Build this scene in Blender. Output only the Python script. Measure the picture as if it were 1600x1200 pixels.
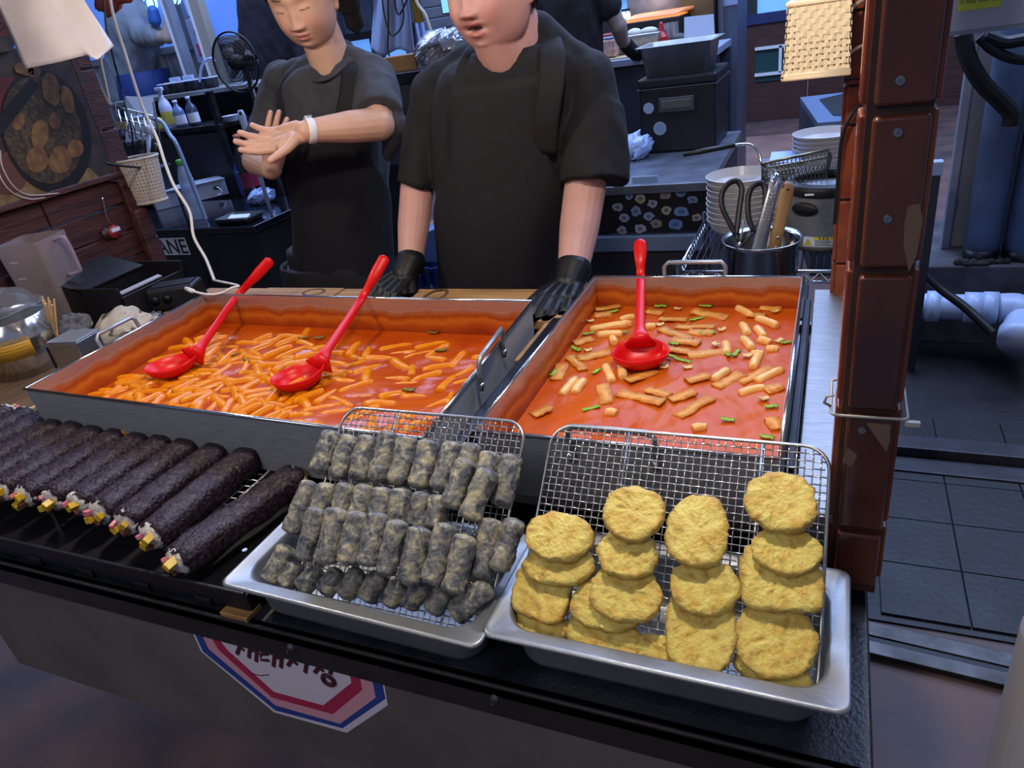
import bpy, bmesh, math, random
import numpy as np
from mathutils import Vector, Matrix, Euler, noise

random.seed(7)
PI = math.pi
sc = bpy.context.scene
for o in list(bpy.data.objects):
    bpy.data.objects.remove(o)
C = sc.collection

# ------------------------------------------------------------------ camera, world, light
CAM = Vector((0.0, 0.0, 1.5))
FPX = 1109.0
_p, _r, _y = 0.478159462, 0.162218984, 0.462292843
_F = Vector((-math.sin(_y) * math.cos(_p), math.cos(_y) * math.cos(_p), -math.sin(_p)))
_X0 = Vector((math.cos(_y), math.sin(_y), 0))
_U0 = _X0.cross(_F)
_X = _X0 * math.cos(_r) - _U0 * math.sin(_r)
_U = _U0 * math.cos(_r) + _X0 * math.sin(_r)
cam_d = bpy.data.cameras.new('camera')
cam = bpy.data.objects.new('camera', cam_d)
C.objects.link(cam)
cam_d.sensor_fit = 'HORIZONTAL'
cam_d.sensor_width = 36.0
cam_d.lens = 36.0 * FPX / 1600.0
cam_d.clip_start = 0.02
cam_d.clip_end = 200
cam.matrix_world = Matrix(((_X.x, _U.x, -_F.x, CAM.x), (_X.y, _U.y, -_F.y, CAM.y), (_X.z, _U.z, -_F.z, CAM.z), (0, 0, 0, 1)))
sc.camera = cam

world = bpy.data.worlds.new('world')
sc.world = world
world.use_nodes = True
bg = world.node_tree.nodes['Background']
bg.inputs[0].default_value = (0.30, 0.38, 0.62, 1)
bg.inputs[1].default_value = 0.31

sc.view_settings.view_transform = 'Standard'
sc.view_settings.look = 'None'
sc.view_settings.gamma = 1
sc.view_settings.use_curve_mapping = False
sc.view_settings.exposure = 0.0


def area(name, loc, target, size, power, col=(1, 1, 1), sy=None):
    d = bpy.data.lights.new(name, 'AREA')
    d.energy = power
    d.color = col
    d.size = size
    if sy:
        d.shape = 'RECTANGLE'
        d.size_y = sy
    o = bpy.data.objects.new(name, d)
    C.objects.link(o)
    o.location = loc
    o.rotation_euler = (Vector(target) - Vector(loc)).to_track_quat('-Z', 'Y').to_euler()
    return o


def bulb(name, loc, r, power, col):
    d = bpy.data.lights.new(name, 'POINT')
    d.energy = power
    d.color = col
    d.shadow_soft_size = r
    o = bpy.data.objects.new(name, d)
    C.objects.link(o)
    o.location = loc
    return o


WARM = (1.0, 0.91, 0.80)
LAMPS = ((-1.22, 0.86, 1.80), (-0.20, 0.76, 1.96))
bulb('stall_lamp_light', LAMPS[0], 0.04, 17.0, WARM)
bulb('stall_lamp_light', LAMPS[1], 0.04, 30.0, WARM)
area('front_fill_light', (-0.9, -1.6, 3.2), (-0.8, 0.8, 0.8), 1.6, 24, (1.0, 0.92, 0.88))  # unseen fill added behind the camera for the front panel, fritters and faces
area('blue_fill_over_alley', (-0.6, 5.2, 4.2), (-0.8, 4.6, 0), 5.0, 420, (0.42, 0.58, 1.0), 3.0)  # added area light, stands in for blue daylight on the background
area('blue_fill_over_kitchen', (-3.1, 3.0, 3.4), (-3.1, 3.1, 0), 1.8, 85, (0.45, 0.6, 1.0), 1.2)  # extra blue fill, no real opening, brightens the left kitchen
area('blue_fill_over_side_lane', (1.2, 2.6, 3.6), (1.0, 2.9, 0), 1.4, 60, (0.5, 0.64, 1.0), 1.4)  # unseen blue fill added to lift the cylinders and panel on the right


def _ray(px, py):
    return _X * ((px - 800) / FPX) + _U * ((600 - py) / FPX) + _F


def az(px, py, z):
    d = _ray(px, py)
    return CAM + d * ((z - CAM.z) / d.z)


def ay(px, py, y):
    d = _ray(px, py)
    return CAM + d * ((y - CAM.y) / d.y)


def ax(px, py, x):
    d = _ray(px, py)
    return CAM + d * ((x - CAM.x) / d.x)


def apl(px, py, p0, n):
    d = _ray(px, py)
    return CAM + d * ((Vector(p0) - CAM).dot(Vector(n)) / d.dot(Vector(n)))


def fdepth(P):
    return (Vector(P) - CAM).dot(_F)


def ad(px, py, dep):
    return CAM + _ray(px, py) * dep


# ------------------------------------------------------------------ materials
def lin(h):
    if isinstance(h, str):
        h = h.lstrip('#')
        c = [int(h[i:i + 2], 16) / 255 for i in (0, 2, 4)]
    else:
        c = list(h)
    return tuple((x / 12.92 if x <= 0.04045 else ((x + 0.055) / 1.055) ** 2.4) for x in c) + (1.0,)


_mats = {}


def M(name, col, rough=0.5, metal=0.0, var=None, scale=8.0, bump=0.0, bscale=60.0, detail=4.0, lo=0.35, hi=0.65,
      trans=0.0, ior=1.45, sss=0.0, coat=0.0, emis=None, estr=0.0, stretch=None, attr=None, alpha=1.0, spec=0.5, rvar=0.0):
    if name in _mats:
        return _mats[name]
    m = bpy.data.materials.new(name)
    m.use_nodes = True
    nt = m.node_tree
    N, Lk = nt.nodes, nt.links
    b = N['Principled BSDF']
    b.inputs['Base Color'].default_value = lin(col)
    b.inputs['Roughness'].default_value = rough
    b.inputs['Metallic'].default_value = metal
    b.inputs['IOR'].default_value = ior
    b.inputs['Specular IOR Level'].default_value = spec
    if trans:
        b.inputs['Transmission Weight'].default_value = trans
    if sss:
        b.inputs['Subsurface Weight'].default_value = sss
        b.inputs['Subsurface Radius'].default_value = (0.012, 0.005, 0.003)
        b.inputs['Subsurface Scale'].default_value = 0.5
    if coat:
        b.inputs['Coat Weight'].default_value = coat
        b.inputs['Coat Roughness'].default_value = 0.08
    if emis:
        b.inputs['Emission Color'].default_value = lin(emis)
        b.inputs['Emission Strength'].default_value = estr
    if alpha < 1:
        b.inputs['Alpha'].default_value = alpha
    vec = None
    if var or bump or rvar:
        tc = N.new('ShaderNodeTexCoord')
        vec = tc.outputs['Object']
        if stretch:
            mp = N.new('ShaderNodeMapping')
            mp.inputs['Scale'].default_value = stretch
            Lk.new(vec, mp.inputs['Vector'])
            vec = mp.outputs['Vector']
    if var:
        n = N.new('ShaderNodeTexNoise')
        n.inputs['Scale'].default_value = scale
        n.inputs['Detail'].default_value = detail
        Lk.new(vec, n.inputs['Vector'])
        r = N.new('ShaderNodeValToRGB')
        r.color_ramp.elements[0].position = lo
        r.color_ramp.elements[1].position = hi
        r.color_ramp.elements[0].color = lin(col)
        r.color_ramp.elements[1].color = lin(var)
        Lk.new(n.outputs['Fac'], r.inputs['Fac'])
        Lk.new(r.outputs['Color'], b.inputs['Base Color'])
        if rvar:
            mr = N.new('ShaderNodeMapRange')
            mr.inputs['To Min'].default_value = max(0.02, rough - rvar)
            mr.inputs['To Max'].default_value = min(1, rough + rvar)
            Lk.new(n.outputs['Fac'], mr.inputs['Value'])
            Lk.new(mr.outputs['Result'], b.inputs['Roughness'])
    if attr:
        a = N.new('ShaderNodeAttribute')
        a.attribute_name = attr
        Lk.new(a.outputs['Color'], b.inputs['Base Color'])
    if bump:
        n2 = N.new('ShaderNodeTexNoise')
        n2.inputs['Scale'].default_value = bscale
        n2.inputs['Detail'].default_value = 5
        Lk.new(vec, n2.inputs['Vector'])
        bp = N.new('ShaderNodeBump')
        bp.inputs['Strength'].default_value = min(1.0, bump)
        bp.inputs['Distance'].default_value = 0.004
        Lk.new(n2.outputs['Fac'], bp.inputs['Height'])
        Lk.new(bp.outputs['Normal'], b.inputs['Normal'])
    _mats[name] = m
    return m


# ------------------------------------------------------------------ mesh builder
def frame_of(d):
    d = Vector(d).normalized()
    a = Vector((0, 0, 1)) if abs(d.z) < 0.9 else Vector((1, 0, 0))
    u = a.cross(d).normalized()
    return u, d.cross(u).normalized(), d


class MB:
    def __init__(self):
        self.v, self.f = [], []

    def add(self, vs, fs):
        k = len(self.v)
        self.v += [tuple(p) for p in vs]
        self.f += [tuple(i + k for i in f) for f in fs]
        return self

    def box(self, c, s, R=None):
        c = Vector(c)
        hx, hy, hz = s[0] / 2, s[1] / 2, s[2] / 2
        P = [Vector((x, y, z)) for z in (-hz, hz) for y in (-hy, hy) for x in (-hx, hx)]
        if R is not None:
            P = [R @ p for p in P]
        return self.add([c + p for p in P], [(0, 2, 3, 1), (4, 5, 7, 6), (0, 1, 5, 4), (2, 6, 7, 3), (0, 4, 6, 2), (1, 3, 7, 5)])

    def hexa(self, P):  # 8 corners: bottom 4 (ccw), top 4
        return self.add(P, [(3, 2, 1, 0), (4, 5, 6, 7), (0, 1, 5, 4), (1, 2, 6, 5), (2, 3, 7, 6), (3, 0, 4, 7)])

    def ring_loft(self, rings, cap0=True, cap1=True, closed=True):
        n = len(rings[0])
        k = len(self.v)
        for r in rings:
            self.v += [tuple(p) for p in r]
        for i in range(len(rings) - 1):
            for j in range(n if closed else n - 1):
                a, b2 = k + i * n + j, k + i * n + (j + 1) % n
                self.f.append((a, b2, b2 + n, a + n))
        if cap0:
            self.f.append(tuple(k + j for j in reversed(range(n))))
        if cap1:
            self.f.append(tuple(k + (len(rings) - 1) * n + j for j in range(n)))
        return self

    def cone(self, p0, p1, r0, r1, n=16, caps=True):
        u, w, d = frame_of(Vector(p1) - Vector(p0))
        rs = []
        for p, r in ((Vector(p0), r0), (Vector(p1), r1)):
            rs.append([p + (u * math.cos(2 * PI * j / n) + w * math.sin(2 * PI * j / n)) * r for j in range(n)])
        return self.ring_loft(rs, caps, caps)

    def tube(self, path, r, n=8, caps=True, flat=None, up=None):
        path = [Vector(p) for p in path]
        rr = r if hasattr(r, '__len__') else [r] * len(path)
        rs, u = [], None
        for i, p in enumerate(path):
            d = (path[min(i + 1, len(path) - 1)] - path[max(i - 1, 0)])
            if d.length < 1e-9:
                d = Vector((0, 0, 1))
            d.normalize()
            if u is None:
                u = frame_of(d)[0] if up is None else Vector(up)
            u = (u - d * u.dot(d))
            u = u.normalized() if u.length > 1e-6 else frame_of(d)[0]
            w = d.cross(u)
            fl = 1.0 if flat is None else (flat[i] if hasattr(flat, '__len__') else flat)
            rs.append([p + (u * math.cos(2 * PI * j / n) + w * math.sin(2 * PI * j / n) * fl) * rr[i] for j in range(n)])
        return self.ring_loft(rs, caps, caps)

    def lathe(self, prof, c=(0, 0, 0), n=24, R=None, cap0=False, cap1=False):
        c = Vector(c)
        rs = []
        for r, z in prof:
            ring = [Vector((r * math.cos(2 * PI * j / n), r * math.sin(2 * PI * j / n), z)) for j in range(n)]
            rs.append([c + (R @ p if R is not None else p) for p in ring])
        return self.ring_loft(rs, cap0, cap1)

    def ell(self, c, rad, R=None, nu=16, nv=10):
        c = Vector(c)
        vs, fs = [], []
        rad = rad if hasattr(rad, '__len__') else (rad,) * 3
        vs.append(Vector((0, 0, -rad[2])))
        for i in range(1, nv):
            t = PI * i / nv
            for j in range(nu):
                a = 2 * PI * j / nu
                vs.append(Vector((math.sin(t) * math.cos(a) * rad[0], math.sin(t) * math.sin(a) * rad[1], -math.cos(t) * rad[2])))
        vs.append(Vector((0, 0, rad[2])))
        for j in range(nu):
            fs.append((0, 1 + (j + 1) % nu, 1 + j))
            fs.append((len(vs) - 1, 1 + (nv - 2) * nu + j, 1 + (nv - 2) * nu + (j + 1) % nu))
        for i in range(nv - 2):
            for j in range(nu):
                a, b2 = 1 + i * nu + j, 1 + i * nu + (j + 1) % nu
                fs.append((a, b2, b2 + nu, a + nu))
        if R is not None:
            vs = [R @ p for p in vs]
        return self.add([c + p for p in vs], fs)

    def cap(self, p0, p1, r0, r1, n=14):
        p0, p1 = Vector(p0), Vector(p1)
        u, w, d = frame_of(p1 - p0)
        rs = []
        for k in range(5):
            t = PI / 2 * (k / 5)
            rs.append((p0 - d * (r0 * math.cos(t)), max(1e-5, r0 * math.sin(t)) if k else r0 * 0.12))
        rs.append((p0, r0))
        rs.append((p1, r1))
        for k in range(4, -1, -1):
            t = PI / 2 * (k / 5)
            rs.append((p1 + d * (r1 * math.cos(t)), r1 * math.sin(t) if k else r1 * 0.12))
        return self.ring_loft([[c + (u * math.cos(2 * PI * j / n) + w * math.sin(2 * PI * j / n)) * r for j in range(n)] for c, r in rs])

    def prism(self, poly, o, eu, ev, th):
        """extrude polygon (2-D, ccw) lying in plane (o, eu, ev) by th along eu x ev"""
        o, eu, ev = Vector(o), Vector(eu), Vector(ev)
        n = eu.cross(ev).normalized()
        a = [o + eu * p[0] + ev * p[1] for p in poly]
        b2 = [p + n * th for p in a]
        return self.ring_loft([a, b2])

    def mesh(self, name, smooth=False, fix=True):
        me = bpy.data.meshes.new(name)
        me.from_pydata([tuple(p) for p in self.v], [], self.f)
        if fix:
            bm = bmesh.new()
            bm.from_mesh(me)
            bmesh.ops.recalc_face_normals(bm, faces=bm.faces)
            bm.to_mesh(me)
            bm.free()
        if smooth:
            me.polygons.foreach_set('use_smooth', [True] * len(me.polygons))
        me.update()
        return me


W = {}


def mw(o):
    return W.get(o.name, Matrix.Identity(4))


def tag(o, label=None, cat=None, group=None, kind=None):
    if label:
        o['label'] = label
    if cat:
        o['category'] = cat
    if group:
        o['group'] = group
    if kind:
        o['kind'] = kind
    return o


def thing(name, label, cat, loc=(0, 0, 0), rz=0.0, group=None, mat4=None):
    o = bpy.data.objects.new(name, None)
    o.empty_display_size = 0.05
    C.objects.link(o)
    m4 = mat4 if mat4 is not None else Matrix.Translation(Vector(loc)) @ Matrix.Rotation(rz, 4, 'Z')
    o.matrix_world = m4
    W[o.name] = m4.copy()
    return tag(o, label, cat, group)


def put(name, mb, mat, parent=None, smooth=False, bevel=0.0, seg=2, solid=0.0, subd=0, local=False, kind=None, label=None, me=None, angle=None):
    """link one mesh object; world-space geometry is moved into the parent's frame"""
    if me is None:
        me = mb.mesh(name, smooth) if isinstance(mb, MB) else mb
    o = bpy.data.objects.new(name, me)
    C.objects.link(o)
    if mat is not None and not me.materials:
        me.materials.append(mat)
    if parent is not None:
        if not local:
            me.transform(mw(parent).inverted())
        o.parent = parent
        W[o.name] = mw(parent).copy()
    if solid:
        s = o.modifiers.new('solid', 'SOLIDIFY')
        s.thickness = solid
        s.offset = -1
    if bevel:
        b = o.modifiers.new('bevel', 'BEVEL')
        b.width = bevel
        b.segments = seg
        b.limit_method = 'ANGLE'
        b.angle_limit = math.radians(40)
        if smooth is False:
            me.polygons.foreach_set('use_smooth', [True] * len(me.polygons))
            b.harden_normals = True
    if subd:
        s = o.modifiers.new('sub', 'SUBSURF')
        s.levels = s.render_levels = subd
    if kind:
        o['kind'] = kind
    if label:
        o['label'] = label
    return o


def solo(name, mb, mat, label, cat, group=None, kind=None, **k):
    """a thing that is one mesh, its origin at the base of the mesh"""
    me = mb.mesh(name, k.pop('smooth', False)) if isinstance(mb, MB) else mb
    co = np.empty(len(me.vertices) * 3)
    me.vertices.foreach_get('co', co)
    co = co.reshape(-1, 3)
    c = Vector(((co[:, 0].min() + co[:, 0].max()) / 2, (co[:, 1].min() + co[:, 1].max()) / 2, co[:, 2].min()))
    me.transform(Matrix.Translation(-c))
    o = put(name, None, mat, me=me, smooth=True, **k)
    o.location = c
    W[o.name] = Matrix.Translation(c)
    return tag(o, label, cat, group, kind)


def struct(name, mb, mat, **k):
    o = put(name, mb, mat, **k)
    o['kind'] = 'structure'
    return o


def kids(o):
    return [c for c in o.children]


def copy_tree(o, mat4=None, parent=None):
    c = o.copy()
    C.objects.link(c)
    if parent is not None:
        c.parent = parent
    if mat4 is not None:
        c.matrix_world = mat4
        W[c.name] = mat4.copy()
    for ch in kids(o):
        copy_tree(ch, None, c)
    return c


def remesh(mb, vox, smooth=3, fac=0.5):
    """fuse overlapping closed shapes into one continuous surface"""
    me = mb.mesh('tmp')
    o = bpy.data.objects.new('tmp', me)
    C.objects.link(o)
    r = o.modifiers.new('r', 'REMESH')
    r.mode = 'VOXEL'
    r.voxel_size = vox
    if smooth:
        s = o.modifiers.new('s', 'SMOOTH')
        s.iterations = smooth
        s.factor = fac
    dg = bpy.context.evaluated_depsgraph_get()
    out = bpy.data.meshes.new_from_object(o.evaluated_get(dg))
    bpy.data.objects.remove(o)
    out.polygons.foreach_set('use_smooth', [True] * len(out.polygons))
    return out


def verts(me):
    co = np.empty(len(me.vertices) * 3)
    me.vertices.foreach_get('co', co)
    return co.reshape(-1, 3)


def setverts(me, co):
    me.vertices.foreach_set('co', np.ascontiguousarray(co).reshape(-1))
    me.update()


def vnormals(me):
    n = np.empty(len(me.vertices) * 3)
    me.vertices.foreach_get('normal', n)
    return n.reshape(-1, 3)


def wnoise(co, scale, seed=0, octaves=3):
    """smooth pseudo noise in -1..1 from rotated sine products (vectorised)"""
    rng = np.random.default_rng(seed)
    out = np.zeros(len(co))
    amp, s, tot = 1.0, scale, 0
    for k in range(octaves):
        for _ in range(3):
            d = rng.normal(size=3)
            d /= np.linalg.norm(d)
            e = rng.normal(size=3)
            e /= np.linalg.norm(e)
            out += amp * np.sin(co @ d * s * 6.28 + rng.uniform(0, 6.28) + 1.3 * np.sin(co @ e * s * 4.1 + rng.uniform(0, 6.28)))
        tot += amp * 1.7
        amp *= 0.5
        s *= 2.0
    return out / tot


def bez(P, n=16):
    """Catmull-Rom through points"""
    P = [Vector(p) for p in P]
    Q = [P[0] * 2 - P[1]] + P + [P[-1] * 2 - P[-2]]
    out = []
    for i in range(1, len(Q) - 2):
        for k in range(n):
            t = k / n
            a, b2, c, d = Q[i - 1], Q[i], Q[i + 1], Q[i + 2]
            out.append(0.5 * ((2 * b2) + (c - a) * t + (2 * a - 5 * b2 + 4 * c - d) * t * t + (3 * b2 - a - 3 * c + d) * t ** 3))
    out.append(P[-1].copy())
    return out


def rrect(x0, x1, y0, y1, r, z, n=6):
    pts = []
    r = max(r, 1e-4)
    for cx, cy, a0 in ((x1 - r, y0 + r, -PI / 2), (x1 - r, y1 - r, 0), (x0 + r, y1 - r, PI / 2), (x0 + r, y0 + r, PI)):
        for k in range(n + 1):
            a = a0 + PI / 2 * k / n
            pts.append(Vector((cx + r * math.cos(a), cy + r * math.sin(a), z)))
    return pts
# ------------------------------------------------------------------ materials of the foreground
m_black = M('black_board', '#15161c', 0.38, var='#24262f', scale=22, bump=0.25, bscale=180, rvar=0.15)
m_lip = M('dark_lip', '#2a2526', 0.55, var='#1b191c', scale=14, bump=0.2, bscale=120)
m_panel = M('grey_panel', '#6a6260', 0.6, var='#585251', scale=5, bump=0.15, bscale=90)
m_edge = M('raw_board_edge', '#a5764d', 0.8)
m_steel = M('brushed_steel', '#a6a8ac', 0.36, 0.7, var='#94969b', scale=30, stretch=(1, 12, 12), bump=0.06, bscale=160, rvar=0.08)
m_steel_dull = M('worn_steel', '#a9acb0', 0.40, 0.75, var='#93959a', scale=9, bump=0.1, bscale=150, rvar=0.1)
m_chrome = M('bright_steel', '#d4d6d8', 0.16, 1.0)
m_wire = M('wire_steel', '#c4c4c2', 0.25, 1.0)
m_darkmetal = M('burnt_steel', '#3a3a40', 0.4, 0.9, var='#26262c', scale=12)
m_wood = M('pale_plank', '#b58a58', 0.6, var='#8f6a42', scale=5, stretch=(1, 9, 9), bump=0.15, bscale=60)
m_red = M('red_plastic', '#d0080c', 0.34, spec=0.35)
m_screw = M('screw_steel', '#8c8f98', 0.35, 0.9)

RIM = 0.975
LIPY = 0.487
BZ = 0.805
# ------------------------------------------------------------------ counter
counter = thing('food_stall_counter', 'long dark stall counter with grey front panel under all the food trays', 'counter', (-0.8, 0.65, 0.5))
put('lower_shelf', MB().box((-1.17, 0.635, BZ - 0.011), (2.482, 0.296, 0.022)), m_black, counter, bevel=0.004)
put('front_lip', MB().box((-1.17, 0.494, 0.777), (2.482, 0.014, 0.056)), m_lip, counter, bevel=0.003)
put('front_panel', MB().box((-0.71, 0.504, 0.637), (1.48, 0.012, 0.30)), m_panel, counter, bevel=0.0015)
put('panel_edge', MB().box((-0.71, 0.5035, 0.7482), (1.48, 0.0135, 0.0022)), m_edge, counter, label='raw board edge below the dark lip')
put('side_panel', MB().box((0.062, 0.645, 0.637), (0.014, 0.27, 0.31)), m_lip, counter, bevel=0.002)
for i in range(3):
    y = 0.56 + i * 0.1
    put('under_beam', MB().box((-0.68, y, 0.757), (1.46, 0.03, 0.05)), m_lip, counter)
for x in (-0.6, 0.03):
    for y in (0.9,):
        put('leg', MB().box((x, y, 0.39), (0.035, 0.035, 0.78)), m_darkmetal, counter)
for px, py in ((455, 1010), (773, 1090)):
    p = ay(px, py, 0.4875)
    put('screw', MB().cone(p, p + Vector((0, -0.004, 0)), 0.006, 0.0045, 12).cone(p + Vector((0, -0.004, 0)), p + Vector((0.001, -0.010, 0)), 0.0022, 0.0018, 8), m_screw, counter)
p = ay(1060 - 718, 912, 0.4755)

table = thing('steel_pan_table', 'steel work table that carries both sauce pans', 'table', (-0.75, 1.05, 0.0))
put('table_top', MB().box((-0.7125, 1.085, 0.847), (1.51, 0.60, 0.026)), m_steel_dull, table, bevel=0.003)
put('back_edge', MB().box((-0.7125, 1.395, 0.845), (1.51, 0.02, 0.06)), m_steel_dull, table, bevel=0.002)
put('front_apron', MB().box((-0.7125, 0.79, 0.80), (1.51, 0.008, 0.07)), m_darkmetal, table)
for x in (-1.2, 0.02):
    put('leg', MB().box((x, 1.36, 0.42), (0.03, 0.03, 0.84)), m_darkmetal, table)
    put('leg', MB().box((x, 1.2, 0.42), (0.03, 0.03, 0.84)), m_darkmetal, table)
# raised steel strip to the right of the right pan
rs = thing('steel_side_shelf', 'bare brushed steel shelf right of the right sauce pan', 'shelf', (0.0, 1.1, 0.86))
put('plate', MB().box((0.016, 1.10, 0.917), (0.07, 0.72, 0.006)), m_steel, rs, bevel=0.002)
put('front_fold', MB().box((0.016, 0.742, 0.89), (0.07, 0.005, 0.058)), m_steel, rs, bevel=0.001)
put('side_fold', MB().box((0.050, 1.10, 0.887), (0.004, 0.72, 0.055)), m_steel, rs)

for i, (x, w, y0, y1) in enumerate(((-0.497, 0.05, 0.80, 1.35), (-0.026, 0.016, 0.79, 1.37))):
    pass
solo('burner_rail', MB().box((-0.0275, 1.06, 0.905), (0.012, 0.55, 0.09)), m_darkmetal, 'dark burner rail between the right pan and the steel shelf', 'rail', bevel=0.002)
br = MB().box((-0.496, 1.0, 0.90), (0.020, 0.50, 0.08))
solo('burner_rail', br, m_darkmetal, 'dark burner rail in the gap between the two pans', 'rail', bevel=0.003)

# ------------------------------------------------------------------ wooden boards behind the pans
boards = thing('wooden_prep_board', 'pale wooden prep board behind the pans, stained, under the gloved hands', 'board', (-1.0, 1.35, 0.9))
xs = [-1.64, -1.42, -1.16, -0.86, -0.462]
for i in range(4):
    a, b2 = xs[i], xs[i + 1]
    dz = (0.0, 0.002, 0.0, 0.0015)[i]
    put('plank', MB().box(((a + b2) / 2, 1.355, 0.912 + dz), (b2 - a - 0.003, 0.18, 0.02)), m_wood, boards, bevel=0.002)
put('plank', MB().box((-0.4955, 1.175, 0.912), (0.07, 0.175, 0.02)), m_wood, boards, bevel=0.002)
m_stain = M('board_stain', '#5e4630', 0.7)
for px, py, rx, ry in ((490, 456, 0.035, 0.012), (680, 461, 0.03, 0.02)):
    c = az(px, py, 0.925)
    ring = MB()
    P0, P1 = [], []
    for k in range(28):
        a = 2 * PI * k / 28
        P0.append((c.x + rx * math.cos(a), c.y + ry * 2.2 * math.sin(a), 0.9245))
        P1.append((c.x + rx * .72 * math.cos(a), c.y + ry * 1.6 * math.sin(a), 0.9249))
    ring.ring_loft([P0, P1], False, False)
    put('stain', ring, m_stain, boards, label='dark ring stain')

# ------------------------------------------------------------------ pans
def quad_at(q, s, t):
    return (q[0] * (1 - s) + q[1] * s) * (1 - t) + (q[3] * (1 - s) + q[2] * s) * t


def inset(q, d):
    c = sum(q, Vector()) / 4
    out = []
    for p in q:
        v = p - c
        out.append(Vector((p.x - d * (1 if v.x > 0 else -1), p.y - d * (1 if v.y > 0 else -1), p.z)))
    return out


def atz(q, z):
    return [Vector((p.x, p.y, z)) for p in q]


def stain_mat(name, z0, z1):
    m = bpy.data.materials.new(name)
    m.use_nodes = True
    nt = m.node_tree
    N, Lk = nt.nodes, nt.links
    b = N['Principled BSDF']
    g = N.new('ShaderNodeNewGeometry')
    sp = N.new('ShaderNodeSeparateXYZ')
    Lk.new(g.outputs['Position'], sp.inputs[0])
    n = N.new('ShaderNodeTexNoise')
    n.inputs['Scale'].default_value = 14
    n.inputs['Detail'].default_value = 6
    Lk.new(g.outputs['Position'], n.inputs['Vector'])
    mr = N.new('ShaderNodeMapRange')
    mr.inputs['From Min'].default_value = z0
    mr.inputs['From Max'].default_value = z1
    Lk.new(sp.outputs['Z'], mr.inputs['Value'])
    ad_ = N.new('ShaderNodeMath')
    ad_.operation = 'MULTIPLY_ADD'
    ad_.inputs[1].default_value = 0.55
    Lk.new(n.outputs['Fac'], ad_.inputs[0])
    Lk.new(mr.outputs['Result'], ad_.inputs[2])
    r = N.new('ShaderNodeValToRGB')
    el = r.color_ramp.elements
    el[0].position, el[0].color = 0.25, lin('#8e2f0a')
    el[1].position, el[1].color = 1.12 if False else 1.0, lin('#b9a7a4')
    for p_, c_ in ((0.45, '#a8460e'), (0.6, '#c0641a'), (0.72, '#9a3a0c'), (0.84, '#a4633a'), (0.92, '#b59a94')):
        e = el.new(p_)
        e.color = lin(c_)
    Lk.new(ad_.outputs[0], r.inputs['Fac'])
    Lk.new(r.outputs['Color'], b.inputs['Base Color'])
    b.inputs['Roughness'].default_value = 0.35
    mm = N.new('ShaderNodeMapRange')
    mm.inputs['From Min'].default_value = 0.8
    mm.inputs['From Max'].default_value = 0.95
    mm.inputs['To Max'].default_value = 0.8
    Lk.new(ad_.outputs[0], mm.inputs['Value'])
    Lk.new(mm.outputs['Result'], b.inputs['Metallic'])
    return m


def handle_part(parent, a, b2, out, up, r=0.0045):
    a, b2, out, up = Vector(a), Vector(b2), Vector(out), Vector(up)
    d = (b2 - a).normalized()
    P = [a - up * 0.028, a, a + up * 0.024 + out * 0.004, a + up * 0.032 + d * 0.008 + out * 0.006, b2 + up * 0.032 - d * 0.008 + out * 0.006, b2 + up * 0.024 + out * 0.004, b2, b2 - up * 0.028]
    h = put('handle', MB().tube(P, r, 10), m_steel, parent, smooth=True)
    for q in (a, b2):
        put('rivet', MB().ell(q - up * 0.018 + out * 0.002, 0.0058, nu=10, nv=6), m_chrome, h, smooth=True)


def make_pan(name, label, q, depth, zs, taper, sauce_label, sauce_mat, seed):
    root = thing(name, label, 'pan', (sum((p.x for p in q)) / 4, sum((p.y for p in q)) / 4, RIM - depth))
    qo = atz(q, RIM)
    qb = atz(inset(q, taper), RIM - depth)
    qi = atz(inset(q, 0.0035), RIM)
    qib = atz(inset(q, taper + 0.0035), RIM - depth + 0.003)
    body = MB().ring_loft([qib, qb], False, False)
    body = MB()
    body.ring_loft([list(reversed(qb)), list(reversed(qo)), list(reversed(qi))], True, False)
    put('outer_shell', body, M('pan_steel', '#aeb0b4', 0.38, 0.3, var='#9c9fa4', scale=26, stretch=(1, 12, 12), bump=0.06, bscale=160), root)
    inner = MB()
    inner.ring_loft([list(reversed(qi)), list(reversed(qib))], False, True)
    put('inner_wall', inner, stain_mat(name + '_stain', zs, RIM + 0.012), root, label='inside walls stained with red sauce')
    rim = MB()
    for i in range(4):
        a, b2 = qo[i], qo[(i + 1) % 4]
        rim.tube([a, b2], 0.0032, 8)
    put('rim', rim, m_chrome, root, smooth=True)
    # sauce surface
    t_in = taper * (RIM - zs) / depth + 0.004
    qs = atz(inset(q, t_in), zs)
    nx, ny = 150, 90
    vs = []
    for j in range(ny + 1):
        for i in range(nx + 1):
            vs.append(quad_at(qs, i / nx, j / ny))
    co = np.array(vs)
    edge = np.minimum.reduce([np.tile(np.arange(nx + 1), ny + 1) / nx, 1 - np.tile(np.arange(nx + 1), ny + 1) / nx,
                              np.repeat(np.arange(ny + 1), nx + 1) / ny, 1 - np.repeat(np.arange(ny + 1), nx + 1) / ny])
    co[:, 2] += wnoise(co * [1, 1, 0], 9, seed, 4) * 0.0028 * np.clip(edge * 12, 0, 1)
    s = MB()
    s.v = [tuple(c) for c in co]
    s.f = [(j * (nx + 1) + i, j * (nx + 1) + i + 1, (j + 1) * (nx + 1) + i + 1, (j + 1) * (nx + 1) + i) for j in range(ny) for i in range(nx)]
    so = solo('chili_sauce', s, sauce_mat, sauce_label, 'sauce', kind='stuff', smooth=True)
    return root, qs


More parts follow.
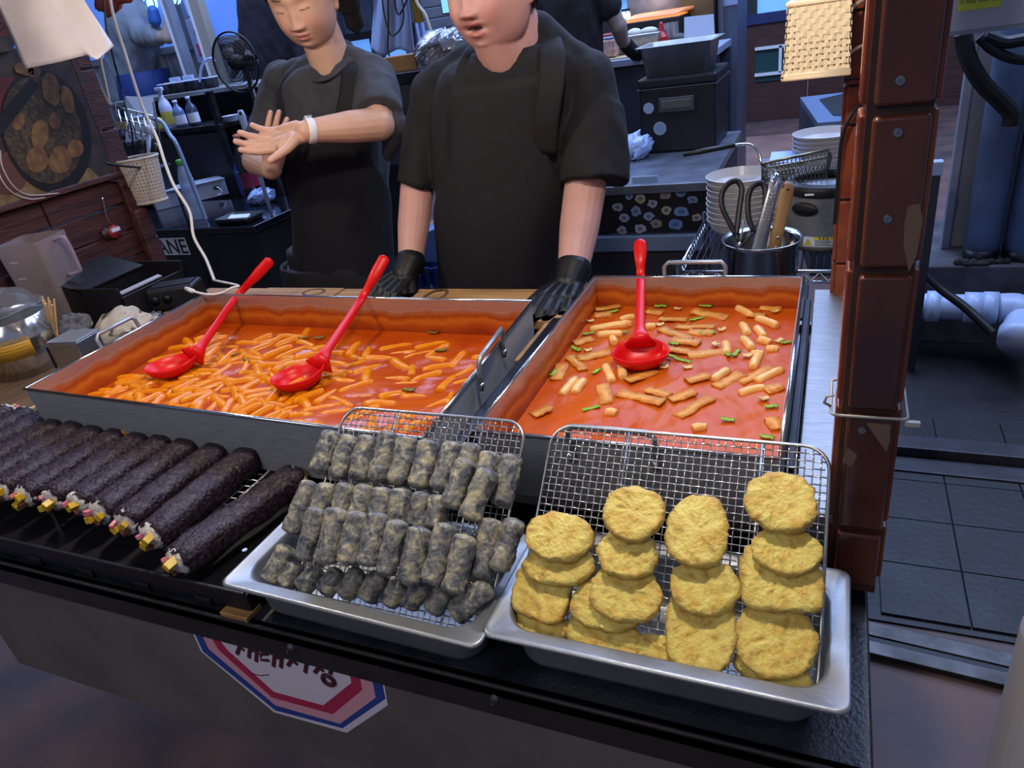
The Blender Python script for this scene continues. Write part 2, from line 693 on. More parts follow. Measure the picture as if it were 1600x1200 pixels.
QL = [Vector((-1.462, 1.266, RIM)), Vector((-0.546, 1.247, RIM)), Vector((-0.523, 0.732, RIM)), Vector((-1.463, 0.763, RIM))]
QR = [Vector((-0.454, 1.385, RIM)), Vector((-0.038, 1.385, RIM)), Vector((-0.038, 0.765, RIM)), Vector((-0.454, 0.765, RIM))]
m_sauceL = M('dark_red_sauce', '#a03204', 0.18, spec=0.25, var='#b8500a', scale=9, detail=5, bump=0.15, bscale=70, lo=0.3, hi=0.7)
m_sauceR = M('bright_red_sauce', '#b64406', 0.3, spec=0.14, var='#c05e14', scale=7, detail=5, bump=0.12, bscale=90, lo=0.3, hi=0.75)
ZSL, ZSR = 0.898, 0.912
panL, qsL = make_pan('sauce_pan', 'wide steel pan of orange rice cakes with two red ladles, left of the two', QL, 0.112, ZSL, 0.006, 'dark orange chili sauce filling the wide left pan', m_sauceL, 3)
panR, qsR = make_pan('sauce_pan', 'narrower steel pan of red sauce with one upright ladle, nearest the brown tiled post', QR, 0.112, ZSR, 0.006, 'bright red chili sauce filling the narrower right pan', m_sauceR, 4)
# handles
a, b2 = Vector((-1.463, 0.90, RIM - 0.0)), Vector((-1.463, 1.06, RIM - 0.0))
a = ax(160, 545, -1.466); b2 = ax(218, 510, -1.466)
handle_part(panL, (-1.467, a.y, RIM - 0.004), (-1.467, b2.y, RIM - 0.004), (-1, 0, 0), (0, 0, 1))
a, b2 = az(742, 600, RIM - 0.02), az(783, 548, RIM - 0.02)
handle_part(panL, (-0.5235, a.y, RIM - 0.004), (-0.535, b2.y, RIM - 0.004), (1, 0, 0), (0, 0, 1))
a, b2 = ay(1038, 433, 1.388), ay(1133, 433, 1.388)
handle_part(panR, (a.x, 1.389, RIM - 0.004), (b2.x, 1.389, RIM - 0.004), (0, 1, 0), (0, 0, 1))
a, b2 = ay(890, 685, 0.762), ay(1023, 690, 0.762)
handle_part(panR, (a.x, 0.761, RIM - 0.004), (b2.x, 0.761, RIM - 0.004), (0, -1, 0), (0, 0, 1))

# ------------------------------------------------------------------ rice cakes, fish cakes, scallion
ORD = ['first', 'second', 'third', 'fourth', 'fifth', 'sixth', 'seventh', 'eighth', 'ninth', 'tenth', 'eleventh', 'twelfth', 'thirteenth', 'fourteenth', 'fifteenth', 'sixteenth', 'seventeenth', 'eighteenth', 'nineteenth', 'twentieth']
ORD += ['twenty-' + w for w in ORD[:9]] + ['thirtieth']


def screen_x(p):
    d = Vector(p) - CAM
    return d.dot(_X) / d.dot(_F)


def label_by_place(objs, text):
    for k, o in enumerate(sorted(objs, key=lambda o: screen_x(o.location))):
        o['label'] = '%s %s' % (ORD[k], text)


m_cakeL = M('rice_cake_orange', '#dc8408', 0.24, var='#cb6804', scale=25, sss=0.12, spec=0.3)
m_cakeR = M('rice_cake_pale', '#ecc07a', 0.28, var='#e29a48', scale=22, sss=0.12, spec=0.35)
m_fish = M('fish_cake', '#e0a04a', 0.5, var='#cc7c2a', scale=60, bump=0.5, bscale=220)
m_green = M('scallion_green', '#5f9a1e', 0.35, var='#a8bf3a', scale=20)
m_pale = M('onion_pale', '#e3bb77', 0.35)


def cake_mesh(name, L, r, bend, seed, mat, sq=1.0):
    rng = random.Random(seed)
    path, rr = [], []
    n = 8
    for i in range(n + 1):
        t = i / n
        path.append(Vector(((t - 0.5) * L, bend * (1 - (2 * t - 1) ** 2), rng.uniform(-0.0004, 0.0004))))
        e = min(t, 1 - t) * L / r
        rr.append(r * (0.5 if e < 0.01 else min(1, 0.82 + 0.18 * e)) * rng.uniform(0.95, 1.04))
    path.insert(1, path[0].lerp(path[1], 0.12)); rr.insert(1, r * 0.82)
    path.insert(-1, path[-1].lerp(path[-2], 0.12)); rr.insert(-1, r * 0.82)
    me = MB().tube(path, rr, 10, flat=sq).mesh(name, True)
    me.materials.append(mat)
    return me


def strip_mesh(name, L, w, th, seed, mat, curl):
    rng = random.Random(seed)
    rings = []
    for i in range(9):
        t = i / 8
        x = (t - 0.5) * L
        z = curl * (4 * (t - 0.5) ** 2) + rng.uniform(-0.0008, 0.0008)
        ww = w * (0.85 + 0.3 * rng.random()) / 2
        y0 = rng.uniform(-0.001, 0.001)
        rings.append([(x, y0 - ww, z - th / 2), (x, y0 + ww, z - th / 2), (x, y0 + ww, z + th / 2), (x, y0 - ww, z + th / 2)])
    me = MB().ring_loft(rings).mesh(name, True)
    me.materials.append(mat)
    return me


def scatter(name, meshes, label, cat, group, spots, hz):
    out = []
    for k, (p, ang, tilt, dz) in enumerate(spots):
        o = bpy.data.objects.new(name, meshes[k % len(meshes)])
        C.objects.link(o)
        o.location = (p.x, p.y, hz + dz)
        o.rotation_euler = (random.uniform(-.2, .2), tilt, ang)
        tag(o, label, cat, group)
        out.append(o)
    return out


def inside(p, q, mrg):
    return q[3].x + mrg < p.x < q[2].x - mrg and q[2].y + mrg + 0.02 < p.y < q[1].y - mrg


rnd = random.Random(12)
cakesL = [cake_mesh('rice_cake', rnd.uniform(0.060, 0.082), rnd.uniform(0.0100, 0.0122), rnd.uniform(0, 0.005), k, m_cakeL) for k in range(8)]
spotsA, spotsB = [], []
ladle_keep = [az(268, 572, ZSL), az(472, 582, ZSL)]
tries = 0
while len(spotsA) + len(spotsB) < 240 and tries < 30000:
    tries += 1
    s, t = rnd.random(), rnd.random()
    p = quad_at(qsL, s, t)
    if not inside(p, qsL, 0.022):
        continue
    # density: crowded front-left and front, open sauce along the back and the right
    dens = 0.16 + 0.84 * min(1, max(0, (t - 0.16) * 2.2)) * min(1, max(0.0, 1.3 - 0.75 * s - 0.25 * (1 - t)))
    if t < 0.14:
        dens = 0.02
    if rnd.random() > dens:
        continue
    if any((p.xy - k.xy).length < 0.042 for k in ladle_keep):
        continue
    mind = 0.0235 if s < 0.6 else 0.036
    if any((p.xy - q[0].xy).length < mind for q in spotsA + spotsB):
        continue
    ang = rnd.gauss(0.5, 0.7) if rnd.random() < 0.75 else rnd.uniform(0, PI)
    (spotsA if s < 0.55 else spotsB).append((p, ang, rnd.uniform(-0.12, 0.12), rnd.uniform(-0.0085, -0.001) if s < 0.6 else rnd.uniform(-0.010, -0.004)))
scatter('rice_cake', cakesL, 'glossy orange rice cake in the crowded left half of the wide pan', 'rice cake', 'orange rice cakes heaped in the wide pan', spotsA, ZSL)
scatter('rice_cake', cakesL, 'orange rice cake half sunk in the sauce of the right half of the wide pan', 'rice cake', 'orange rice cakes half sunk in the wide pan', spotsB, ZSL)
gre = [strip_mesh('scallion', rnd.uniform(0.022, 0.03), 0.010, 0.0022, 40 + k, m_green, 0.002) for k in range(4)]
m_green_dark = M('cooked_scallion', '#5b5a14', 0.35, var='#8a6a14', scale=20)
gre2 = [strip_mesh('scallion', rnd.uniform(0.022, 0.03), 0.009, 0.002, 50 + k, m_green_dark, 0.002) for k in range(3)]
sp = [(az(px, py, ZSL), rnd.uniform(-.3, .6), 0, 0.004) for px, py in ((476, 530), (500, 530), (678, 522), (640, 497), (690, 550), (388, 566), (365, 557), (640, 612), (760, 520), (720, 505))]
dsc = scatter('scallion_piece', gre2, 'dark cooked scallion slice floating in the wide left pan', 'scallion', 'scallion slices in the wide pan', sp, ZSL)
label_by_place(dsc, 'dark cooked scallion slice from the left in the wide pan')

P_ = lambda px, py: az(px, py, ZSR)


def seg_spots(L, dz=0.002):
    out = []
    for x0, y0, x1, y1 in L:
        a, b2 = P_(x0, y0), P_(x1, y1)
        out.append(((a + b2) / 2, math.atan2(b2.y - a.y, b2.x - a.x), 0, dz, (b2 - a).length))
    return out


z7 = lambda L: [tuple((v / 2.909 + (750, 400)[i % 2]) for i, v in enumerate(s)) for s in L]
cakes = z7([(1170, 240, 1235, 275), (1255, 285, 1355, 325), (1190, 310, 1215, 360), (1195, 375, 1235, 425), (1115, 395, 1120, 450), (1240, 450, 1280, 450), (1240, 515, 1270, 450),
            (1255, 580, 1375, 520), (1175, 630, 1300, 600), (1265, 385, 1320, 400), (370, 635, 440, 560), (430, 625, 475, 570), (500, 335, 690, 312), (530, 365, 650, 355), (640, 295, 700, 280),
            (740, 330, 800, 325), (1065, 565, 1125, 525), (1255, 330, 1290, 370), (640, 500, 650, 560), (570, 505, 600, 575), (1310, 430, 1345, 430), (975, 790, 1020, 785), (570, 715, 620, 720), (600, 375, 610, 400)])
fish = z7([(665, 575, 800, 525), (895, 735, 1050, 650), (945, 460, 1110, 440), (440, 475, 595, 440), (890, 325, 1065, 330), (965, 260, 1125, 285), (815, 290, 945, 295), (760, 255, 830, 265), (820, 340, 960, 380),
           (870, 385, 1000, 405), (630, 625, 830, 675), (760, 610, 865, 640), (560, 590, 575, 675), (1075, 600, 1190, 545), (1180, 580, 1325, 515), (410, 460, 470, 525), (430, 405, 510, 380), (240, 730, 320, 695),
           (345, 570, 380, 500), (525, 250, 640, 230), (1210, 270, 1300, 275), (1275, 240, 1370, 245), (865, 660, 975, 625), (940, 575, 1040, 550), (1330, 750, 1350, 790), (1315, 615, 1355, 605), (850, 425, 960, 440), (950, 350, 1060, 355), (520, 275, 600, 270)])
scal = z7([(575, 265, 630, 255), (795, 235, 850, 235), (1000, 232, 1055, 238), (950, 300, 1020, 285), (465, 362, 520, 355), (630, 355, 665, 350), (420, 425, 455, 440), (860, 400, 905, 410), (850, 460, 960, 490),
           (1115, 440, 1135, 465), (1155, 460, 1175, 435), (1370, 405, 1410, 395), (685, 515, 745, 515), (515, 540, 540, 525), (465, 712, 545, 690), (1095, 750, 1160, 760), (1280, 825, 1330, 835), (330, 550, 340, 535), (1000, 352, 1070, 355), (1310, 690, 1340, 690)])
onion = z7([(1330, 265, 1355, 255), (885, 245, 915, 250), (925, 515, 965, 510), (1195, 462, 1235, 458), (1090, 343, 1110, 340), (480, 437, 505, 432), (820, 512, 855, 510), (1345, 398, 1375, 385), (490, 305, 515, 300), (800, 318, 840, 316), (1060, 400, 1085, 415), (1280, 660, 1300, 655)])


def fit_scatter(segs, name, base_fn, label, cat, group, dz, lmin=0.02):
    ms = {}
    made = []
    for k, (p, ang, t, _, L) in enumerate(seg_spots(segs, dz)):
        key = max(round(L * 200) / 200, lmin)
        kk = (key, k % 3)
        if kk not in ms:
            ms[kk] = base_fn(key, k)
        o = bpy.data.objects.new(name, ms[kk])
        C.objects.link(o)
        o.location = (p.x, p.y, ZSR + dz + rnd.uniform(-0.0008, 0.0008))
        o.rotation_euler = (rnd.uniform(-.15, .15), rnd.uniform(-.05, .05), ang)
        tag(o, label, cat, group)
        made.append(o)
    label_by_place(made, label)


fit_scatter(cakes, 'rice_cake', lambda L, k: cake_mesh('rice_cake', L, 0.0088, 0.001, k, m_cakeR), 'pale rice cake from the left in the narrower pan', 'rice cake', 'pale rice cakes in the narrower pan', 0.001)
fit_scatter(fish, 'fish_cake_strip', lambda L, k: strip_mesh('fish_cake', L, 0.021, 0.004, k, m_fish, 0.001), 'fish cake strip from the left in the narrower pan', 'fish cake', 'fish cake strips in the narrower pan', 0.0022, 0.03)
fit_scatter(scal, 'scallion_piece', lambda L, k: strip_mesh('scallion', L, 0.0075, 0.002, k, m_green, 0.001), 'green scallion slice from the left in the narrower pan', 'scallion', 'scallion slices in the narrower pan', 0.004)
fit_scatter(onion, 'onion_piece', lambda L, k: strip_mesh('onion', L, 0.010, 0.002, k, m_pale, 0.002), 'pale onion slice from the left in the narrower pan', 'onion', 'onion slices in the narrower pan', 0.0035, 0.014)

# ------------------------------------------------------------------ ladles
def make_ladle(label, pc, a, b2, h, pj, prim, tip, wide=1.0):
    """pc bowl rim centre, pj where handle meets bowl, prim a point on the way, tip the end"""
    pc, pj, prim, tip = map(Vector, (pc, pj, prim, tip))
    root = thing('ladle', label, 'ladle', (pc.x, pc.y, pc.z - h), group='red plastic ladles')
    e1 = Vector((pj.x - pc.x, pj.y - pc.y, 0)).normalized()
    e2 = Vector((-e1.y, e1.x, 0))
    up = Vector((0, 0, 1))
    rings = []
    prof_out = [(0.05, -1.0), (0.4, -0.94), (0.7, -0.76), (0.9, -0.42), (1.0, 0.0)]
    prof_in = [(0.965, 0.0), (0.86, -0.38), (0.66, -0.68), (0.36, -0.85), (0.05, -0.9)]
    n = 28
    for s, z in prof_out + prof_in:
        ring = []
        for j in range(n):
            t = 2 * PI * j / n
            lift = 0.010 * max(0, math.cos(t)) ** 2 * s
            ring.append(pc + e1 * (math.cos(t) * a * s) + e2 * (math.sin(t) * b2 * s) + up * (z * h + lift))
        rings.append(ring)
    put('bowl', MB().ring_loft(rings), m_red, root, smooth=True)
    pth = bez([pc + e1 * (a * 0.75) + up * (0.001), pj, pj.lerp(prim, 0.35), prim, prim.lerp(tip, 0.5), tip - (tip - prim).normalized() * 0.02, tip], 5)
    L = len(pth)
    rr, fl = [], []
    for i in range(L):
        t = i / (L - 1)
        r = 0.016 * wide if t < 0.08 else (0.0085 if t < 0.6 else 0.0125)
        r = 0.02 * max(0, 1 - t / 0.22) + 0.0088 + 0.0045 * min(1, max(0, (t - 0.58) / 0.15))
        if t > 0.96:
            r *= 0.75
        if i == L - 1:
            r *= 0.6
        rr.append(r * wide)
        fl.append(0.36 if t > .2 else 0.3)
    d = (tip - pj).normalized()
    view = (CAM - prim).normalized()
    side = d.cross(view).normalized()
    put('handle', MB().tube(pth, rr, 14, flat=fl, up=side), m_red, root, smooth=True)
    return root


rim1 = Vector((0, 0, 0)); rim1 = az(362, 470, RIM + 0.012)
t1 = rim1 + (rim1 - az(310, 545, 0.93)).normalized() * 0.14
rr_ = _ray(425, 405)
make_ladle('red ladle lying in the wide pan, leftmost of the three', az(268, 566, 0.930), 0.060, 0.044, 0.032, az(312, 545, 0.946), ay(368, 466, 1.262), ay(424, 405, 1.345))
make_ladle('red ladle in the middle of the wide pan, second of the three', az(466, 583, 0.930), 0.056, 0.044, 0.034, az(506, 556, 0.95), ay(563, 470, 1.23), ay(603, 400, 1.315))
make_ladle('red ladle standing upright in the narrower pan of bright red sauce', az(1000, 549, 0.940), 0.040, 0.052, 0.032, az(1000, 522, 0.962), ay(1001, 440, 1.375), ay(1000, 374, 1.445), 1.02)

# ------------------------------------------------------------------ steel trays
def make_tray(label, x0, x1, y0, y1, z, depth=0.0735, rz=0.0, fl=0.021):
    root = thing('steel_tray', label, 'tray', ((x0 + x1) / 2, (y0 + y1) / 2, z - depth), rz, group='steel food trays')
    hx, hy = (x1 - x0) / 2, (y1 - y0) / 2
    o = Vector((0, 0, depth))

    def rr_(ins, zz, r):
        return [p for p in rrect(-hx + ins, hx - ins, -hy + ins, hy - ins, r, depth + zz)]
    rings = [rr_(0.002, -0.006, 0.012), rr_(0, -0.004, 0.013), rr_(0.0, -0.001, 0.013), rr_(0.003, 0.0005, 0.013), rr_(0.006, -0.001, 0.014), rr_(fl - 0.003, -0.001, 0.034), rr_(fl, -0.003, 0.034),
             rr_(fl + 0.002, -0.008, 0.034), rr_(fl + 0.006, -depth + 0.014, 0.032), rr_(fl + 0.011, -depth + 0.003, 0.028), rr_(fl + 0.022, -depth + 0.001, 0.022)]
    put('pan_body', MB().ring_loft(rings, False, True), m_steel_dull, root, smooth=True, local=True, solid=0.0012)
    return root


def make_rack(label, x0, x1, pb, pt, cell=0.0088, r=0.0009):
    """leaning wire rack; pb, pt = (y, z) of its lower and upper edge"""
    yb, zb = pb
    yt, zt = pt
    H = math.hypot(yt - yb, zt - zb)
    v = Vector((0, (yt - yb) / H, (zt - zb) / H))
    n = Vector((0, -v.z, v.y))
    u = Vector((1, 0, 0))
    o = Vector((x0, yb, zb))
    root = thing('wire_rack', label, 'rack', ((x0 + x1) / 2, yb, zb), group='leaning wire racks')
    Wd = x1 - x0
    fr = [o + u * p.x + v * p.y for p in rrect(0, Wd, 0, H, 0.028, 0)]
    put('frame', MB().tube(fr + [fr[0], fr[1]], 0.0022, 8), m_wire, root, smooth=True)
    nx, ny = int(round(Wd / cell)), int(round(H / cell))

    def half(x):
        # how far the rounded corners cut a wire at distance x from the side
        R = 0.028
        return 0 if x > R else R - math.sqrt(max(0, R * R - (R - x) ** 2))
    mb = MB()
    for i in range(1, nx):
        x = i * Wd / nx
        c = half(min(x, Wd - x))
        pts = []
        k = 0
        for j in range(2 * ny + 1):
            y = j * H / (2 * ny)
            if c <= y <= H - c:
                s = (0 if j % 2 else (1 if (i + j // 2) % 2 else -1)) * r * 0.95
                pts.append(o + u * x + v * y + n * s)
        mb.tube(pts, r, 4, up=u)
    for j in range(1, ny):
        y = j * H / ny
        c = half(min(y, H - y))
        pts = []
        for i in range(2 * nx + 1):
            x = i * Wd / (2 * nx)
            if c <= x <= Wd - c:
                s = (0 if i % 2 else (-1 if (j + i // 2) % 2 else 1)) * r * 0.95
                pts.append(o + u * x + v * y + n * s)
        mb.tube(pts, r, 4, up=v)
    put('wire_mesh', mb, m_wire, root, kind='stuff', smooth=True)
    for fx in (0.3, 0.78):
        put('support_bar', MB().tube([o + u * (Wd * fx) - n * 0.004, o + u * (Wd * fx) + v * H - n * 0.004], 0.002, 8), m_wire, root, smooth=True)
    return o, u, v, n


trayL = make_tray('steel tray of grey fried seaweed rolls, left of the two trays', -0.726, -0.331, 0.48, 0.675, 0.8795, rz=math.radians(-1.2))
trayR = make_tray('steel tray of yellow sweet potato fritters, beside the tiled post', -0.340, 0.046, 0.495, 0.692, 0.8805)
RL = make_rack('wire rack leaning in the tray under the grey seaweed rolls', -0.640, -0.350, (0.512, 0.836), (0.727, 1.022))
RR = make_rack('wire rack leaning in the tray under the yellow fritters', -0.318, 0.017, (0.530, 0.838), (0.742, 1.013))


def on_rack(Rk, px, py, off):
    o, u, v, n = Rk
    return apl(px, py, o + n * off, n)


# ------------------------------------------------------------------ seaweed rolls in batter
def batter_mat():
    m = bpy.data.materials.new('batter_on_seaweed')
    m.use_nodes = True
    nt = m.node_tree
    N, Lk = nt.nodes, nt.links
    b = N['Principled BSDF']
    tc = N.new('ShaderNodeTexCoord')
    oi = N.new('ShaderNodeObjectInfo')
    ad_ = N.new('ShaderNodeVectorMath')
    ad_.operation = 'ADD'
    mu = N.new('ShaderNodeVectorMath')
    mu.operation = 'SCALE'
    Lk.new(oi.outputs['Random'], mu.inputs['Scale'])
    mu.inputs[0].default_value = (3, 5, 7)
    Lk.new(tc.outputs['Object'], ad_.inputs[0])
    Lk.new(mu.outputs[0], ad_.inputs[1])
    n = N.new('ShaderNodeTexNoise')
    n.inputs['Scale'].default_value = 58
    n.inputs['Detail'].default_value = 8
    n.inputs['Roughness'].default_value = 0.72
    n.inputs['Distortion'].default_value = 0.7
    Lk.new(ad_.outputs[0], n.inputs['Vector'])
    r = N.new('ShaderNodeValToRGB')
    el = r.color_ramp.elements
    el[0].position, el[0].color = 0.30, lin('#181a22')
    el[1].position, el[1].color = 0.72, lin('#d2c294')
    for p_, c_ in ((0.40, '#454852'), (0.5, '#747370'), (0.59, '#a39b80')):
        e = el.new(p_)
        e.color = lin(c_)
    Lk.new(n.outputs['Fac'], r.inputs['Fac'])
    Lk.new(r.outputs['Color'], b.inputs['Base Color'])
    b.inputs['Roughness'].default_value = 0.42
    n2 = N.new('ShaderNodeTexNoise')
    n2.inputs['Scale'].default_value = 190
    n2.inputs['Detail'].default_value = 4
    Lk.new(ad_.outputs[0], n2.inputs['Vector'])
    bp = N.new('ShaderNodeBump')
    bp.inputs['Strength'].default_value = 0.7
    bp.inputs['Distance'].default_value = 0.003
    Lk.new(n2.outputs['Fac'], bp.inputs['Height'])
    Lk.new(bp.outputs['Normal'], b.inputs['Normal'])
    return m


m_batter = batter_mat()


def roll_mesh(L, r, seed):
    rings = []
    nl, nr = 36, 26
    for i in range(nl + 1):
        t = i / nl
        x = (t - 0.5) * L
        e = min(t, 1 - t) * L
        k = math.sqrt(max(0, 1 - max(0, 1 - e / (r * 0.5)) ** 2)) if e < r * 0.5 else 1.0
        k = max(k, 0.12)
        rings.append([(x, r * k * math.cos(2 * PI * j / nr), r * k * math.sin(2 * PI * j / nr)) for j in range(nr)])
    mb = MB().ring_loft(rings)
    co = np.array(mb.v)
    rad = co * [0, 1, 1]
    nn = rad / (np.linalg.norm(rad, axis=1, keepdims=True) + 1e-9)
    d = wnoise(co, 20, seed, 2) * 0.0008 + wnoise(co, 34, seed + 1, 3) * 0.0012 + wnoise(co * [1, 2, 2], 110, seed + 2, 1) * 0.0005
    co = co + nn * d[:, None]
    co[:, 1] += 0.0015 * np.sin(co[:, 0] * 40 + seed)
    mb.v = [tuple(c) for c in co]
    me = mb.mesh('seaweed_roll', True)
    me.materials.append(m_batter)
    return me


def place_roll(p0, p1, r, seed, label, group):
    p0, p1 = Vector(p0), Vector(p1)
    d = (p1 - p0)
    L = d.length + 0.002
    o = bpy.data.objects.new('fried_seaweed_roll', roll_mesh(L, r, seed))
    C.objects.link(o)
    u, w, dd = frame_of(d)
    Rm = Matrix((dd, w, dd.cross(w))).transposed().to_4x4()
    o.matrix_world = Matrix.Translation((p0 + p1) / 2) @ Rm
    tag(o, label, 'fried roll', group)


g1 = lambda x, y: (x / 3.0 + 340, y / 3.0 + 620)
ROLLS = {
    'topmost row, against the rack': (0.014, [(545, 140, 468, 380), (628, 162, 552, 405), (722, 165, 648, 412), (818, 148, 742, 420), (898, 165, 832, 432), (1000, 185, 928, 450), (1112, 192, 1028, 462), (1205, 200, 1150, 400), (1290, 240, 1230, 470), (1388, 252, 1318, 535)]),
    'middle row, behind the front row': (0.020, [(450, 378, 330, 660), (525, 385, 450, 620), (610, 385, 560, 590), (700, 390, 655, 600), (790, 405, 745, 610), (872, 410, 835, 630), (965, 425, 925, 640), (1045, 440, 1012, 650), (1290, 548, 1215, 875), (1400, 548, 1308, 842)]),
    'loose pair over the top row': (0.042, [(1180, 275, 1082, 545), (1285, 320, 1165, 598)]),
    'front row of the heap': (0.048, [(480, 500, 388, 790), (570, 500, 492, 805), (662, 515, 603, 812), (755, 520, 698, 818), (858, 558, 778, 862), (962, 588, 882, 905), (1085, 572, 988, 902), (1168, 622, 1088, 945)]),
    'bottom row along the tray rim': (0.018, [(340, 680, 225, 888), (395, 770, 305, 908), (490, 790, 385, 925), (590, 800, 482, 938), (690, 800, 567, 952), (780, 810, 677, 975), (870, 850, 782, 998), (965, 860, 882, 1015), (1075, 890, 992, 1035), (1290, 870, 1090, 1045)]),
}
sd = 100
for row, (off, L) in ROLLS.items():
    for i, (x0, y0, x1, y1) in enumerate(L):
        sd += 1
        a = on_rack(RL, *g1(x0, y0), off + (0.004 if 'front' in row else 0))
        b2 = on_rack(RL, *g1(x1, y1), off)
        d = (b2 - a).normalized()
        place_roll(a + d * 0.006, b2 - d * 0.006, random.Random(sd).uniform(0.0135, 0.0155), sd, 'grey battered seaweed roll, %s from the left in the %s' % (ORD[i], row), 'fried seaweed rolls in the left tray')

# ------------------------------------------------------------------ sweet potato fritters
def fritter_mat():
    m = M('fried_batter', '#d9b23c', 0.5, attr='Col', bump=0.6, bscale=240)
    return m


def fritter_mesh(rx, ry, th, sq, seed):
    rng = random.Random(seed)
    na, nr = 72, 9
    ph = [rng.uniform(0, 6.28) for _ in range(4)]

    def outline(a):
        c, s = math.cos(a), math.sin(a)
        k = 1 / ((abs(c) ** sq + abs(s) ** sq) ** (1 / sq))
        k *= 1 + 0.025 * math.sin(2 * a + ph[0]) + 0.02 * math.sin(3 * a + ph[1]) + 0.012 * math.sin(7 * a + ph[2]) + 0.008 * math.sin(13 * a + ph[3])
        return k * c * rx, k * s * ry
    prof = [(0.05, 1.0), (0.18, 1.0), (0.32, 1.0), (0.45, 1.0), (0.58, 0.99), (0.7, 0.97), (0.8, 0.94), (0.88, 0.88), (0.94, 0.76), (0.985, 0.45), (1.0, 0.0)]
    prof = prof + [(s, -z) for s, z in reversed(prof[:-1])]
    rings, info = [], []
    for s, z in prof:
        rings.append([(outline(2 * PI * j / na)[0] * s, outline(2 * PI * j / na)[1] * s, z * th / 2) for j in range(na)])
        info += [s] * na
    mb = MB().ring_loft(rings)
    co = np.array(mb.v)
    info = np.array(info)
    w = wnoise(co, 28, seed, 3)
    w2 = wnoise(co, 62, seed + 5, 3)
    wr = wnoise(co * [1, 1.8, 1], 48, seed + 8, 2)
    w3 = wnoise(co, 120, seed + 9, 1)
    co[:, 2] += (w * 0.0010 + np.abs(w2) * 0.0014 + np.abs(wr) * 0.0016 + w3 * 0.0006) * np.sign(co[:, 2] + 1e-9) * (0.4 + 0.6 * info)
    lat = co[:, :2] / (np.linalg.norm(co[:, :2], axis=1, keepdims=True) + 1e-9)
    co[:, :2] += lat * ((w2 * 0.0018) * (info > 0.9))[:, None]
    co[:, 2] += 0.003 * rng.uniform(-1, 1) * (co[:, 0] / rx) * (co[:, 1] / ry) + rng.uniform(-0.002, 0.003) * (co[:, 0] / rx) ** 2
    mb.v = [tuple(c) for c in co]
    me = mb.mesh('fritter', True)
    me.materials.append(fritter_mat())
    ca = me.color_attributes.new('Col', 'FLOAT_COLOR', 'POINT')
    base, gold, brown = np.array(lin('#dbc768')[:3]), np.array(lin('#d0ab4a')[:3]), np.array(lin('#a67c3e')[:3])
    e = np.clip((info - 0.80) / 0.2, 0, 1) * (0.65 + 0.35 * w)
    g = np.clip(0.35 + 0.9 * w2 + 0.5 * w, 0, 1)
    col = base[None] * (1 - g[:, None]) + gold[None] * g[:, None]
    col = col * (1 - 0.75 * e[:, None]) + brown[None] * 0.75 * e[:, None]
    br = np.clip((w2 - 0.55) * 2.2, 0, 1)
    col = col * (1 - br[:, None] * .6) + brown[None] * br[:, None] * .6
    buf = np.ones((len(me.vertices), 4), dtype=np.float32)
    buf[:, :3] = col
    ca.data.foreach_set('color', buf.reshape(-1))
    return me


g2 = lambda x, y: (x / 2.4 + 740, y / 2.4 + 640)
# cx, cy, half width, half height in crop pixels, squareness, layer, label
FR = [
    (250, 812, 105, 62, 3.2, 0, 'squarish fritter at the bottom of the leftmost stack'),
    (255, 690, 112, 105, 4.5, 1, 'square thick fritter in the leftmost stack, under the two rounds'),
    (320, 580, 140, 85, 2.1, 2, 'frilly fritter second from the top of the leftmost stack'),
    (320, 478, 131, 98, 2.1, 3, 'smooth round fritter on top of the leftmost stack'),
    (490, 850, 148, 70, 3.6, 0, 'squarish fritter at the bottom of the second stack from the left'),
    (500, 735, 140, 105, 2.2, 1, 'ragged fritter half hidden in the middle of the second stack'),
    (572, 690, 142, 118, 2.1, 2, 'wrinkled round fritter third from the top of the second stack'),
    (576, 540, 121, 100, 2.1, 3, 'small oval fritter second from the top of the second stack'),
    (600, 390, 120, 112, 2.05, 4, 'round fritter on top of the second stack, leaning on the rack'),
    (690, 905, 100, 68, 2.2, 0, 'small fritter low between the second and third stacks'),
    (850, 830, 142, 165, 2.5, 1, 'long pale fritter at the bottom of the third stack'),
    (865, 665, 143, 112, 2.1, 2, 'oval golden fritter in the middle of the third stack'),
    (838, 456, 126, 140, 2.3, 3, 'tall rounded fritter on top of the third stack'),
    (1120, 985, 160, 62, 2.3, 0, 'golden fritter lowest in the stack beside the tiled post'),
    (1132, 865, 160, 155, 2.2, 1, 'largest wrinkled fritter in the stack beside the tiled post'),
    (1150, 635, 162, 130, 4.2, 2, 'square fritter in the middle of the stack beside the tiled post'),
    (1174, 535, 141, 92, 2.1, 3, 'flat oval fritter second from the top beside the tiled post'),
    (1152, 350, 145, 120, 2.1, 4, 'round pale fritter on top beside the tiled post'),
]
for k, (cx, cy, hw, hh, sq, lay, lab) in enumerate(FR):
    off = 0.009 + 0.0095 * lay
    pc = on_rack(RR, *g2(cx, cy), off)
    pr_ = on_rack(RR, *g2(cx + hw, cy), off)
    pt_ = on_rack(RR, *g2(cx, cy - hh), off)
    rx, ry = (pr_ - pc).length * 0.97, (pt_ - pc).length * 0.97
    o = bpy.data.objects.new('sweet_potato_fritter', fritter_mesh(rx, ry, 0.0125, sq, 300 + k))
    C.objects.link(o)
    oo, u, v, n = RR
    Rm = Matrix((u, v, n)).transposed()
    tilt = Matrix.Rotation(-0.09 - 0.02 * lay, 3, 'X') if lay else Matrix.Rotation(-0.02, 3, 'X')
    o.matrix_world = Matrix.Translation(pc) @ (Rm @ tilt @ Matrix.Rotation(random.Random(k).uniform(-.12, .12), 3, 'Z')).to_4x4()
    tag(o, lab, 'fritter', 'sweet potato fritters in the right tray')

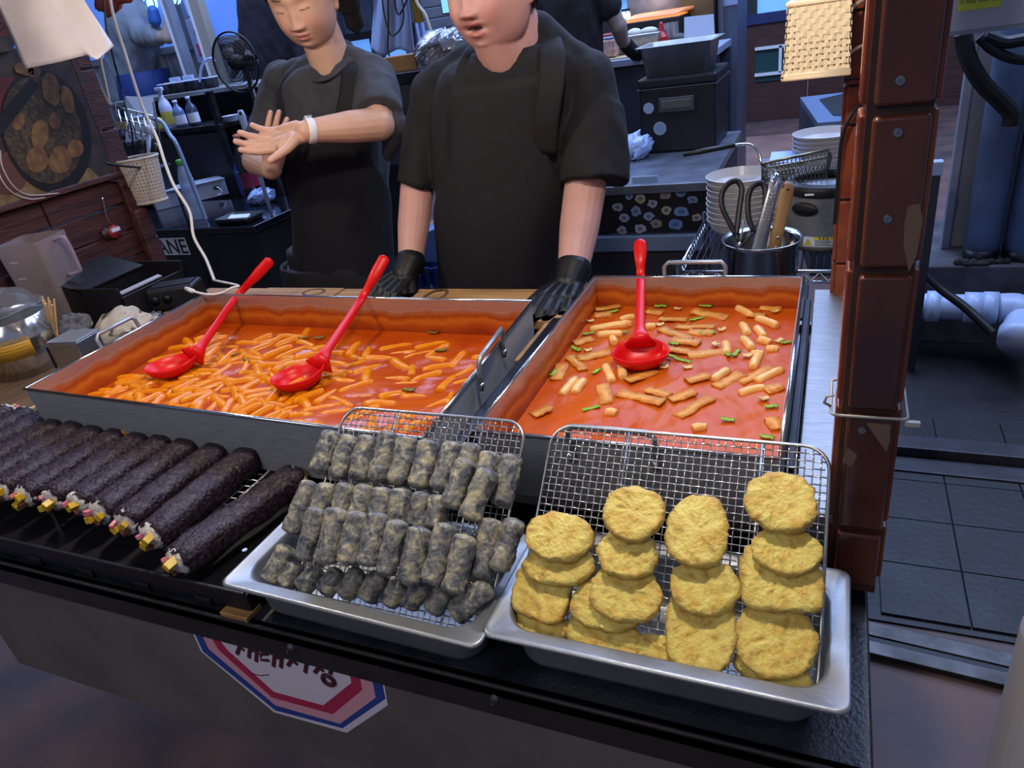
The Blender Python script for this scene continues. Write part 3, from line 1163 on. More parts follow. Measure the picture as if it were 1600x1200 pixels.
# ------------------------------------------------------------------ rice rolls wrapped in seaweed
m_nori = M('oiled_seaweed', '#1c1119', 0.26, var='#422d3b', scale=170, detail=9, bump=1.0, bscale=190, lo=0.42, hi=0.72, rvar=0.2)
m_rice = M('cooked_rice', '#d9d3cc', 0.5, bump=0.8, bscale=260, var='#b9b0a8', scale=120)
m_radish = M('pickled_radish', '#d6b41c', 0.35, var='#c79a18', scale=30)
m_ham = M('pink_ham', '#c8707a', 0.4, var='#a85560', scale=40)
m_egg = M('egg_strip', '#cfae62', 0.5)
m_burdock = M('burdock_strip', '#5a3428', 0.45)


def kimbap(label, f, b2, r, seed):
    f, b2 = Vector(f), Vector(b2)
    rng = random.Random(seed)
    d = (b2 - f).normalized()
    root = thing('seaweed_rice_roll', label, 'rice roll', f.lerp(b2, 0.5) - Vector((0, 0, r)), group='seaweed rice rolls on the black tray')
    up = Vector((0, 0, 1))
    side = d.cross(up).normalized()
    upv = side.cross(d).normalized()
    L = (b2 - f).length
    nl, nr = 26, 24
    rings = []
    for i in range(nl + 1):
        t = i / nl
        c = f + d * (L * t)
        ring = []
        e = 0.90 if i in (0, nl) else 1
        for j in range(nr):
            a = 2 * PI * j / nr
            ca, sa = math.cos(a), math.sin(a)
            k = 1 / ((abs(ca) ** 3.4 + abs(sa) ** 3.4) ** (1 / 3.4))
            ring.append(c + side * (ca * k * r * 1.0 * e) + upv * (sa * k * r * 0.84 * e))
        rings.append(ring)
    mb = MB().ring_loft(rings, False, False)
    co = np.array([tuple(p) for p in mb.v])
    ctr = np.repeat(np.array([tuple(f + d * (L * i / nl)) for i in range(nl + 1)]), nr, axis=0)
    nn = (co - ctr) / r
    co += nn * (wnoise(co, 11, seed, 2) * 0.0016 + wnoise(co, 45, seed + 1, 2) * 0.0007)[:, None]
    end = np.minimum(np.arange(len(co)) // nr, nl - np.arange(len(co)) // nr)
    jit = np.random.default_rng(seed).normal(size=len(co)) * 0.0022
    co += np.array(d)[None] * (jit * (end == 0))[:, None]
    mb.v = [tuple(c) for c in co]
    put('seaweed_wrap', mb, m_nori, root, smooth=True, solid=0.0012)
    for e, sgn in ((f, -1), (b2, 1)):
        rb = MB().ell(e - d * sgn * 0.005, (r * 0.93, 0.014, r * 0.80), R=Matrix((side, d, upv)).transposed(), nu=18, nv=12)
        co = np.array([tuple(p) for p in rb.v])
        co += np.random.default_rng(seed + sgn).normal(size=co.shape) * 0.0012
        rb.v = [tuple(c) for c in co]
        put('rice', rb, m_rice, root, smooth=True)
        for q in range(2 if sgn > 0 else 4):
            mt, nm = ((m_radish, 'pickled_radish'), (m_ham, 'ham_strip'), (m_radish, 'pickled_radish'), (m_burdock, 'burdock_strip'))[q] if sgn < 0 else ((m_ham, 'ham_strip'), (m_egg, 'egg_strip'))[q]
            if sgn > 0 and rng.random() < 0.35:
                mt, nm = m_radish, 'pickled_radish'
            a = rng.uniform(0, 1) + q * 1.6
            c = e + side * (math.cos(a) * r * 0.42) + upv * (math.sin(a) * r * 0.42) + d * sgn * rng.uniform(0.002, 0.011)
            R3 = Matrix((side, d, upv)).transposed() @ Euler((rng.uniform(-.3, .3), rng.uniform(0, 3), rng.uniform(-.3, .3))).to_matrix()
            s = rng.uniform(0.0115, 0.0145) if 'radish' in nm else rng.uniform(0.007, 0.010)
            put(nm, MB().box(c, (s, 0.02, s * 0.9), R3), mt, root, bevel=0.0012)
    return root


KB = [(276, 878, 466, 744, 0.866), (236, 840, 405, 703, 0.884), (196, 818, 352, 699, 0.884), (156, 802, 309, 690, 0.884), (120, 788, 277, 680, 0.884), (80, 782, 243, 675, 0.884), (38, 776, 214, 667, 0.884),
      (2, 768, 180, 662, 0.884), (-34, 762, 146, 659, 0.886), (-66, 752, 114, 655, 0.886), (-98, 742, 80, 652, 0.886), (-130, 734, 48, 648, 0.886), (-160, 726, 18, 644, 0.886)]
for k, (x0, y0, x1, y1, z) in enumerate(KB):
    lab = 'dark seaweed rice roll lying lowest, beside the tray of grey rolls' if k == 0 else '%s seaweed rice roll counted from the steel tray leftward' % ORD[k]
    if k > 10:
        lab = ('long seaweed rice roll cut by the left edge of the picture', 'seaweed rice roll farthest from the steel tray, only its back end showing')[k - 11]
    kimbap(lab, az(x0, y0, z), az(x1, y1, z), 0.0272, 500 + k)

m_blackplastic = M('black_plastic', '#141318', 0.42, bump=0.15, bscale=120)
bt = thing('black_roll_tray', 'black plastic tray under the seaweed rice rolls', 'tray', (-1.15, 0.6, BZ))
x0, x1, y0, y1 = -1.85, -0.715, 0.504, 0.735
put('floor_plate', MB().box(((x0 + x1) / 2, (y0 + y1) / 2, 0.812), (x1 - x0, y1 - y0, 0.008)), m_blackplastic, bt, bevel=0.002)
put('front_rim', MB().box(((x0 + x1) / 2, y0 + 0.002, 0.828), (x1 - x0, 0.006, 0.034)), m_blackplastic, bt, bevel=0.002)
put('back_rim', MB().box(((x0 + x1) / 2, y1, 0.828), (x1 - x0, 0.006, 0.034)), m_blackplastic, bt, bevel=0.002)
put('side_rim', MB().box((x1, (y0 + y1) / 2, 0.826), (0.006, y1 - y0, 0.03)), m_blackplastic, bt, bevel=0.002)
for i in range(9):
    put('front_notch', MB().box((-1.8 + i * 0.125, y0 - 0.002, 0.815), (0.03, 0.006, 0.014)), m_blackplastic, bt, bevel=0.002)
# wire rack under the upper rolls, its chain-like right edge showing
wr = thing('flat_wire_rack', 'flat wire rack lifting the seaweed rice rolls off the black tray', 'rack', (-1.2, 0.62, 0.838))
mb = MB()
xr = az(385, 765, 0.862).x
for i in range(60):
    x = xr - i * 0.018
    mb.tube([(x, 0.60, 0.8585), (x, 0.745, 0.8585)], 0.0014, 5)
for j in range(9):
    y = 0.605 + j * 0.017
    mb.tube([(xr, y, 0.8575), (-1.83, y, 0.8575)], 0.0016, 5)
put('wire_mesh', mb, m_wire, wr, kind='stuff', smooth=True)
put('frame', MB().tube([(-1.83, 0.60, 0.8585), (xr - .03, 0.60, 0.8585), (xr, 0.57, 0.8585), (xr + 0.004, 0.55, 0.8585), (xr + 0.004, 0.745, 0.8605), (xr - 0.01, 0.762, 0.866), (-1.83, 0.762, 0.866)], 0.0024, 8), m_wire, wr, smooth=True)
mb = MB()
for k in range(52):
    y = 0.548 + k * 0.0040
    mb.tube([(xr + 0.001, y, 0.861), (xr + 0.004, y + 0.0022, 0.8635), (xr + 0.008, y + 0.003, 0.860)], 0.0011, 5)
put('edge_twist', mb, m_wire, wr, kind='stuff', smooth=True)
for x in (-1.7, -1.2, -0.765):
    for y in (0.57, 0.715):
        put('foot', MB().cone((x, y, 0.8165), (x, y, 0.858), 0.004, 0.004, 8), m_wire, wr)
make_tray('steel tray rim showing behind the lowest seaweed rice roll', -0.95, -0.705, 0.738, 0.762, 0.8775, depth=0.05, fl=0.006) if False else None
st = thing('steel_strip', 'short steel strip behind the lowest seaweed rice roll', 'strip', az(448, 730, 0.88))
q = [az(415, 716, 0.872), az(480, 728, 0.872)]
put('plate', MB().hexa([q[0] + Vector((0, -0.012, -0.045)), q[1] + Vector((0, -0.012, -0.045)), q[1] + Vector((0, 0.004, -0.045)), q[0] + Vector((0, 0.004, -0.045)),
                        q[0] + Vector((0, -0.012, 0)), q[1] + Vector((0, -0.012, 0)), q[1] + Vector((0, 0.004, 0)), q[0] + Vector((0, 0.004, 0))]), m_steel, st, bevel=0.002)
wb = az(345, 930, 0.835)
solo('wooden_block', MB().box((-0.735, 0.505, 0.8087), (0.05, 0.03, 0.007)), m_wood, 'small wooden block under the corner of the black roll tray', 'block')
# ------------------------------------------------------------------ setting: floor, walls
m_floor = M('alley_floor', '#4a4145', 0.65, var='#755850', scale=3.2, bump=0.35, bscale=70, rvar=0.2)
m_floor_red = M('alley_red_floor', '#8a6a60', 0.6, var='#a07c6e', scale=3, bump=0.2, bscale=40)
m_wetfloor = M('wet_dark_floor', '#0d0c0f', 0.5, var='#141216', scale=6, bump=0.3, bscale=60, rvar=0.15)
m_brownwall = M('brown_boards', '#4a2a24', 0.6, var='#3a201d', scale=6, stretch=(1, 1, 6), bump=0.2, bscale=40)
m_greypanel = M('grey_blue_panel', '#5a6478', 0.55, var='#4c566a', scale=5)
m_corr = M('corrugated_grey', '#7a8494', 0.45, var='#646e80', scale=4)
m_bluewin = M('sky_window', '#7fb2f0', 0.2, emis='#6aa6ff', estr=0.75)
m_white = M('white_paint', '#d8dadf', 0.5)
m_greenglass = M('green_window_glass', '#2c4a4a', 0.15)
fl = MB()
fl.add([(-10, -1, 0), (3, -1, 0), (3, 10, 0), (-10, 10, 0)], [(0, 1, 2, 3)])
struct('floor', fl, m_floor)
fr_ = MB()
fr_.hexa([(-3.4, 4.6, 0.0), (0.6, 4.6, 0.0), (0.2, 8.0, 0.0), (-2.3, 8.0, 0.0), (-3.4, 4.6, 0.006), (0.6, 4.6, 0.006), (0.2, 8.0, 0.006), (-2.3, 8.0, 0.006)])
struct('floor_patch', fr_, m_floor_red)

# rear wall of the alley: brown board wainscot, slot windows, grey upper wall
YB = 8.9
wb_ = MB()
wall = thing('wall_back', None, None, (-3, YB, 0)); wall['kind'] = 'structure'
for i in range(16):
    x = -9.5 + i * 0.8
    put('board', MB().box((x, YB + 0.03, 0.5), (0.79, 0.06, 1.0)), m_brownwall, wall, bevel=0.006)
put('upper_wall', MB().box((-3.2, YB + 0.06, 3.1), (13, 0.1, 3.2)), m_greypanel, wall)
put('blue_rail', MB().box((-3.2, YB, 1.05), (13, 0.05, 0.1)), M('blue_paint', '#23305e', 0.5), wall)
put('lower_beam', MB().box((-3.2, YB, 1.5), (13, 0.06, 0.09)), M('dark_beam', '#2a2a30', 0.6), wall)
for i in range(20):
    x = -8.2 + i * 0.52
    put('slot_post', MB().box((x, YB + 0.02, 1.28), (0.17, 0.06, 0.4)), M('dark_beam', '#2a2a30'), wall)
put('sky_glass', MB().box((-3.2, YB + 0.05, 1.28), (13, 0.01, 0.4)), m_bluewin, wall)
for i in range(24):
    put('wall_rib', MB().box((-9 + i * 0.5, YB - 0.0, 3.1), (0.06, 0.03, 3.1)), m_greypanel, wall)
# window in the brown wall
p0, p1 = ay(1180, 78, YB - 0.02), ay(1290, 128, YB - 0.02)
w1 = thing('window_1', None, None, ((p0.x + p1.x) / 2, YB - 0.03, p1.z)); w1['kind'] = 'structure'
z0, z1 = ay(1182, 128, YB).z, ay(1182, 76, YB).z
put('pane', MB().box(((p0.x + p1.x) / 2, YB - 0.01, (z0 + z1) / 2), (p1.x - p0.x, 0.02, z1 - z0)), m_greenglass, w1)
for z in (z1, z0 + (z1 - z0) * 0.22):
    put('window_frame', MB().box(((p0.x + p1.x) / 2, YB - 0.035, z), (p1.x - p0.x, 0.04, 0.03)), m_white, w1)
for t in (0.36, 1.0):
    put('mullion', MB().box((p0.x + (p1.x - p0.x) * t, YB - 0.035, (z0 * .75 + z1 * 1.25) / 2), (0.03, 0.04, (z1 - z0) * .78)), m_white, w1)
struct('wall_left', MB().box((-8.6, 4.5, 2), (0.1, 11, 4)), m_greypanel)
# corrugated metal wall with a glazed upper part behind the left kitchen
P = [ad(150, 110, 5.2), ad(352, 110, 5.2)]
YL = 4.15
wl = thing('wall_partition', None, None, (-4.5, YL, 0)); wl['kind'] = 'structure'
xL0, xL1 = ay(150, 60, YL).x, ay(420, 60, YL).x
zg = ay(300, 72, YL).z
n = 46
for i in range(n):
    x = xL0 - 1.6 + (xL1 - xL0 + 1.6) * i / n
    wdt = (xL1 - xL0 + 1.6) / n
    put('corrugation', MB().prism([(0, 0), (wdt, 0), (wdt * .75, 0.018), (wdt * .25, 0.018)], (x, YL, 0), (1, 0, 0), (0, -1, 0), -zg), m_corr, wl)
put('glass_panel', MB().box(((xL0 + xL1) / 2 - 0.8, YL + 0.01, (zg + 2.9) / 2), (xL1 - xL0 + 1.6, 0.012, 2.9 - zg)), M('blue_daylight_glass', '#5d86d8', 0.3, emis='#5d8ae6', estr=0.55), wl)
put('glass_sill', MB().box(((xL0 + xL1) / 2 - 0.8, YL - 0.01, zg), (xL1 - xL0 + 1.6, 0.05, 0.04)), m_corr, wl)
for px in (205, 290):
    xx = ay(px, 30, YL).x
    put('mullion', MB().box((xx, YL - 0.015, (zg + 2.9) / 2), (0.05, 0.04, 2.9 - zg)), m_corr, wl)
# round lamps seen through the glass
m_lamp = M('lamp_glow', '#bfe8f0', 0.3, emis='#a8e0f2', estr=1.5)
for k, (px, py, r) in enumerate(((218, 8, 0.036), (235, 5, 0.036), (271, -2, 0.034), (298, -4, 0.034))):
    c = ay(px, py, YL - 0.06)
    L = thing('round_lamp', '%s round pale lamp from the left, glowing by the blue glass' % ORD[k], 'lamp', c, group='round lamps by the blue glass')
    put('disc', MB().cone(c, c + Vector((0, 0.03, 0)), r, r, 20), m_lamp, L, smooth=True)
    put('ring', MB().tube([c + Vector((r * 1.06 * math.cos(a * PI / 10), -0.004, r * 1.06 * math.sin(a * PI / 10))) for a in range(21)], 0.004, 6), m_corr, L, smooth=True)
    put('bracket', MB().box(c + Vector((0, 0.045, 0)), (0.015, 0.03, 0.015)), m_corr, L)

# stall posts ------------------------------------------------------------
m_tile = M('glazed_brown_tile', '#40201a', 0.24, var='#5e3222', scale=9, detail=6, bump=0.35, bscale=38, coat=0.4, stretch=(1, 1, 0.5), rvar=0.12)
m_tile2 = M('glazed_orange_tile', '#8a4420', 0.25, var='#6a2c18', scale=14, detail=6, bump=0.3, bscale=45, coat=0.3)
m_grout = M('dark_grout', '#33201b', 0.55, var='#4a2d22', scale=20)
m_wear = M('worn_tile_body', '#6e5a4a', 0.7)


def tile_slab(c, s, r, th_axis):
    """pillow-edged tile"""
    return MB().box(c, s)


X0, X1, YP = 0.0225, 0.0785, 0.722
pil = thing('tiled_post', 'near brown glazed tile post at the right end of the counter', 'post', (0.05, YP + 0.03, 0.82))
put('core', MB().box(((X0 + X1) / 2, YP + 0.033, 1.35), (X1 - X0 - 0.004, 0.058, 1.06)), m_grout, pil)
zt = [0.832, 0.917, 1.076, 1.232, 1.378, 1.535, 1.69, 1.85]
for i in range(len(zt) - 1):
    a, b2 = zt[i] + 0.004, zt[i + 1] - 0.004
    lean = 0.0
    put('tile', MB().box(((X0 + X1) / 2 + 0.002, YP + 0.002, (a + b2) / 2), (X1 - X0 - 0.010, 0.014, b2 - a)), m_tile, pil, bevel=0.0045, seg=3)
    put('tile', MB().box((X0 + 0.001, YP + 0.036, (a + b2) / 2), (0.010, 0.044, b2 - a)), m_tile2, pil, bevel=0.003, seg=2)
    put('tile', MB().box((X1 - 0.001, YP + 0.036, (a + b2) / 2), (0.010, 0.044, b2 - a)), m_tile2, pil, bevel=0.003, seg=2)
for px, py in ((1407, 126), (1403, 207), (1387, 342), (1347, 672)):
    c = ay(px, py, YP - 0.0055)
    s_ = put('screw', MB().cone(c, c + Vector((0, -0.002, 0)), 0.0042, 0.0036, 14).box(c + Vector((0, -0.0022, 0)), (0.005, 0.0006, 0.0008)).box(c + Vector((0, -0.0022, 0)), (0.0008, 0.0006, 0.005)), m_screw, pil)
for k, pts in enumerate(([(1418, 322), (1437, 318), (1442, 345), (1432, 400), (1420, 425), (1412, 385), (1413, 350)], [(1353, 660), (1392, 664), (1390, 690), (1385, 707)], [(1316, 722), (1325, 700), (1340, 712), (1330, 730)])):
    q = [ay(*p, YP - 0.0053) for p in pts]
    put('chipped_patch', MB().ring_loft([[p + Vector((0, 0.0006, 0)) for p in q], q]), m_wear, pil, label='pale chipped patch in the glaze')
# zip tie round the near post
zt_ = az(1330, 648, 1.08)
zc = ay(1350, 650, YP - 0.006).z
tie = thing('cable_tie', 'white cable tie looped round the near tiled post', 'cable tie', (0.05, YP, zc))
ring = rrect(X0 - 0.009, X1 + 0.008, YP - 0.008, YP + 0.072, 0.006, zc)
put('loop', MB().tube(ring + [ring[0]], 0.0016, 6), M('clear_nylon', '#a9a49c', 0.4), tie, smooth=True)
put('tail', MB().tube([(X0 - 0.009, YP + 0.01, zc), (X0 - 0.016, YP - 0.004, zc + 0.012), (X0 - 0.014, YP - 0.008, zc + 0.022), (X0 - 0.007, YP - 0.008, zc + 0.024)], 0.0015, 6), M('clear_nylon', '#a9a49c', 0.4), tie, smooth=True)
put('lock', MB().box((X1 + 0.012, YP - 0.008, zc - 0.004), (0.014, 0.005, 0.005)), M('clear_nylon', '#a9a49c', 0.4), tie)

YQ = 1.43
pil2 = thing('tiled_post', 'far orange brown tile post behind the near one, holding the woven basket', 'post', (0.04, YQ, 0.86))
xq0, xq1 = 0.013, 0.075
put('core', MB().box(((xq0 + xq1) / 2, YQ + 0.03, 1.36), (xq1 - xq0 - 0.004, 0.056, 1.0)), m_grout, pil2)
zq = [0.86, 0.897, 0.985, 1.108, 1.24, 1.305, 1.42, 1.54, 1.66, 1.80]
for i in range(len(zq) - 1):
    a, b2 = zq[i] + 0.002, zq[i + 1] - 0.002
    put('tile', MB().box(((xq0 + xq1) / 2, YQ + 0.001, (a + b2) / 2), (xq1 - xq0 - 0.006, 0.012, b2 - a)), m_tile2, pil2, bevel=0.003)
    put('tile', MB().box((xq0 + 0.001, YQ + 0.033, (a + b2) / 2), (0.009, 0.046, b2 - a)), m_tile2, pil2, bevel=0.002)
for px, py in ((1347, 142), (1340, 205), (1330, 330)):
    c = ay(px, py, YQ - 0.006)
    put('screw', MB().cone(c, c + Vector((0, -0.002, 0)), 0.0045, 0.004, 12), m_screw, pil2)
cabp = [ay(1347, 160, YQ - 0.012), ay(1330, 180, YQ - 0.02), ay(1316, 215, YQ - 0.02), ay(1311, 260, YQ - 0.018), ay(1308, 300, YQ - 0.014), ay(1304, 350, YQ - 0.012)]
solo('black_cable', MB().tube(bez(cabp, 8), 0.0035, 8), M('black_rubber', '#121114', 0.4), 'thin black cable running down the far tiled post', 'cable')

# left post and plank side wall ---------------------------------------------
m_plank = M('dark_red_plank', '#4a1f1b', 0.55, var='#2f1413', scale=7, stretch=(1, 1, 7), bump=0.55, bscale=42, detail=7)
m_plank2 = M('dark_brown_plank', '#4a2420', 0.55, var='#2a1312', scale=9, stretch=(3, .5, 6), bump=0.5, bscale=42, detail=7)
XW = -2.04
sw = thing('plank_side_wall', 'dark red plank wall along the left end of the stall', 'wall panel', (XW, 1.15, 0.80))
zz = [0.80, 0.90, 0.985, 1.065, 1.145, 1.222]
for i in range(5):
    for j, (y0, y1) in enumerate(((0.50, 0.98), (0.98, 1.34), (1.34, 1.62))):
        o_ = 0.13 * (i % 2)
        put('plank', MB().box((XW - 0.012 - 0.003 * ((i + j) % 2), (y0 + y1) / 2, (zz[i] + zz[i + 1]) / 2), (0.02, y1 - y0 - 0.004, zz[i + 1] - zz[i] - 0.004)), m_plank2, sw, bevel=0.003)
put('top_cap', MB().box((XW - 0.006, 1.06, 1.232), (0.05, 1.11, 0.018)), m_plank2, sw, bevel=0.004)
YPo = 1.60
lp = thing('wooden_post', 'dark red wooden post at the left end of the stall beside the wok poster', 'post', (XW + 0.01, YPo + 0.03, 0.86))
for i, (z0, z1) in enumerate(((0.80, 1.02), (1.02, 1.19), (1.19, 1.36), (1.36, 1.53), (1.53, 1.70), (1.70, 1.95))):
    put('block', MB().box((XW - 0.022, YPo + 0.032, (z0 + z1) / 2), (0.06, 0.066, z1 - z0 - 0.003)), m_plank, lp, bevel=0.004)
put('corner_strip', MB().box((XW + 0.008, YPo + 0.000, 1.40), (0.012, 0.012, 1.08)), m_plank, lp, bevel=0.003)
put('foot_block', MB().box((XW + 0.018, YPo + 0.020, 0.99), (0.02, 0.05, 0.26)), m_plank2, lp, bevel=0.014, seg=4)

# ledge at the left end ------------------------------------------------------
lg = thing('side_ledge', 'dark ledge at the left end of the stall that carries the canister', 'ledge', (-1.65, 1.1, 0.88))
put('ledge_top', MB().box((-1.745, 1.005, 0.885), (0.55, 0.89, 0.02)), M('ledge_wood', '#6a5038', 0.6, var='#4c3828', scale=9, stretch=(9, 1, 9)), lg, bevel=0.003)
put('ledge_front', MB().box((-1.745, 0.562, 0.855), (0.55, 0.012, 0.04)), m_darkmetal, lg)
for y in (1.05, 1.42):
    put('leg', MB().box((-1.95, y, 0.44), (0.03, 0.03, 0.87)), m_darkmetal, lg)

# wok poster -----------------------------------------------------------------
m_pdark = M('poster_dark', '#241f22', 0.5, var='#3a2e2c', scale=18)
m_pred = M('poster_red', '#5a2224', 0.5, var='#42161a', scale=40, detail=8)
m_poil = M('poster_oil', '#2a211a', 0.5, var='#463826', scale=95, detail=8, lo=0.45, hi=0.6)
m_pfry = M('poster_fry', '#705030', 0.5, var='#4e3420', scale=45, detail=6)
m_pcream = M('poster_cream', '#7c6648', 0.5, var='#5e4a30', scale=30)
m_pblack = M('poster_black', '#0f0e11', 0.5)
XP = XW + 0.012
pos = thing('wok_poster', 'printed poster of a wok of frying pieces above the plank wall', 'poster', ax(70, 300, XP))


def flatp(name, pts, lvl, mat, parent, fn=None, X=XP):
    q = [ax(px, py, X + 0.0012 * lvl) for px, py in pts]
    return put(name, MB().ring_loft([q, [p - Vector((0.0012, 0, 0)) for p in q]]), mat, parent)


def ovalpx(cx, cy, rx, ry, ph=0, n=22, wob=0.0, seed=0):
    rg = random.Random(seed)
    out = []
    for k in range(n):
        a = 2 * PI * k / n
        w = 1 + wob * rg.uniform(-1, 1)
        u, v = rx * w * math.cos(a), ry * w * math.sin(a)
        out.append((cx + u * math.cos(ph) - v * math.sin(ph), cy + u * math.sin(ph) + v * math.cos(ph)))
    return out


flatp('sheet', [(-80, 95), (108, 60), (190, 285), (165, 283), (0, 330), (-60, 345)], 0, m_pdark, pos)
flatp('red_print', [(-60, 125), (25, 120), (40, 150), (10, 195), (-60, 220)], 1, m_pred, pos)
flatp('cream_print', [(-20, 265), (20, 230), (60, 290), (140, 262), (160, 283), (0, 325), (-40, 330)], 1, m_pcream, pos)
flatp('pot_print', ovalpx(10, 272, 34, 32, 0.3), 2, M('poster_pot', '#50322a', 0.5), pos)
flatp('wok_rim_print', ovalpx(72, 205, 68, 98, -0.28, 40), 3, m_pblack, pos)
flatp('wok_oil_print', ovalpx(66, 203, 60, 86, -0.28, 40), 4, m_poil, pos)
flatp('wok_handle_print', [(-30, 215), (48, 122), (62, 134), (-20, 240)], 5, m_pblack, pos)
for k, (cx, cy, rx, ry, ph) in enumerate(((58, 250, 17, 20, 0), (94, 250, 18, 22, .2), (62, 210, 13, 24, .1), (80, 140, 15, 26, -.2), (105, 155, 10, 24, -.3), (86, 188, 9, 14, 0), (118, 232, 12, 14, 0), (30, 190, 9, 14, .3), (38, 108, 16, 10, .3), (54, 112, 10, 10, 0))):
    flatp('fried_piece_print', ovalpx(cx, cy, rx, ry, ph, 16, 0.08, k), 5, m_pfry, pos)
for pts in ([(0, 235), (4, 262), (22, 292), (48, 305), (92, 302)], [(-6, 240), (0, 275), (18, 300), (45, 311), (70, 309)]):
    q = bez([ax(px, py, XP + 0.009) for px, py in pts], 6)
    put('white_rim_print', MB().tube(q, 0.0022, 6), M('poster_white', '#9d8f88', 0.5), pos, smooth=True)
rsn = thing('red_menu_sign', 'dull red sign behind the hanging white bag at the left edge', 'sign', ax(0, 60, XP + 0.02))
flatp('panel', [(-60, -20), (22, -20), (22, 78), (-60, 95)], 12, m_pred, rsn)
flatp('dark_band', [(-60, 60), (22, 55), (22, 78), (-60, 95)], 13, m_pdark, rsn)
for k, (cx, cy) in enumerate(((3, 40),)):
    q = bez([ax(*p, XP + 0.018) for p in ovalpx(cx, cy, 4, 5, 0, 10)], 3)
    put('letter_mark', MB().tube(q, 0.0012, 5), m_pblack, rsn)

# hanging white bag ----------------------------------------------------------
m_bag = M('white_poly_bag', '#b4a9a8', 0.42, bump=0.5, bscale=24, var='#a59a9c', scale=3, sss=0.1)
bag = thing('hanging_bag', 'white plastic bag hanging in the upper left corner', 'bag', ad(80, 60, 1.62))
outline = [(-30, -60), (122, -60), (131, 0), (178, 72), (153, 94), (136, 86), (38, 108), (0, 15)]


def bag_sheet(dep0, sgn):
    # triangulated grid between the left and right outlines
    Lf = [(-34, -60), (-14, -20), (0, 15), (20, 62), (38, 108)]
    Rt = [(122, -60), (126, -25), (133, 3), (156, 38), (178, 72)]
    Bt = [(38, 108), (88, 98), (136, 86), (152, 94), (178, 72)]
    nu, nv = 26, 24
    lerp = lambda A, t: tuple(A[min(int(t * 4), 3)][k] * (1 - (t * 4 - min(int(t * 4), 3))) + A[min(int(t * 4), 3) + 1][k] * (t * 4 - min(int(t * 4), 3)) for k in (0, 1))
    vs = []
    for j in range(nv + 1):
        v = j / nv
        for i in range(nu + 1):
            u = i / nu
            L, R = lerp(Lf, v), lerp(Rt, v)
            x, y = L[0] * (1 - u) + R[0] * u, L[1] * (1 - u) + R[1] * u
            bx, by = lerp(Bt, u)
            y0 = Lf[4][1] * (1 - u) + Rt[4][1] * u
            x0_ = Lf[4][0] * (1 - u) + Rt[4][0] * u
            y += (by - y0) * v ** 3
            x += (bx - x0_) * v ** 3
            fold = 0.02 * abs(u - 0.62) * 2 + 0.008 * math.sin(u * 9 + v * 3) + 0.005 * math.sin(v * 8 - u * 5)
            vs.append(ad(x, y, dep0 + fold + sgn * 0.018 * math.sin(PI * u) * min(1, 0.3 + v)))
    fs = [(j * (nu + 1) + i, j * (nu + 1) + i + 1, (j + 1) * (nu + 1) + i + 1, (j + 1) * (nu + 1) + i) for j in range(nv) for i in range(nu)]
    return MB().add(vs, fs)


put('front_sheet', bag_sheet(1.60, -1), m_bag, bag, smooth=True, solid=0.0008)
put('back_sheet', bag_sheet(1.63, 1), m_bag, bag, smooth=True, solid=0.0008)
hk = ad(60, -62, 1.62)
put('hook', MB().tube([hk, hk + Vector((0, 0, 0.05)), hk + Vector((0.01, 0, 0.10))], 0.003, 6), m_screw, bag)

# right side behind the near post -------------------------------------------
wd = thing('wet_floor_area', 'dark wet tiled floor to the right of the near post', 'floor area', (1.0, 2.0, 0.0)) if False else None
df = thing('floor_right', None, None, (1.2, 2, 0)); df['kind'] = 'structure'
put('slab', MB().box((1.25, 2.55, 0.002), (2.3, 2.1, 0.008)), m_wetfloor, df)
for i in range(9):
    for j in range(5):
        x, y = 0.28 + i * 0.2, 1.62 + j * 0.2
        put('floor_tile', MB().box((x, y, 0.0085), (0.1975, 0.1975, 0.009)), m_wetfloor, df, bevel=0.002)
drain = thing('drain_channel', 'long pair of worn steel strips with a dark slot in the floor', 'drain', (0.8, 1.43, 0.0))
m_drain = M('wet_steel_strip', '#4a4745', 0.3, 0.8, var='#33302f', scale=12, bump=0.2, bscale=60)
d0, d1 = az(1365, 1003, 0.01), az(1600, 1058, 0.01)
dv = (d1 - d0).normalized()
dn = Vector((-dv.y, dv.x, 0))
for s_, w_ in ((0.032, 0.045), (-0.028, 0.04)):
    c = d0 + dn * s_
    put('strip', MB().hexa([c - dv * .3 - dn * w_ / 2, c + dv * 1.6 - dn * w_ / 2, c + dv * 1.6 + dn * w_ / 2, c - dv * .3 + dn * w_ / 2] + [q + Vector((0, 0, 0.012)) for q in (c - dv * .3 - dn * w_ / 2, c + dv * 1.6 - dn * w_ / 2, c + dv * 1.6 + dn * w_ / 2, c - dv * .3 + dn * w_ / 2)]), m_drain, drain, bevel=0.002)
put('slot', MB().hexa([d0 - dv * .3 - dn * .01, d0 + dv * 1.6 - dn * .01, d0 + dv * 1.6 + dn * .01, d0 - dv * .3 + dn * .01] + [q + Vector((0, 0, 0.008)) for q in (d0 - dv * .3 - dn * .01, d0 + dv * 1.6 - dn * .01, d0 + dv * 1.6 + dn * .01, d0 - dv * .3 + dn * .01)]), m_pblack, drain)
stp = thing('low_kerb', 'low dark kerb crossing the wet floor behind the near post', 'kerb', (0.8, 2.25, 0))
k0, k1 = az(1395, 722, 0.02), az(1600, 742, 0.02)
kv = (k1 - k0).normalized(); kn = Vector((-kv.y, kv.x, 0))
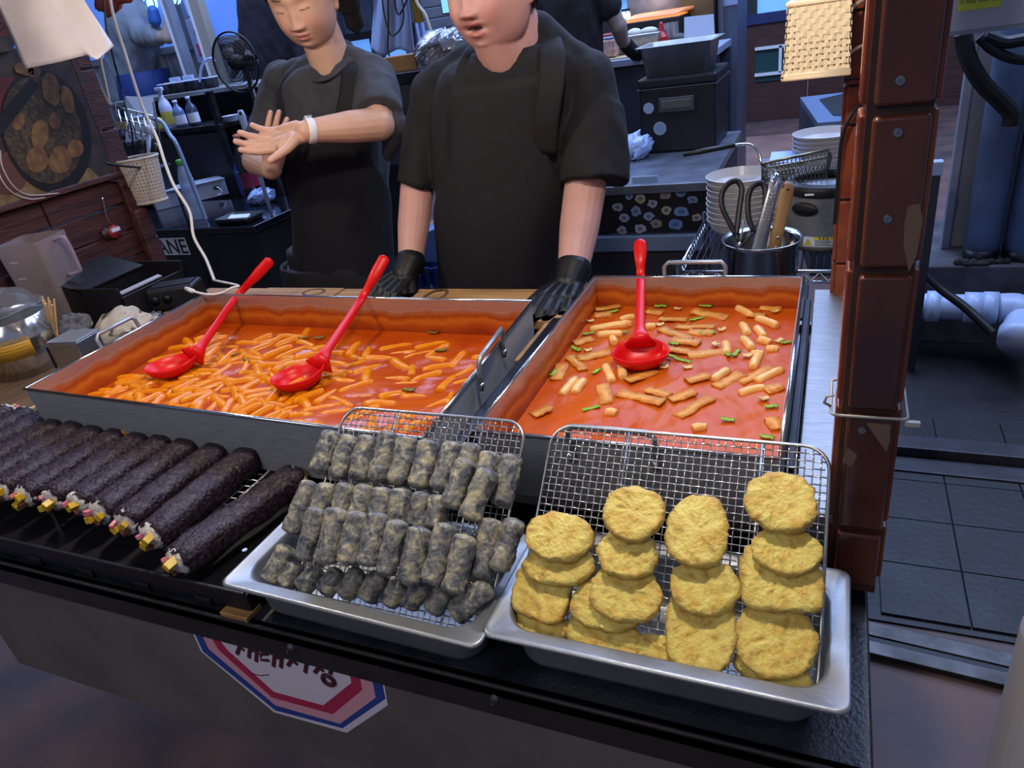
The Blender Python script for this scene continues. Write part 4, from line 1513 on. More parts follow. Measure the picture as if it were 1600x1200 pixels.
for s_, h_ in ((0.0, 0.02), (0.09, 0.05)):
    c = k0 + kn * s_
    q = [c - kv * .5 - kn * .04, c + kv * 2.0 - kn * .04, c + kv * 2.0 + kn * .04, c - kv * .5 + kn * .04]
    put('ledge', MB().hexa([Vector((p.x, p.y, 0.004)) for p in q] + [Vector((p.x, p.y, h_)) for p in q]), M('wet_concrete', '#34323a', 0.4, var='#25242a', scale=8, bump=0.2), stp, bevel=0.004)
bc = az(1585, 1160, 0.30)
solo('white_bollard', MB().lathe([(0.0, 0.0), (0.075, 0.0), (0.075, 0.55), (0.066, 0.60), (0.03, 0.62), (0, 0.62)], (bc.x + 0.045, bc.y, 0.0), 28), M('white_plastic', '#cfcac8', 0.4), 'white plastic post cut by the lower right corner', 'post')

# octagonal sign on the front panel -----------------------------------------
YS = 0.4975
sg = thing('octagonal_sign', 'white octagonal sign with blue, pink and red rings and brown Korean letters', 'sign', ay(460, 1080, YS))
m_sblue, m_spink, m_sred, m_swhite, m_sbrown = M('sign_blue', '#24408f', 0.5), M('sign_pink', '#d89aa8', 0.5), M('sign_red', '#b0284e', 0.5), M('sign_white', '#d5cdd6', 0.5), M('sign_brown', '#4a1626', 0.5)


def flaty(name, pts, lvl, mat, parent, Y=YS, zmax=0.7485):
    q0 = [ay(px, py, Y - 0.0003 * lvl) for px, py in pts]
    q = []
    for i, p in enumerate(q0):      # the lip hides everything above zmax: cut there
        n_ = q0[(i + 1) % len(q0)]
        if p.z <= zmax:
            q.append(p)
        if (p.z - zmax) * (n_.z - zmax) < 0:
            q.append(p.lerp(n_, (zmax - p.z) / (n_.z - p.z)))
    return put(name, MB().ring_loft([q, [p + Vector((0, 0.0003, 0)) for p in q]]), mat, parent)


oc0 = [(296, 940), (302, 991), (314, 1018), (428, 1113), (542, 1145), (606, 1102), (600, 1066), (575, 1010), (430, 950)]
oc1 = [(299, 945), (305, 992), (317, 1018), (430, 1110), (535, 1138), (602, 1092), (597, 1066), (574, 1010), (430, 950)]
cen = (455, 1040)
shr = lambda P, k: [(cen[0] + (x - cen[0]) * k, cen[1] - 4 + (y - cen[1] + 4) * k) for x, y in P]
flaty('white_back', oc0, 1, m_swhite, sg)
flaty('blue_ring', oc1, 2, m_sblue, sg)
flaty('pink_ring', [(304, 945), (316, 993), (326, 1014), (430, 1102), (531, 1131), (587, 1090), (581, 1060), (560, 1010), (430, 950)], 3, m_spink, sg)
flaty('red_ring', [(318, 945), (329, 995), (342, 1016), (425, 1090), (520, 1116), (566, 1078), (561, 1055), (545, 1010), (430, 950)], 4, m_sred, sg)
flaty('white_centre', [(332, 950), (343, 1000), (356, 1016), (428, 1081), (505, 1102), (549, 1067), (545, 1048), (530, 1010), (430, 950)], 5, m_swhite, sg)
# letters: the lower part of the four syllables, as brush strokes; the hidden tops run up behind the lip
zs3 = lambda x, y: (x / 2.58, 850 + y / 2.58)
LET = [
    [[(955, 400), (985, 400)], [(970, 400), (962, 425), (955, 445)], [(968, 418), (985, 430)], [(1003, 395), (1003, 460)], [(1003, 428), (1030, 432)], [(1030, 400), (1032, 475)]],
    [[(1048, 425), (1078, 430), (1078, 445), (1050, 445), (1050, 468), (1085, 470)], [(1102, 420), (1102, 495)], [(1102, 455), (1130, 462)], [(1130, 425), (1132, 500)]],
    [[(1180, 445), (1172, 475), (1160, 492)], [(1178, 470), (1200, 488)], [(1228, 445), (1230, 520)], [(1230, 480), (1245, 484)]],
    [[(1275, 480), (1300, 485)], [(1288, 484), (1280, 505), (1268, 520)], [(1287, 500), (1305, 515)], [(1330, 470), (1330, 525)], [(1330, 500), (1345, 503)]],
]
for si, syl in enumerate(LET):
    mb = MB()
    for st_ in syl:
        q = [ay(*zs3(*p), YS - 0.0022) for p in st_]
        q = [Vector((p.x, p.y, min(p.z, 0.7483))) for p in q]
        mb.tube(q, 0.0034, 8, flat=0.1, up=(1, 0, 0.01))
    if si == 3:
        c = ay(*zs3(1325, 548), YS - 0.0022)
        mb.tube([c + Vector((0.0095 * math.cos(2 * PI * k / 16), 0, 0.0095 * math.sin(2 * PI * k / 16))) for k in range(17)], 0.0036, 8)
    put('letter', mb, m_sbrown, sg)
put('scratch', MB().tube(bez([ay(*zs3(1015, 523), YS - 0.0019), ay(*zs3(1050, 530), YS - 0.0019), ay(*zs3(1085, 527), YS - 0.0019)], 4), 0.0007, 5), m_sbrown, sg)
# ------------------------------------------------------------------ people
def smoothstep(a, b, x):
    t = np.clip((x - a) / (b - a), 0, 1)
    return t * t * (3 - 2 * t)


def head_mb(sc_, chub=0.0, mouth_open=0.0, look_down=0.0):
    """head in its own frame: x across, y forward, z up; origin at eye height in the middle of the skull"""
    nu, nv = 120, 100
    mb = MB().ell((0, 0, 0), 1.0, nu=nu, nv=nv)
    s = np.array([tuple(p) for p in mb.v])
    sx, sy, sz = s[:, 0], s[:, 1], s[:, 2]
    low = np.clip(-sz, 0, 1)
    w = 1 - (0.30 - 0.16 * chub) * low ** 1.9
    X = (0.0745 + 0.007 * chub) * sx * w
    Y = 0.092 * sy * (1 - 0.16 * low ** 1.5)
    Y = np.where(sy < 0, Y * (1 - 0.30 * low), Y * 1.0) + 0.010 * low
    Z = 0.116 * sz
    # fuller jaw and cheeks: the lower front follows a squarer profile than the skull
    r_h = np.sqrt(sx ** 2 + sy ** 2) + 1e-9
    p_ = np.where(sz < 0, 3.1, 2.15)
    r_n = (1 - np.clip(np.abs(sz), 0, 0.9999) ** p_) ** (1 / p_)
    k_ = np.where((sz < 0) & (sy > -0.35), r_n / r_h, 1.0)
    bl_ = smoothstep(-0.35, 0.1, sy)
    k_ = 1 + (k_ - 1) * bl_
    k_ = np.clip(k_, 0.5, 2.6)
    X = X * k_
    Y = np.where(sy > 0, Y * k_, Y)
    # flatter face plane
    Y = np.where(sy > 0, Y * (0.94 + 0.06 * np.abs(sx)), Y)
    fr = smoothstep(0.15, 0.6, sy)

    def g(cx, cz, ax_, az_, amp, sym=True):
        e = np.exp(-((X - cx) / ax_) ** 2 - ((Z - cz) / az_) ** 2)
        if sym and cx:
            e = e + np.exp(-((X + cx) / ax_) ** 2 - ((Z - cz) / az_) ** 2)
        return amp * e
    d = np.zeros(len(X))
    t = np.clip((0.012 - Z) / 0.050, 0, 1)
    ridge = np.where(Z < 0.014, (0.003 + 0.0125 * t ** 1.1), 0.004 * np.exp(-((Z - 0.014) / 0.014) ** 2)) * np.exp(-(X / (0.0085 + 0.0045 * t)) ** 2)
    ridge *= 1 - smoothstep(-0.040, -0.049, Z) if False else np.clip((Z + 0.0495) / 0.008, 0, 1)
    d += ridge
    d += g(0, -0.037, 0.011, 0.009, 0.0055)
    d += g(0.0135, -0.0395, 0.0062, 0.0065, 0.0085)
    d += g(0.0315, 0.004, 0.017, 0.012, -0.0075) + g(0.0315, 0.000, 0.0125, 0.0075, 0.0065)
    d += g(0.030, 0.023, 0.02, 0.006, 0.003) + g(0, 0.028, 0.02, 0.015, 0.001)
    mz = -0.066
    op = 0.0055 * mouth_open
    d += g(0, mz + 0.0055 + op, 0.0175, 0.0048, 0.0052) + g(0, mz - 0.0065 - op, 0.0155, 0.0052, 0.0058) + g(0, mz, 0.024, 0.015, 0.0045)
    d += g(0, mz, 0.020, 0.0022 + op * .8, -0.004 - 0.012 * mouth_open)
    d += g(0, mz - 0.020 - op, 0.014, 0.005, -0.003) + g(0, -0.098, 0.020, 0.014, 0.0065)
    d += g(0.040, -0.040, 0.022, 0.026, 0.0035 + 0.006 * chub)
    Y = Y + d * fr
    co = np.stack([X, Y, Z], 1) * sc_
    mb.v = [tuple(c) for c in co]
    # ears
    for sg in (-1, 1):
        xe = sg * (0.0745 + 0.007 * chub) * sc_
        R = Euler((0.15, 0, sg * -0.35)).to_matrix()
        mb.ell((xe * 1.0, -0.008 * sc_, -0.018 * sc_), (0.006, 0.017, 0.030), R, 14, 10)
        mb.ell((xe * 0.99, 0.002 * sc_, -0.042 * sc_), (0.006, 0.009, 0.010), R, 10, 8)
    return mb


def xform(mb, R, o):
    mb.v = [tuple(R @ Vector(p) + o) for p in mb.v]
    return mb


def hand_prims(mb, wrist, x, y, z, curl, spread=0.12, s=1.0, thumb=(0.6, 0.5), gl=0.0):
    """five separate fingers on a palm; x thumb side, y finger direction, z back of the hand"""
    wrist, x, y, z = Vector(wrist), Vector(x).normalized(), Vector(y).normalized(), Vector(z).normalized()
    L = lambda a, b2, c: wrist + (x * a + y * b2 + z * c) * s
    r = lambda v: (v + gl) * s
    kn = [(0.029, 0.083), (0.0095, 0.088), (-0.0095, 0.084), (-0.0275, 0.074)]
    for kx, ky in kn:
        mb.cap(L(kx * 0.55, 0.004, 0), L(kx, ky, 0), r(0.0125), r(0.0108), 10)
    mb.cap(L(0.012, 0.03, -0.006), L(0.034, 0.06, -0.006), r(0.013), r(0.011), 10)
    mb.cap(L(-0.02, 0.02, -0.006), L(-0.024, 0.06, -0.004), r(0.012), r(0.011), 10)
    lens = [(0.040, 0.024, 0.019), (0.044, 0.028, 0.020), (0.041, 0.026, 0.020), (0.032, 0.019, 0.017)]
    for k, ((kx, ky), ln) in enumerate(zip(kn, lens)):
        cu = curl[k] if hasattr(curl, '__len__') else curl
        p = L(kx, ky, 0)
        a = 0
        sp = spread * (1.5 - k)
        rad = [0.0092, 0.0082, 0.0074, 0.0064]
        for j in range(3):
            a += cu * (0.9, 1.15, 0.8)[j]
            dv = (y * math.cos(sp) + x * math.sin(sp)) * math.cos(a) - z * math.sin(a)
            q = p + dv * ln[j] * s
            kk = 0.88 if k == 3 else 1
            mb.cap(p, q, r(rad[j] * kk), r(rad[j + 1] * kk), 10)
            p = q
    a1, a2 = thumb
    p = L(0.020, 0.018, -0.006)
    d1 = x * math.cos(a1) + y * math.sin(a1) - z * 0.25
    q = p + d1.normalized() * 0.040 * s
    mb.cap(p, q, r(0.0135), r(0.0102), 10)
    d2 = x * math.cos(a1 + a2) + y * math.sin(a1 + a2) - z * 0.35
    w = q + d2.normalized() * 0.030 * s
    mb.cap(q, w, r(0.0100), r(0.0088), 10)
    mb.cap(w, w + (d2.normalized() + y * 0.25).normalized() * 0.022 * s, r(0.0088), r(0.0068), 10)


def skin_mat(name):
    m = M(name, '#c79a86', 0.48, attr='Col', sss=0.12, bump=0.08, bscale=300)
    return m


m_skin = skin_mat('skin')
m_glove = M('black_nitrile', '#0e0e11', 0.48, bump=0.3, bscale=45)
m_tee_black = M('black_cotton', '#100f14', 0.85, var='#16151a', scale=30, bump=0.2, bscale=300)
m_tee_grey = M('charcoal_cotton', '#343338', 0.9, var='#3f3e43', scale=18, bump=0.2, bscale=300)
m_apron = M('black_apron_cloth', '#0e0c12', 0.8, var='#131117', scale=30, bump=0.15, bscale=260)
m_trouser = M('dark_trousers', '#17171c', 0.85)
m_shoe = M('dark_shoe', '#202024', 0.5)
m_hair = M('dark_hair', '#1b1412', 0.42, var='#2c201b', scale=60, stretch=(1, 1, 0.15), bump=0.5, bscale=120)
m_eye = M('eye_white', '#d8d4d0', 0.2)
m_iris = M('dark_iris', '#20140f', 0.15)


def paint_body(me, R, o, sc_, lip, tone, blush, mouth_open=0.0, closed_eyes=False):
    co = verts(me)
    Rm = np.array(R)
    loc = (co - np.array(o)) @ Rm / sc_
    base = np.array(lin(tone)[:3])
    n = wnoise(co, 9, 5, 3)
    col = base[None] * (1 + 0.05 * n[:, None])
    near = (np.abs(loc[:, 0]) < 0.09) & (np.abs(loc[:, 2]) < 0.13) & (loc[:, 1] > 0.02)
    x, y, z = loc[:, 0], loc[:, 1], loc[:, 2]

    def mix(c, m):
        nonlocal col
        m = np.where(near, np.clip(m, 0, 1), 0)[:, None]
        col = col * (1 - m) + np.array(lin(c)[:3])[None] * m
    g = lambda cx, cz, a, b2: np.exp(-((np.abs(x) - cx) / a) ** 2 - ((z - cz) / b2) ** 2)
    mix(blush, 0.45 * g(0.042, -0.036, 0.02, 0.02))
    mix(blush, 0.35 * g(0.0, -0.038, 0.012, 0.012))
    mz = -0.066
    op = 0.0055 * mouth_open
    up = 1 - smoothstep(0.75, 1.05, (x / 0.0235) ** 2 + ((z - mz - 0.004 - op) / 0.0058) ** 2)
    lo = 1 - smoothstep(0.75, 1.05, (x / 0.0215) ** 2 + ((z - mz + 0.0055 + op) / 0.0068) ** 2)
    mix(lip, np.maximum(up, lo) * 0.85)
    mix('#3a1a18', (1 - smoothstep(0.6, 1.0, (x / 0.021) ** 2 + ((z - mz - 0.0002) / (0.0013 + op * 0.85)) ** 2)) * 0.95)
    mix('#2a1c17', 0.85 * (1 - smoothstep(0.5, 1.0, ((np.abs(x) - 0.032) / 0.020) ** 2 + ((z - 0.0245 - 0.10 * (0.032 - np.abs(x)) * (np.abs(x) > 0.036)) / 0.0032) ** 2)))
    if closed_eyes:
        mix('#2a1a16', 0.9 * (1 - smoothstep(0.5, 1.0, ((np.abs(x) - 0.0315) / 0.0165) ** 2 + ((z + 0.0035 + 0.09 * np.abs(np.abs(x) - 0.0315)) / 0.0014) ** 2)))
    else:
        mix('#2a1a16', 0.85 * (1 - smoothstep(0.5, 1.0, ((np.abs(x) - 0.0315) / 0.0155) ** 2 + ((z - 0.004) / 0.002) ** 2)))
    mix('#6a3a30', 0.8 * (1 - smoothstep(0.4, 1.0, ((np.abs(x) - 0.0075) / 0.0042) ** 2 + ((z + 0.0468) / 0.0026) ** 2)))
    ca = me.color_attributes.new('Col', 'FLOAT_COLOR', 'POINT')
    buf = np.ones((len(me.vertices), 4), dtype=np.float32)
    buf[:, :3] = col
    ca.data.foreach_set('color', buf.reshape(-1))


def basis_of(fw, up=(0, 0, 1)):
    y = Vector(fw).normalized()
    x = y.cross(Vector(up)).normalized()
    z = x.cross(y).normalized()
    return Matrix((x, y, z)).transposed()


def torso_rings(L, yaw, n=40):
    """L of (centre, rx, ry) -> rings; yaw turns the ellipse"""
    c, s = math.cos(yaw), math.sin(yaw)
    rings = []
    for ctr, rx, ry in L:
        ring = []
        for j in range(n):
            a = 2 * PI * j / n
            ca, sa = math.cos(a), math.sin(a)
            k = 1 / ((abs(ca) ** 2.4 + abs(sa) ** 2.4) ** (1 / 2.4))
            x, y = rx * ca * k, ry * sa * k
            ring.append(Vector(ctr) + Vector((x * c - y * s, x * s + y * c, 0)))
        rings.append(ring)
    return rings


def densify(L, n=6):
    P = bez([c for c, _, _ in L], n)
    rx = [v.x for v in bez([Vector((r, 0, 0)) for _, r, _ in L], n)]
    ry = [v.x for v in bez([Vector((r, 0, 0)) for _, _, r in L], n)]
    return list(zip(P, rx, ry))


def fold(me, amp, seed, sc_=5, vert=1.0):
    co = verts(me)
    nn = vnormals(me)
    w = wnoise(co * [1, 1, vert], sc_, seed, 3)
    w2 = wnoise(co * [1.0, 1.0, 0.35], sc_ * 1.8, seed + 9, 2)
    setverts(me, co + nn * (amp * (0.6 * w + 0.6 * w2))[:, None])


def apron_patch(L, yaw, a_of_t, off, n=34, wob=0):
    """front of the torso surface between two angles; a_of_t gives the half angle at t"""
    D = densify(L, 6)
    vs = []
    m = len(D)
    c, s = math.cos(yaw), math.sin(yaw)
    for i, (ctr, rx, ry) in enumerate(D):
        t = i / (m - 1)
        a0, a1 = a_of_t(t)
        for j in range(n + 1):
            a = -PI / 2 + a0 + (a1 - a0) * j / n
            ca, sa = math.cos(a), math.sin(a)
            k = 1 / ((abs(ca) ** 2.4 + abs(sa) ** 2.4) ** (1 / 2.4))
            o_ = off + 0.004 * math.sin(a * 7 + t * 3) * t
            x, y = (rx + o_) * ca * k, (ry + o_) * sa * k
            vs.append(Vector(ctr) + Vector((x * c - y * s, x * s + y * c, 0)))
    fs = [(i * (n + 1) + j, i * (n + 1) + j + 1, (i + 1) * (n + 1) + j + 1, (i + 1) * (n + 1) + j) for i in range(m - 1) for j in range(n)]
    return MB().add(vs, fs)


def legs(root, hip, w, yaw, mat):
    c, s = math.cos(yaw), math.sin(yaw)
    mb = MB()
    mb.ring_loft(torso_rings([(Vector((hip.x, hip.y, hip.z + 0.06)), w, w * .72), (hip, w * 1.02, w * .74), (Vector((hip.x, hip.y, hip.z - 0.10)), w * .98, w * .7)], yaw, 24))
    for sg in (-1, 1):
        hx = hip + Vector((sg * w * .48 * c, sg * w * .48 * s, -0.05))
        kn = Vector((hx.x, hx.y - 0.015, 0.47))
        an = Vector((hx.x, hx.y + 0.02, 0.07))
        mb.cap(hx, kn, w * .52, 0.068, 16)
        mb.cap(kn, an, 0.066, 0.052, 16)
    put('trousers', remesh(mb, 0.012, 4), mat, root)
    for sg in (-1, 1):
        hx = hip + Vector((sg * w * .48 * c, sg * w * .48 * s, 0))
        sh = MB()
        sh.cap((hx.x, hx.y + 0.02, 0.045), (hx.x + 0.01 * sg, hx.y - 0.15, 0.035), 0.044, 0.036, 14)
        sh.cap((hx.x, hx.y + 0.03, 0.045), (hx.x, hx.y + 0.02, 0.09), 0.044, 0.045, 14)
        me = remesh(sh, 0.008, 2)
        co = verts(me); co[:, 2] = np.maximum(co[:, 2], 0.004); setverts(me, co)
        put('shoe', me, m_shoe, root)


def hair_cap(R, o, sc_, chub, extra=None, low=-0.03):
    """scalp-hugging hair above a hairline"""
    mb = head_mb(sc_ * 1.0, chub)
    co = np.array([tuple(p) for p in mb.v])[:2 + 99 * 120]
    loc = co / sc_
    nrm = loc / (np.linalg.norm(loc, axis=1, keepdims=True) + 1e-9)
    y, z = loc[:, 1], loc[:, 2]
    line = np.where(y > 0.0, 0.072 * smoothstep(0.0, 0.06, y) + low * (1 - smoothstep(0, 0.06, y)), low - 0.05 * smoothstep(0.0, 0.05, -y))
    k = smoothstep(-0.012, 0.018, z - line)
    off = -0.012 + 0.026 * k
    loc = loc + nrm * off[:, None]
    h = MB()
    h.v = [tuple(p) for p in loc * sc_]
    h.f = [f for f in mb.f if max(f) < len(co)]
    xform(h, R, o)
    if extra:
        extra(h)
    return remesh(h, 0.004, 2)


# ---- the man in black, leaning on the boards
RmM = basis_of((-0.20, -1.0, -0.16))
scM = 1.13
chin = ay(752, 87, 1.525)
oM = chin - RmM @ Vector((0, 0.082, -0.113)) * scM
YM = 1.69
px = lambda x, y, Y: ay(x, y, Y)
man = thing('person', 'person in black tee and apron with black gloves, leaning on the prep board', 'person', (oM.x, YM, 0), group='stall workers')
hb = xform(head_mb(scM, 1.35, 0.75), RmM, oM)
nb = px(806, 72, 1.66)
hb.cap(oM + RmM @ Vector((0, -0.022, -0.06)), nb, 0.066, 0.074, 20)
hb.cap(oM + RmM @ Vector((0, 0.030, -0.100)), nb + Vector((-0.01, -0.03, -0.02)), 0.052, 0.066, 18)
TM = [(px(806, 72, 1.68), 0.10, 0.085), (px(802, 112, 1.69), 0.18, 0.115), (px(796, 230, 1.69), 0.19, 0.125), (px(790, 320, 1.68), 0.165, 0.13), (px(786, 400, 1.68), 0.150, 0.135), (px(787, 480, 1.69), 0.155, 0.14)]
hip = Vector((TM[-1][0].x, TM[-1][0].y, 0.86))
TMf = TM + [(hip, 0.165, 0.135)]
hb.ring_loft(torso_rings([(c, a * .9, b2 * .85) for c, a, b2 in densify(TMf, 3)], 0.10, 24))
armL = [px(668, 165, 1.69), px(651, 300, 1.63), px(640, 424, 1.475)]
armR = [px(926, 150, 1.69), px(914, 296, 1.615), px(893, 438, 1.445)]
wL, wR = armL[2], armR[2]
hb.cap(armL[0], armL[1], 0.040, 0.0435, 18).cap(armL[1], armL[1].lerp(armL[2], .45), 0.0435, 0.041, 18).cap(armL[1].lerp(armL[2], .45), armL[2], 0.041, 0.029, 18)
hb.cap(armR[0], armR[1], 0.044, 0.050, 18).cap(armR[1], armR[1].lerp(armR[2], .45), 0.050, 0.046, 18).cap(armR[1].lerp(armR[2], .45), armR[2], 0.046, 0.033, 18)
# hands resting on the board
ftL, ftR = az(600, 458, 0.935), az(852, 486, 0.935)


def hand_frame(w, tip, left, roll=(0, 0, 1)):
    y = (tip - w).normalized()
    z = (Vector(roll) - y * y.dot(Vector(roll))).normalized()
    x = y.cross(z) if left else -(y.cross(z))
    return x, y, z


fL = hand_frame(wL, ftL, False, (0.15, -0.35, 0.8))
fR = hand_frame(wR, ftR, True, (0.1, -0.35, 0.9))
for w_, f_, cu in ((wL, fL, 0.2), (wR, fR, 0.2)):
    hb.cap(w_, w_ + f_[1] * 0.02, 0.02, 0.014, 12)
me = remesh(hb, 0.0028, 3)
paint_body(me, RmM, oM, scM, '#b06a66', '#c4948a', '#c0746c', 0.75)
put('body', me, m_skin, man)
for w_, f_, cu in ((wL, fL, (0.42, 0.38, 0.36, 0.34)), (wR, fR, (0.30, 0.26, 0.28, 0.34))):
    g_ = MB()
    hand_prims(g_, w_ + f_[1] * 0.004, *f_, cu, 0.07, 1.06, (0.75, 0.35), 0.0036)
    arm = armL if w_ is wL else armR
    g_.cap(w_ - (arm[2] - arm[1]).normalized() * 0.026, w_ + f_[1] * 0.02, 0.0385 if w_ is wL else 0.0425, 0.033, 18)
    gm = remesh(g_, 0.0026, 2)
    co = verts(gm)
    co[:, 2] = np.maximum(co[:, 2], 0.9245)
    setverts(gm, co)
    put('glove', gm, m_glove, man)
# eyes
for sg in (-1, 1):
    e = oM + RmM @ Vector((sg * 0.0315, 0.0735, 0.0005)) * scM
    ey = put('eye', MB().ell(e, 0.0085, nu=14, nv=10), m_eye, man, smooth=True)
    put('iris', MB().ell(e + RmM @ Vector((0, 0.0055, -0.001)), 0.0045, nu=12, nv=8), m_iris, ey, smooth=True)
# tee
tb = MB().ring_loft(torso_rings([(c, a + 0.012, b2 + 0.012) for c, a, b2 in densify(TMf, 4)], 0.10, 40))
cufL, cufR = armL[0].lerp(armL[1], 0.93), armR[0].lerp(armR[1], 0.94) + Vector((0.018, 0, 0))
tb.cap(px(682, 150, 1.69), px(668, 205, 1.685), 0.064, 0.062, 20).cone(px(670, 185, 1.69), cufL, 0.062, 0.058, 24)
tb.cap(px(910, 128, 1.69), px(926, 195, 1.685), 0.074, 0.080, 20).cone(px(925, 170, 1.69), cufR, 0.078, 0.082, 24)
for a_, b_ in (((676, 146), (778, 90)), ((918, 122), (838, 64)), ((700, 150), (768, 110)), ((905, 128), (845, 95))):
    tb.cap(px(*a_, 1.69), px(*b_, 1.685), 0.056, 0.062, 18)
# cuffs cut flat
me = remesh(tb, 0.006, 4)
fold(me, 0.0065, 21, 4.5)
put('tee_shirt', me, m_tee_black, man)
col_ = [nb + Vector((0.080 * math.cos(a), 0.078 * math.sin(a), 0.030 * math.sin(a) - 0.004)) for a in [2 * PI * k / 28 for k in range(29)]]
put('collar', MB().tube(col_, 0.010, 10, flat=0.6), m_tee_black, man, smooth=True)


def man_apron(t):
    w = 0.62 if t < 0.18 else 0.62 + (1.45 - 0.62) * min(1, (t - 0.18) / 0.2)
    return (-w * 0.85, w)


ap = apron_patch([(c, a, b2) for c, a, b2 in TMf[1:]] + [(Vector((hip.x, hip.y, 0.55)), 0.19, 0.16)], 0.10, man_apron, 0.021)
put('apron', ap, m_apron, man, smooth=True, solid=0.0025)
for sg, pts in ((-1, [(716, 240, 1.575), (718, 180, 1.556), (726, 130, 1.565), (742, 88, 1.605), (768, 58, 1.70)]), (1, [(852, 240, 1.575), (854, 185, 1.556), (862, 128, 1.562), (862, 80, 1.60), (848, 42, 1.70)])):
    P = bez([px(*p) for p in pts], 6)
    put('apron_strap', MB().tube(P, 0.028, 12, flat=0.12, up=(1, 0.1, 0)), m_apron, man, smooth=True)
legs(man, hip, 0.165, 0.1, m_trouser)
put('hair', hair_cap(RmM, oM, scM, 1.35), m_hair, man)

# ---- the woman in charcoal tee, rubbing her hands
RmW = basis_of((0.20, -0.89, -0.42))
scW = 1.04
chin = ay(486, 84, 1.735)
oW = chin - RmW @ Vector((0, 0.082, -0.113)) * scW
wom = thing('person', 'person in charcoal tee and black apron with white watch, hands held together', 'person', (oW.x, 1.85, 0), group='stall workers')
hb = xform(head_mb(scW, 1.0, 0.0), RmW, oW)
nb = px(518, 94, 1.845)
hb.cap(oW + RmW @ Vector((0, -0.02, -0.05)), nb, 0.055, 0.056, 18)
hb.cap(oW + RmW @ Vector((0, 0.0, -0.075)), nb + Vector((0, -0.01, -0.03)), 0.046, 0.054, 16)
TW = [(px(518, 98, 1.86), 0.085, 0.068), (px(516, 130, 1.87), 0.148, 0.092), (px(520, 200, 1.87), 0.158, 0.105), (px(532, 270, 1.87), 0.142, 0.11), (px(536, 340, 1.87), 0.138, 0.11), (px(538, 445, 1.87), 0.155, 0.12)]
hip = Vector((TW[-1][0].x, TW[-1][0].y, 0.86))
TWf = TW + [(hip, 0.165, 0.125)]
yawW = 0.25
hb.ring_loft(torso_rings([(c, a * .9, b2 * .85) for c, a, b2 in densify(TWf, 3)], yawW, 24))
sL, eL, kL = px(588, 122, 1.85), px(592, 194, 1.72), px(478, 205, 1.565)
sR, eR, kR = px(428, 130, 1.90), px(400, 252, 1.78), px(424, 264, 1.65)
hb.cap(sL, eL, 0.040, 0.044, 16).cap(eL, eL.lerp(kL, .4), 0.044, 0.041, 16).cap(eL.lerp(kL, .4), kL, 0.041, 0.0275, 16)
hb.cap(sR, eR, 0.034, 0.042, 16).cap(eR, kR, 0.042, 0.030, 16)
# left hand: palm to the lens, fingers to picture left, thumb down
ft = px(372, 236, 1.52)
y = (ft - kL).normalized()
x = (-_U - y * y.dot(-_U)).normalized()
x = (x * 0.93 - _F * 0.36).normalized()
x = (x - y * y.dot(x)).normalized()
hand_prims(hb, kL + y * 0.004, x, y, x.cross(y), (0.24, 0.28, 0.32, 0.36), 0.03, 1.04, (0.45, 0.2), 0.0016)
# right hand behind it, fingers up
ft2 = px(436, 190, 1.645)
y = (ft2 - kR).normalized()
z = (-_F - y * y.dot(-_F)).normalized()
x = -(y.cross(z))
hand_prims(hb, kR + y * 0.0, x, y, z, (0.16, 0.12, 0.12, 0.16), 0.11, 0.92, (0.8, 0.3), 0.0014)
me = remesh(hb, 0.0026, 2)
paint_body(me, RmW, oW, scW, '#b9746c', '#c99c84', '#c9806c', 0.0, True)
put('body', me, m_skin, wom)
tb = MB().ring_loft(torso_rings([(c, a + 0.010, b2 + 0.010) for c, a, b2 in densify(TWf, 4)], yawW, 40))
sc1 = sL.lerp(eL, 0.86)
tb.cap(px(582, 120, 1.86), sL.lerp(eL, 0.4), 0.060, 0.066, 20).cone(sL.lerp(eL, 0.2), sc1, 0.064, 0.072, 24)
tb.cap(sc1 + Vector((0.03, 0.03, -0.03)), px(606, 246, 1.78), 0.042, 0.014, 16)
tb.cap(px(440, 125, 1.89), px(428, 165, 1.88), 0.054, 0.054, 20).cone(px(434, 140, 1.89), px(409, 222, 1.80), 0.055, 0.057, 24)
for a_, b_ in (((440, 126), (505, 105)), ((585, 112), (535, 96)), ((450, 135), (500, 120)), ((578, 122), (540, 115))):
    tb.cap(px(*a_, 1.875), px(*b_, 1.87), 0.048, 0.048, 16)
me = remesh(tb, 0.006, 4)
fold(me, 0.006, 33, 5.5)
put('tee_shirt', me, m_tee_grey, wom)
c0 = nb + Vector((0, -0.010, 0.0))
col_ = [c0 + Vector((0.068 * math.cos(a), 0.064 * math.sin(a), 0.042 * math.sin(a))) for a in [2 * PI * k / 28 for k in range(29)]]
put('collar', MB().tube(col_, 0.009, 10, flat=0.6), m_tee_grey, wom, smooth=True)


def wom_apron(t):
    w = 0.9 if t < 0.15 else 0.9 + 0.75 * min(1, (t - 0.15) / 0.2)
    return (-w, w)


ap = apron_patch([(c, a, b2) for c, a, b2 in TWf[2:]] + [(Vector((hip.x, hip.y, 0.5)), 0.19, 0.15)], yawW, wom_apron, 0.021)
put('apron', ap, m_apron, wom, smooth=True, solid=0.0025)
for pts, w_ in (([(450, 205, 1.752), (450, 160, 1.768), (460, 126, 1.795), (488, 96, 1.87)], 0.036), ([(540, 195, 1.742), (550, 150, 1.760), (553, 112, 1.795), (545, 84, 1.87)], 0.036)):
    P = bez([px(*p) for p in pts], 6)
    put('apron_strap', MB().tube(P, w_, 12, flat=0.09, up=(1, 0.2, 0)), m_apron, wom, smooth=True)
legs(wom, hip, 0.16, yawW, m_trouser)


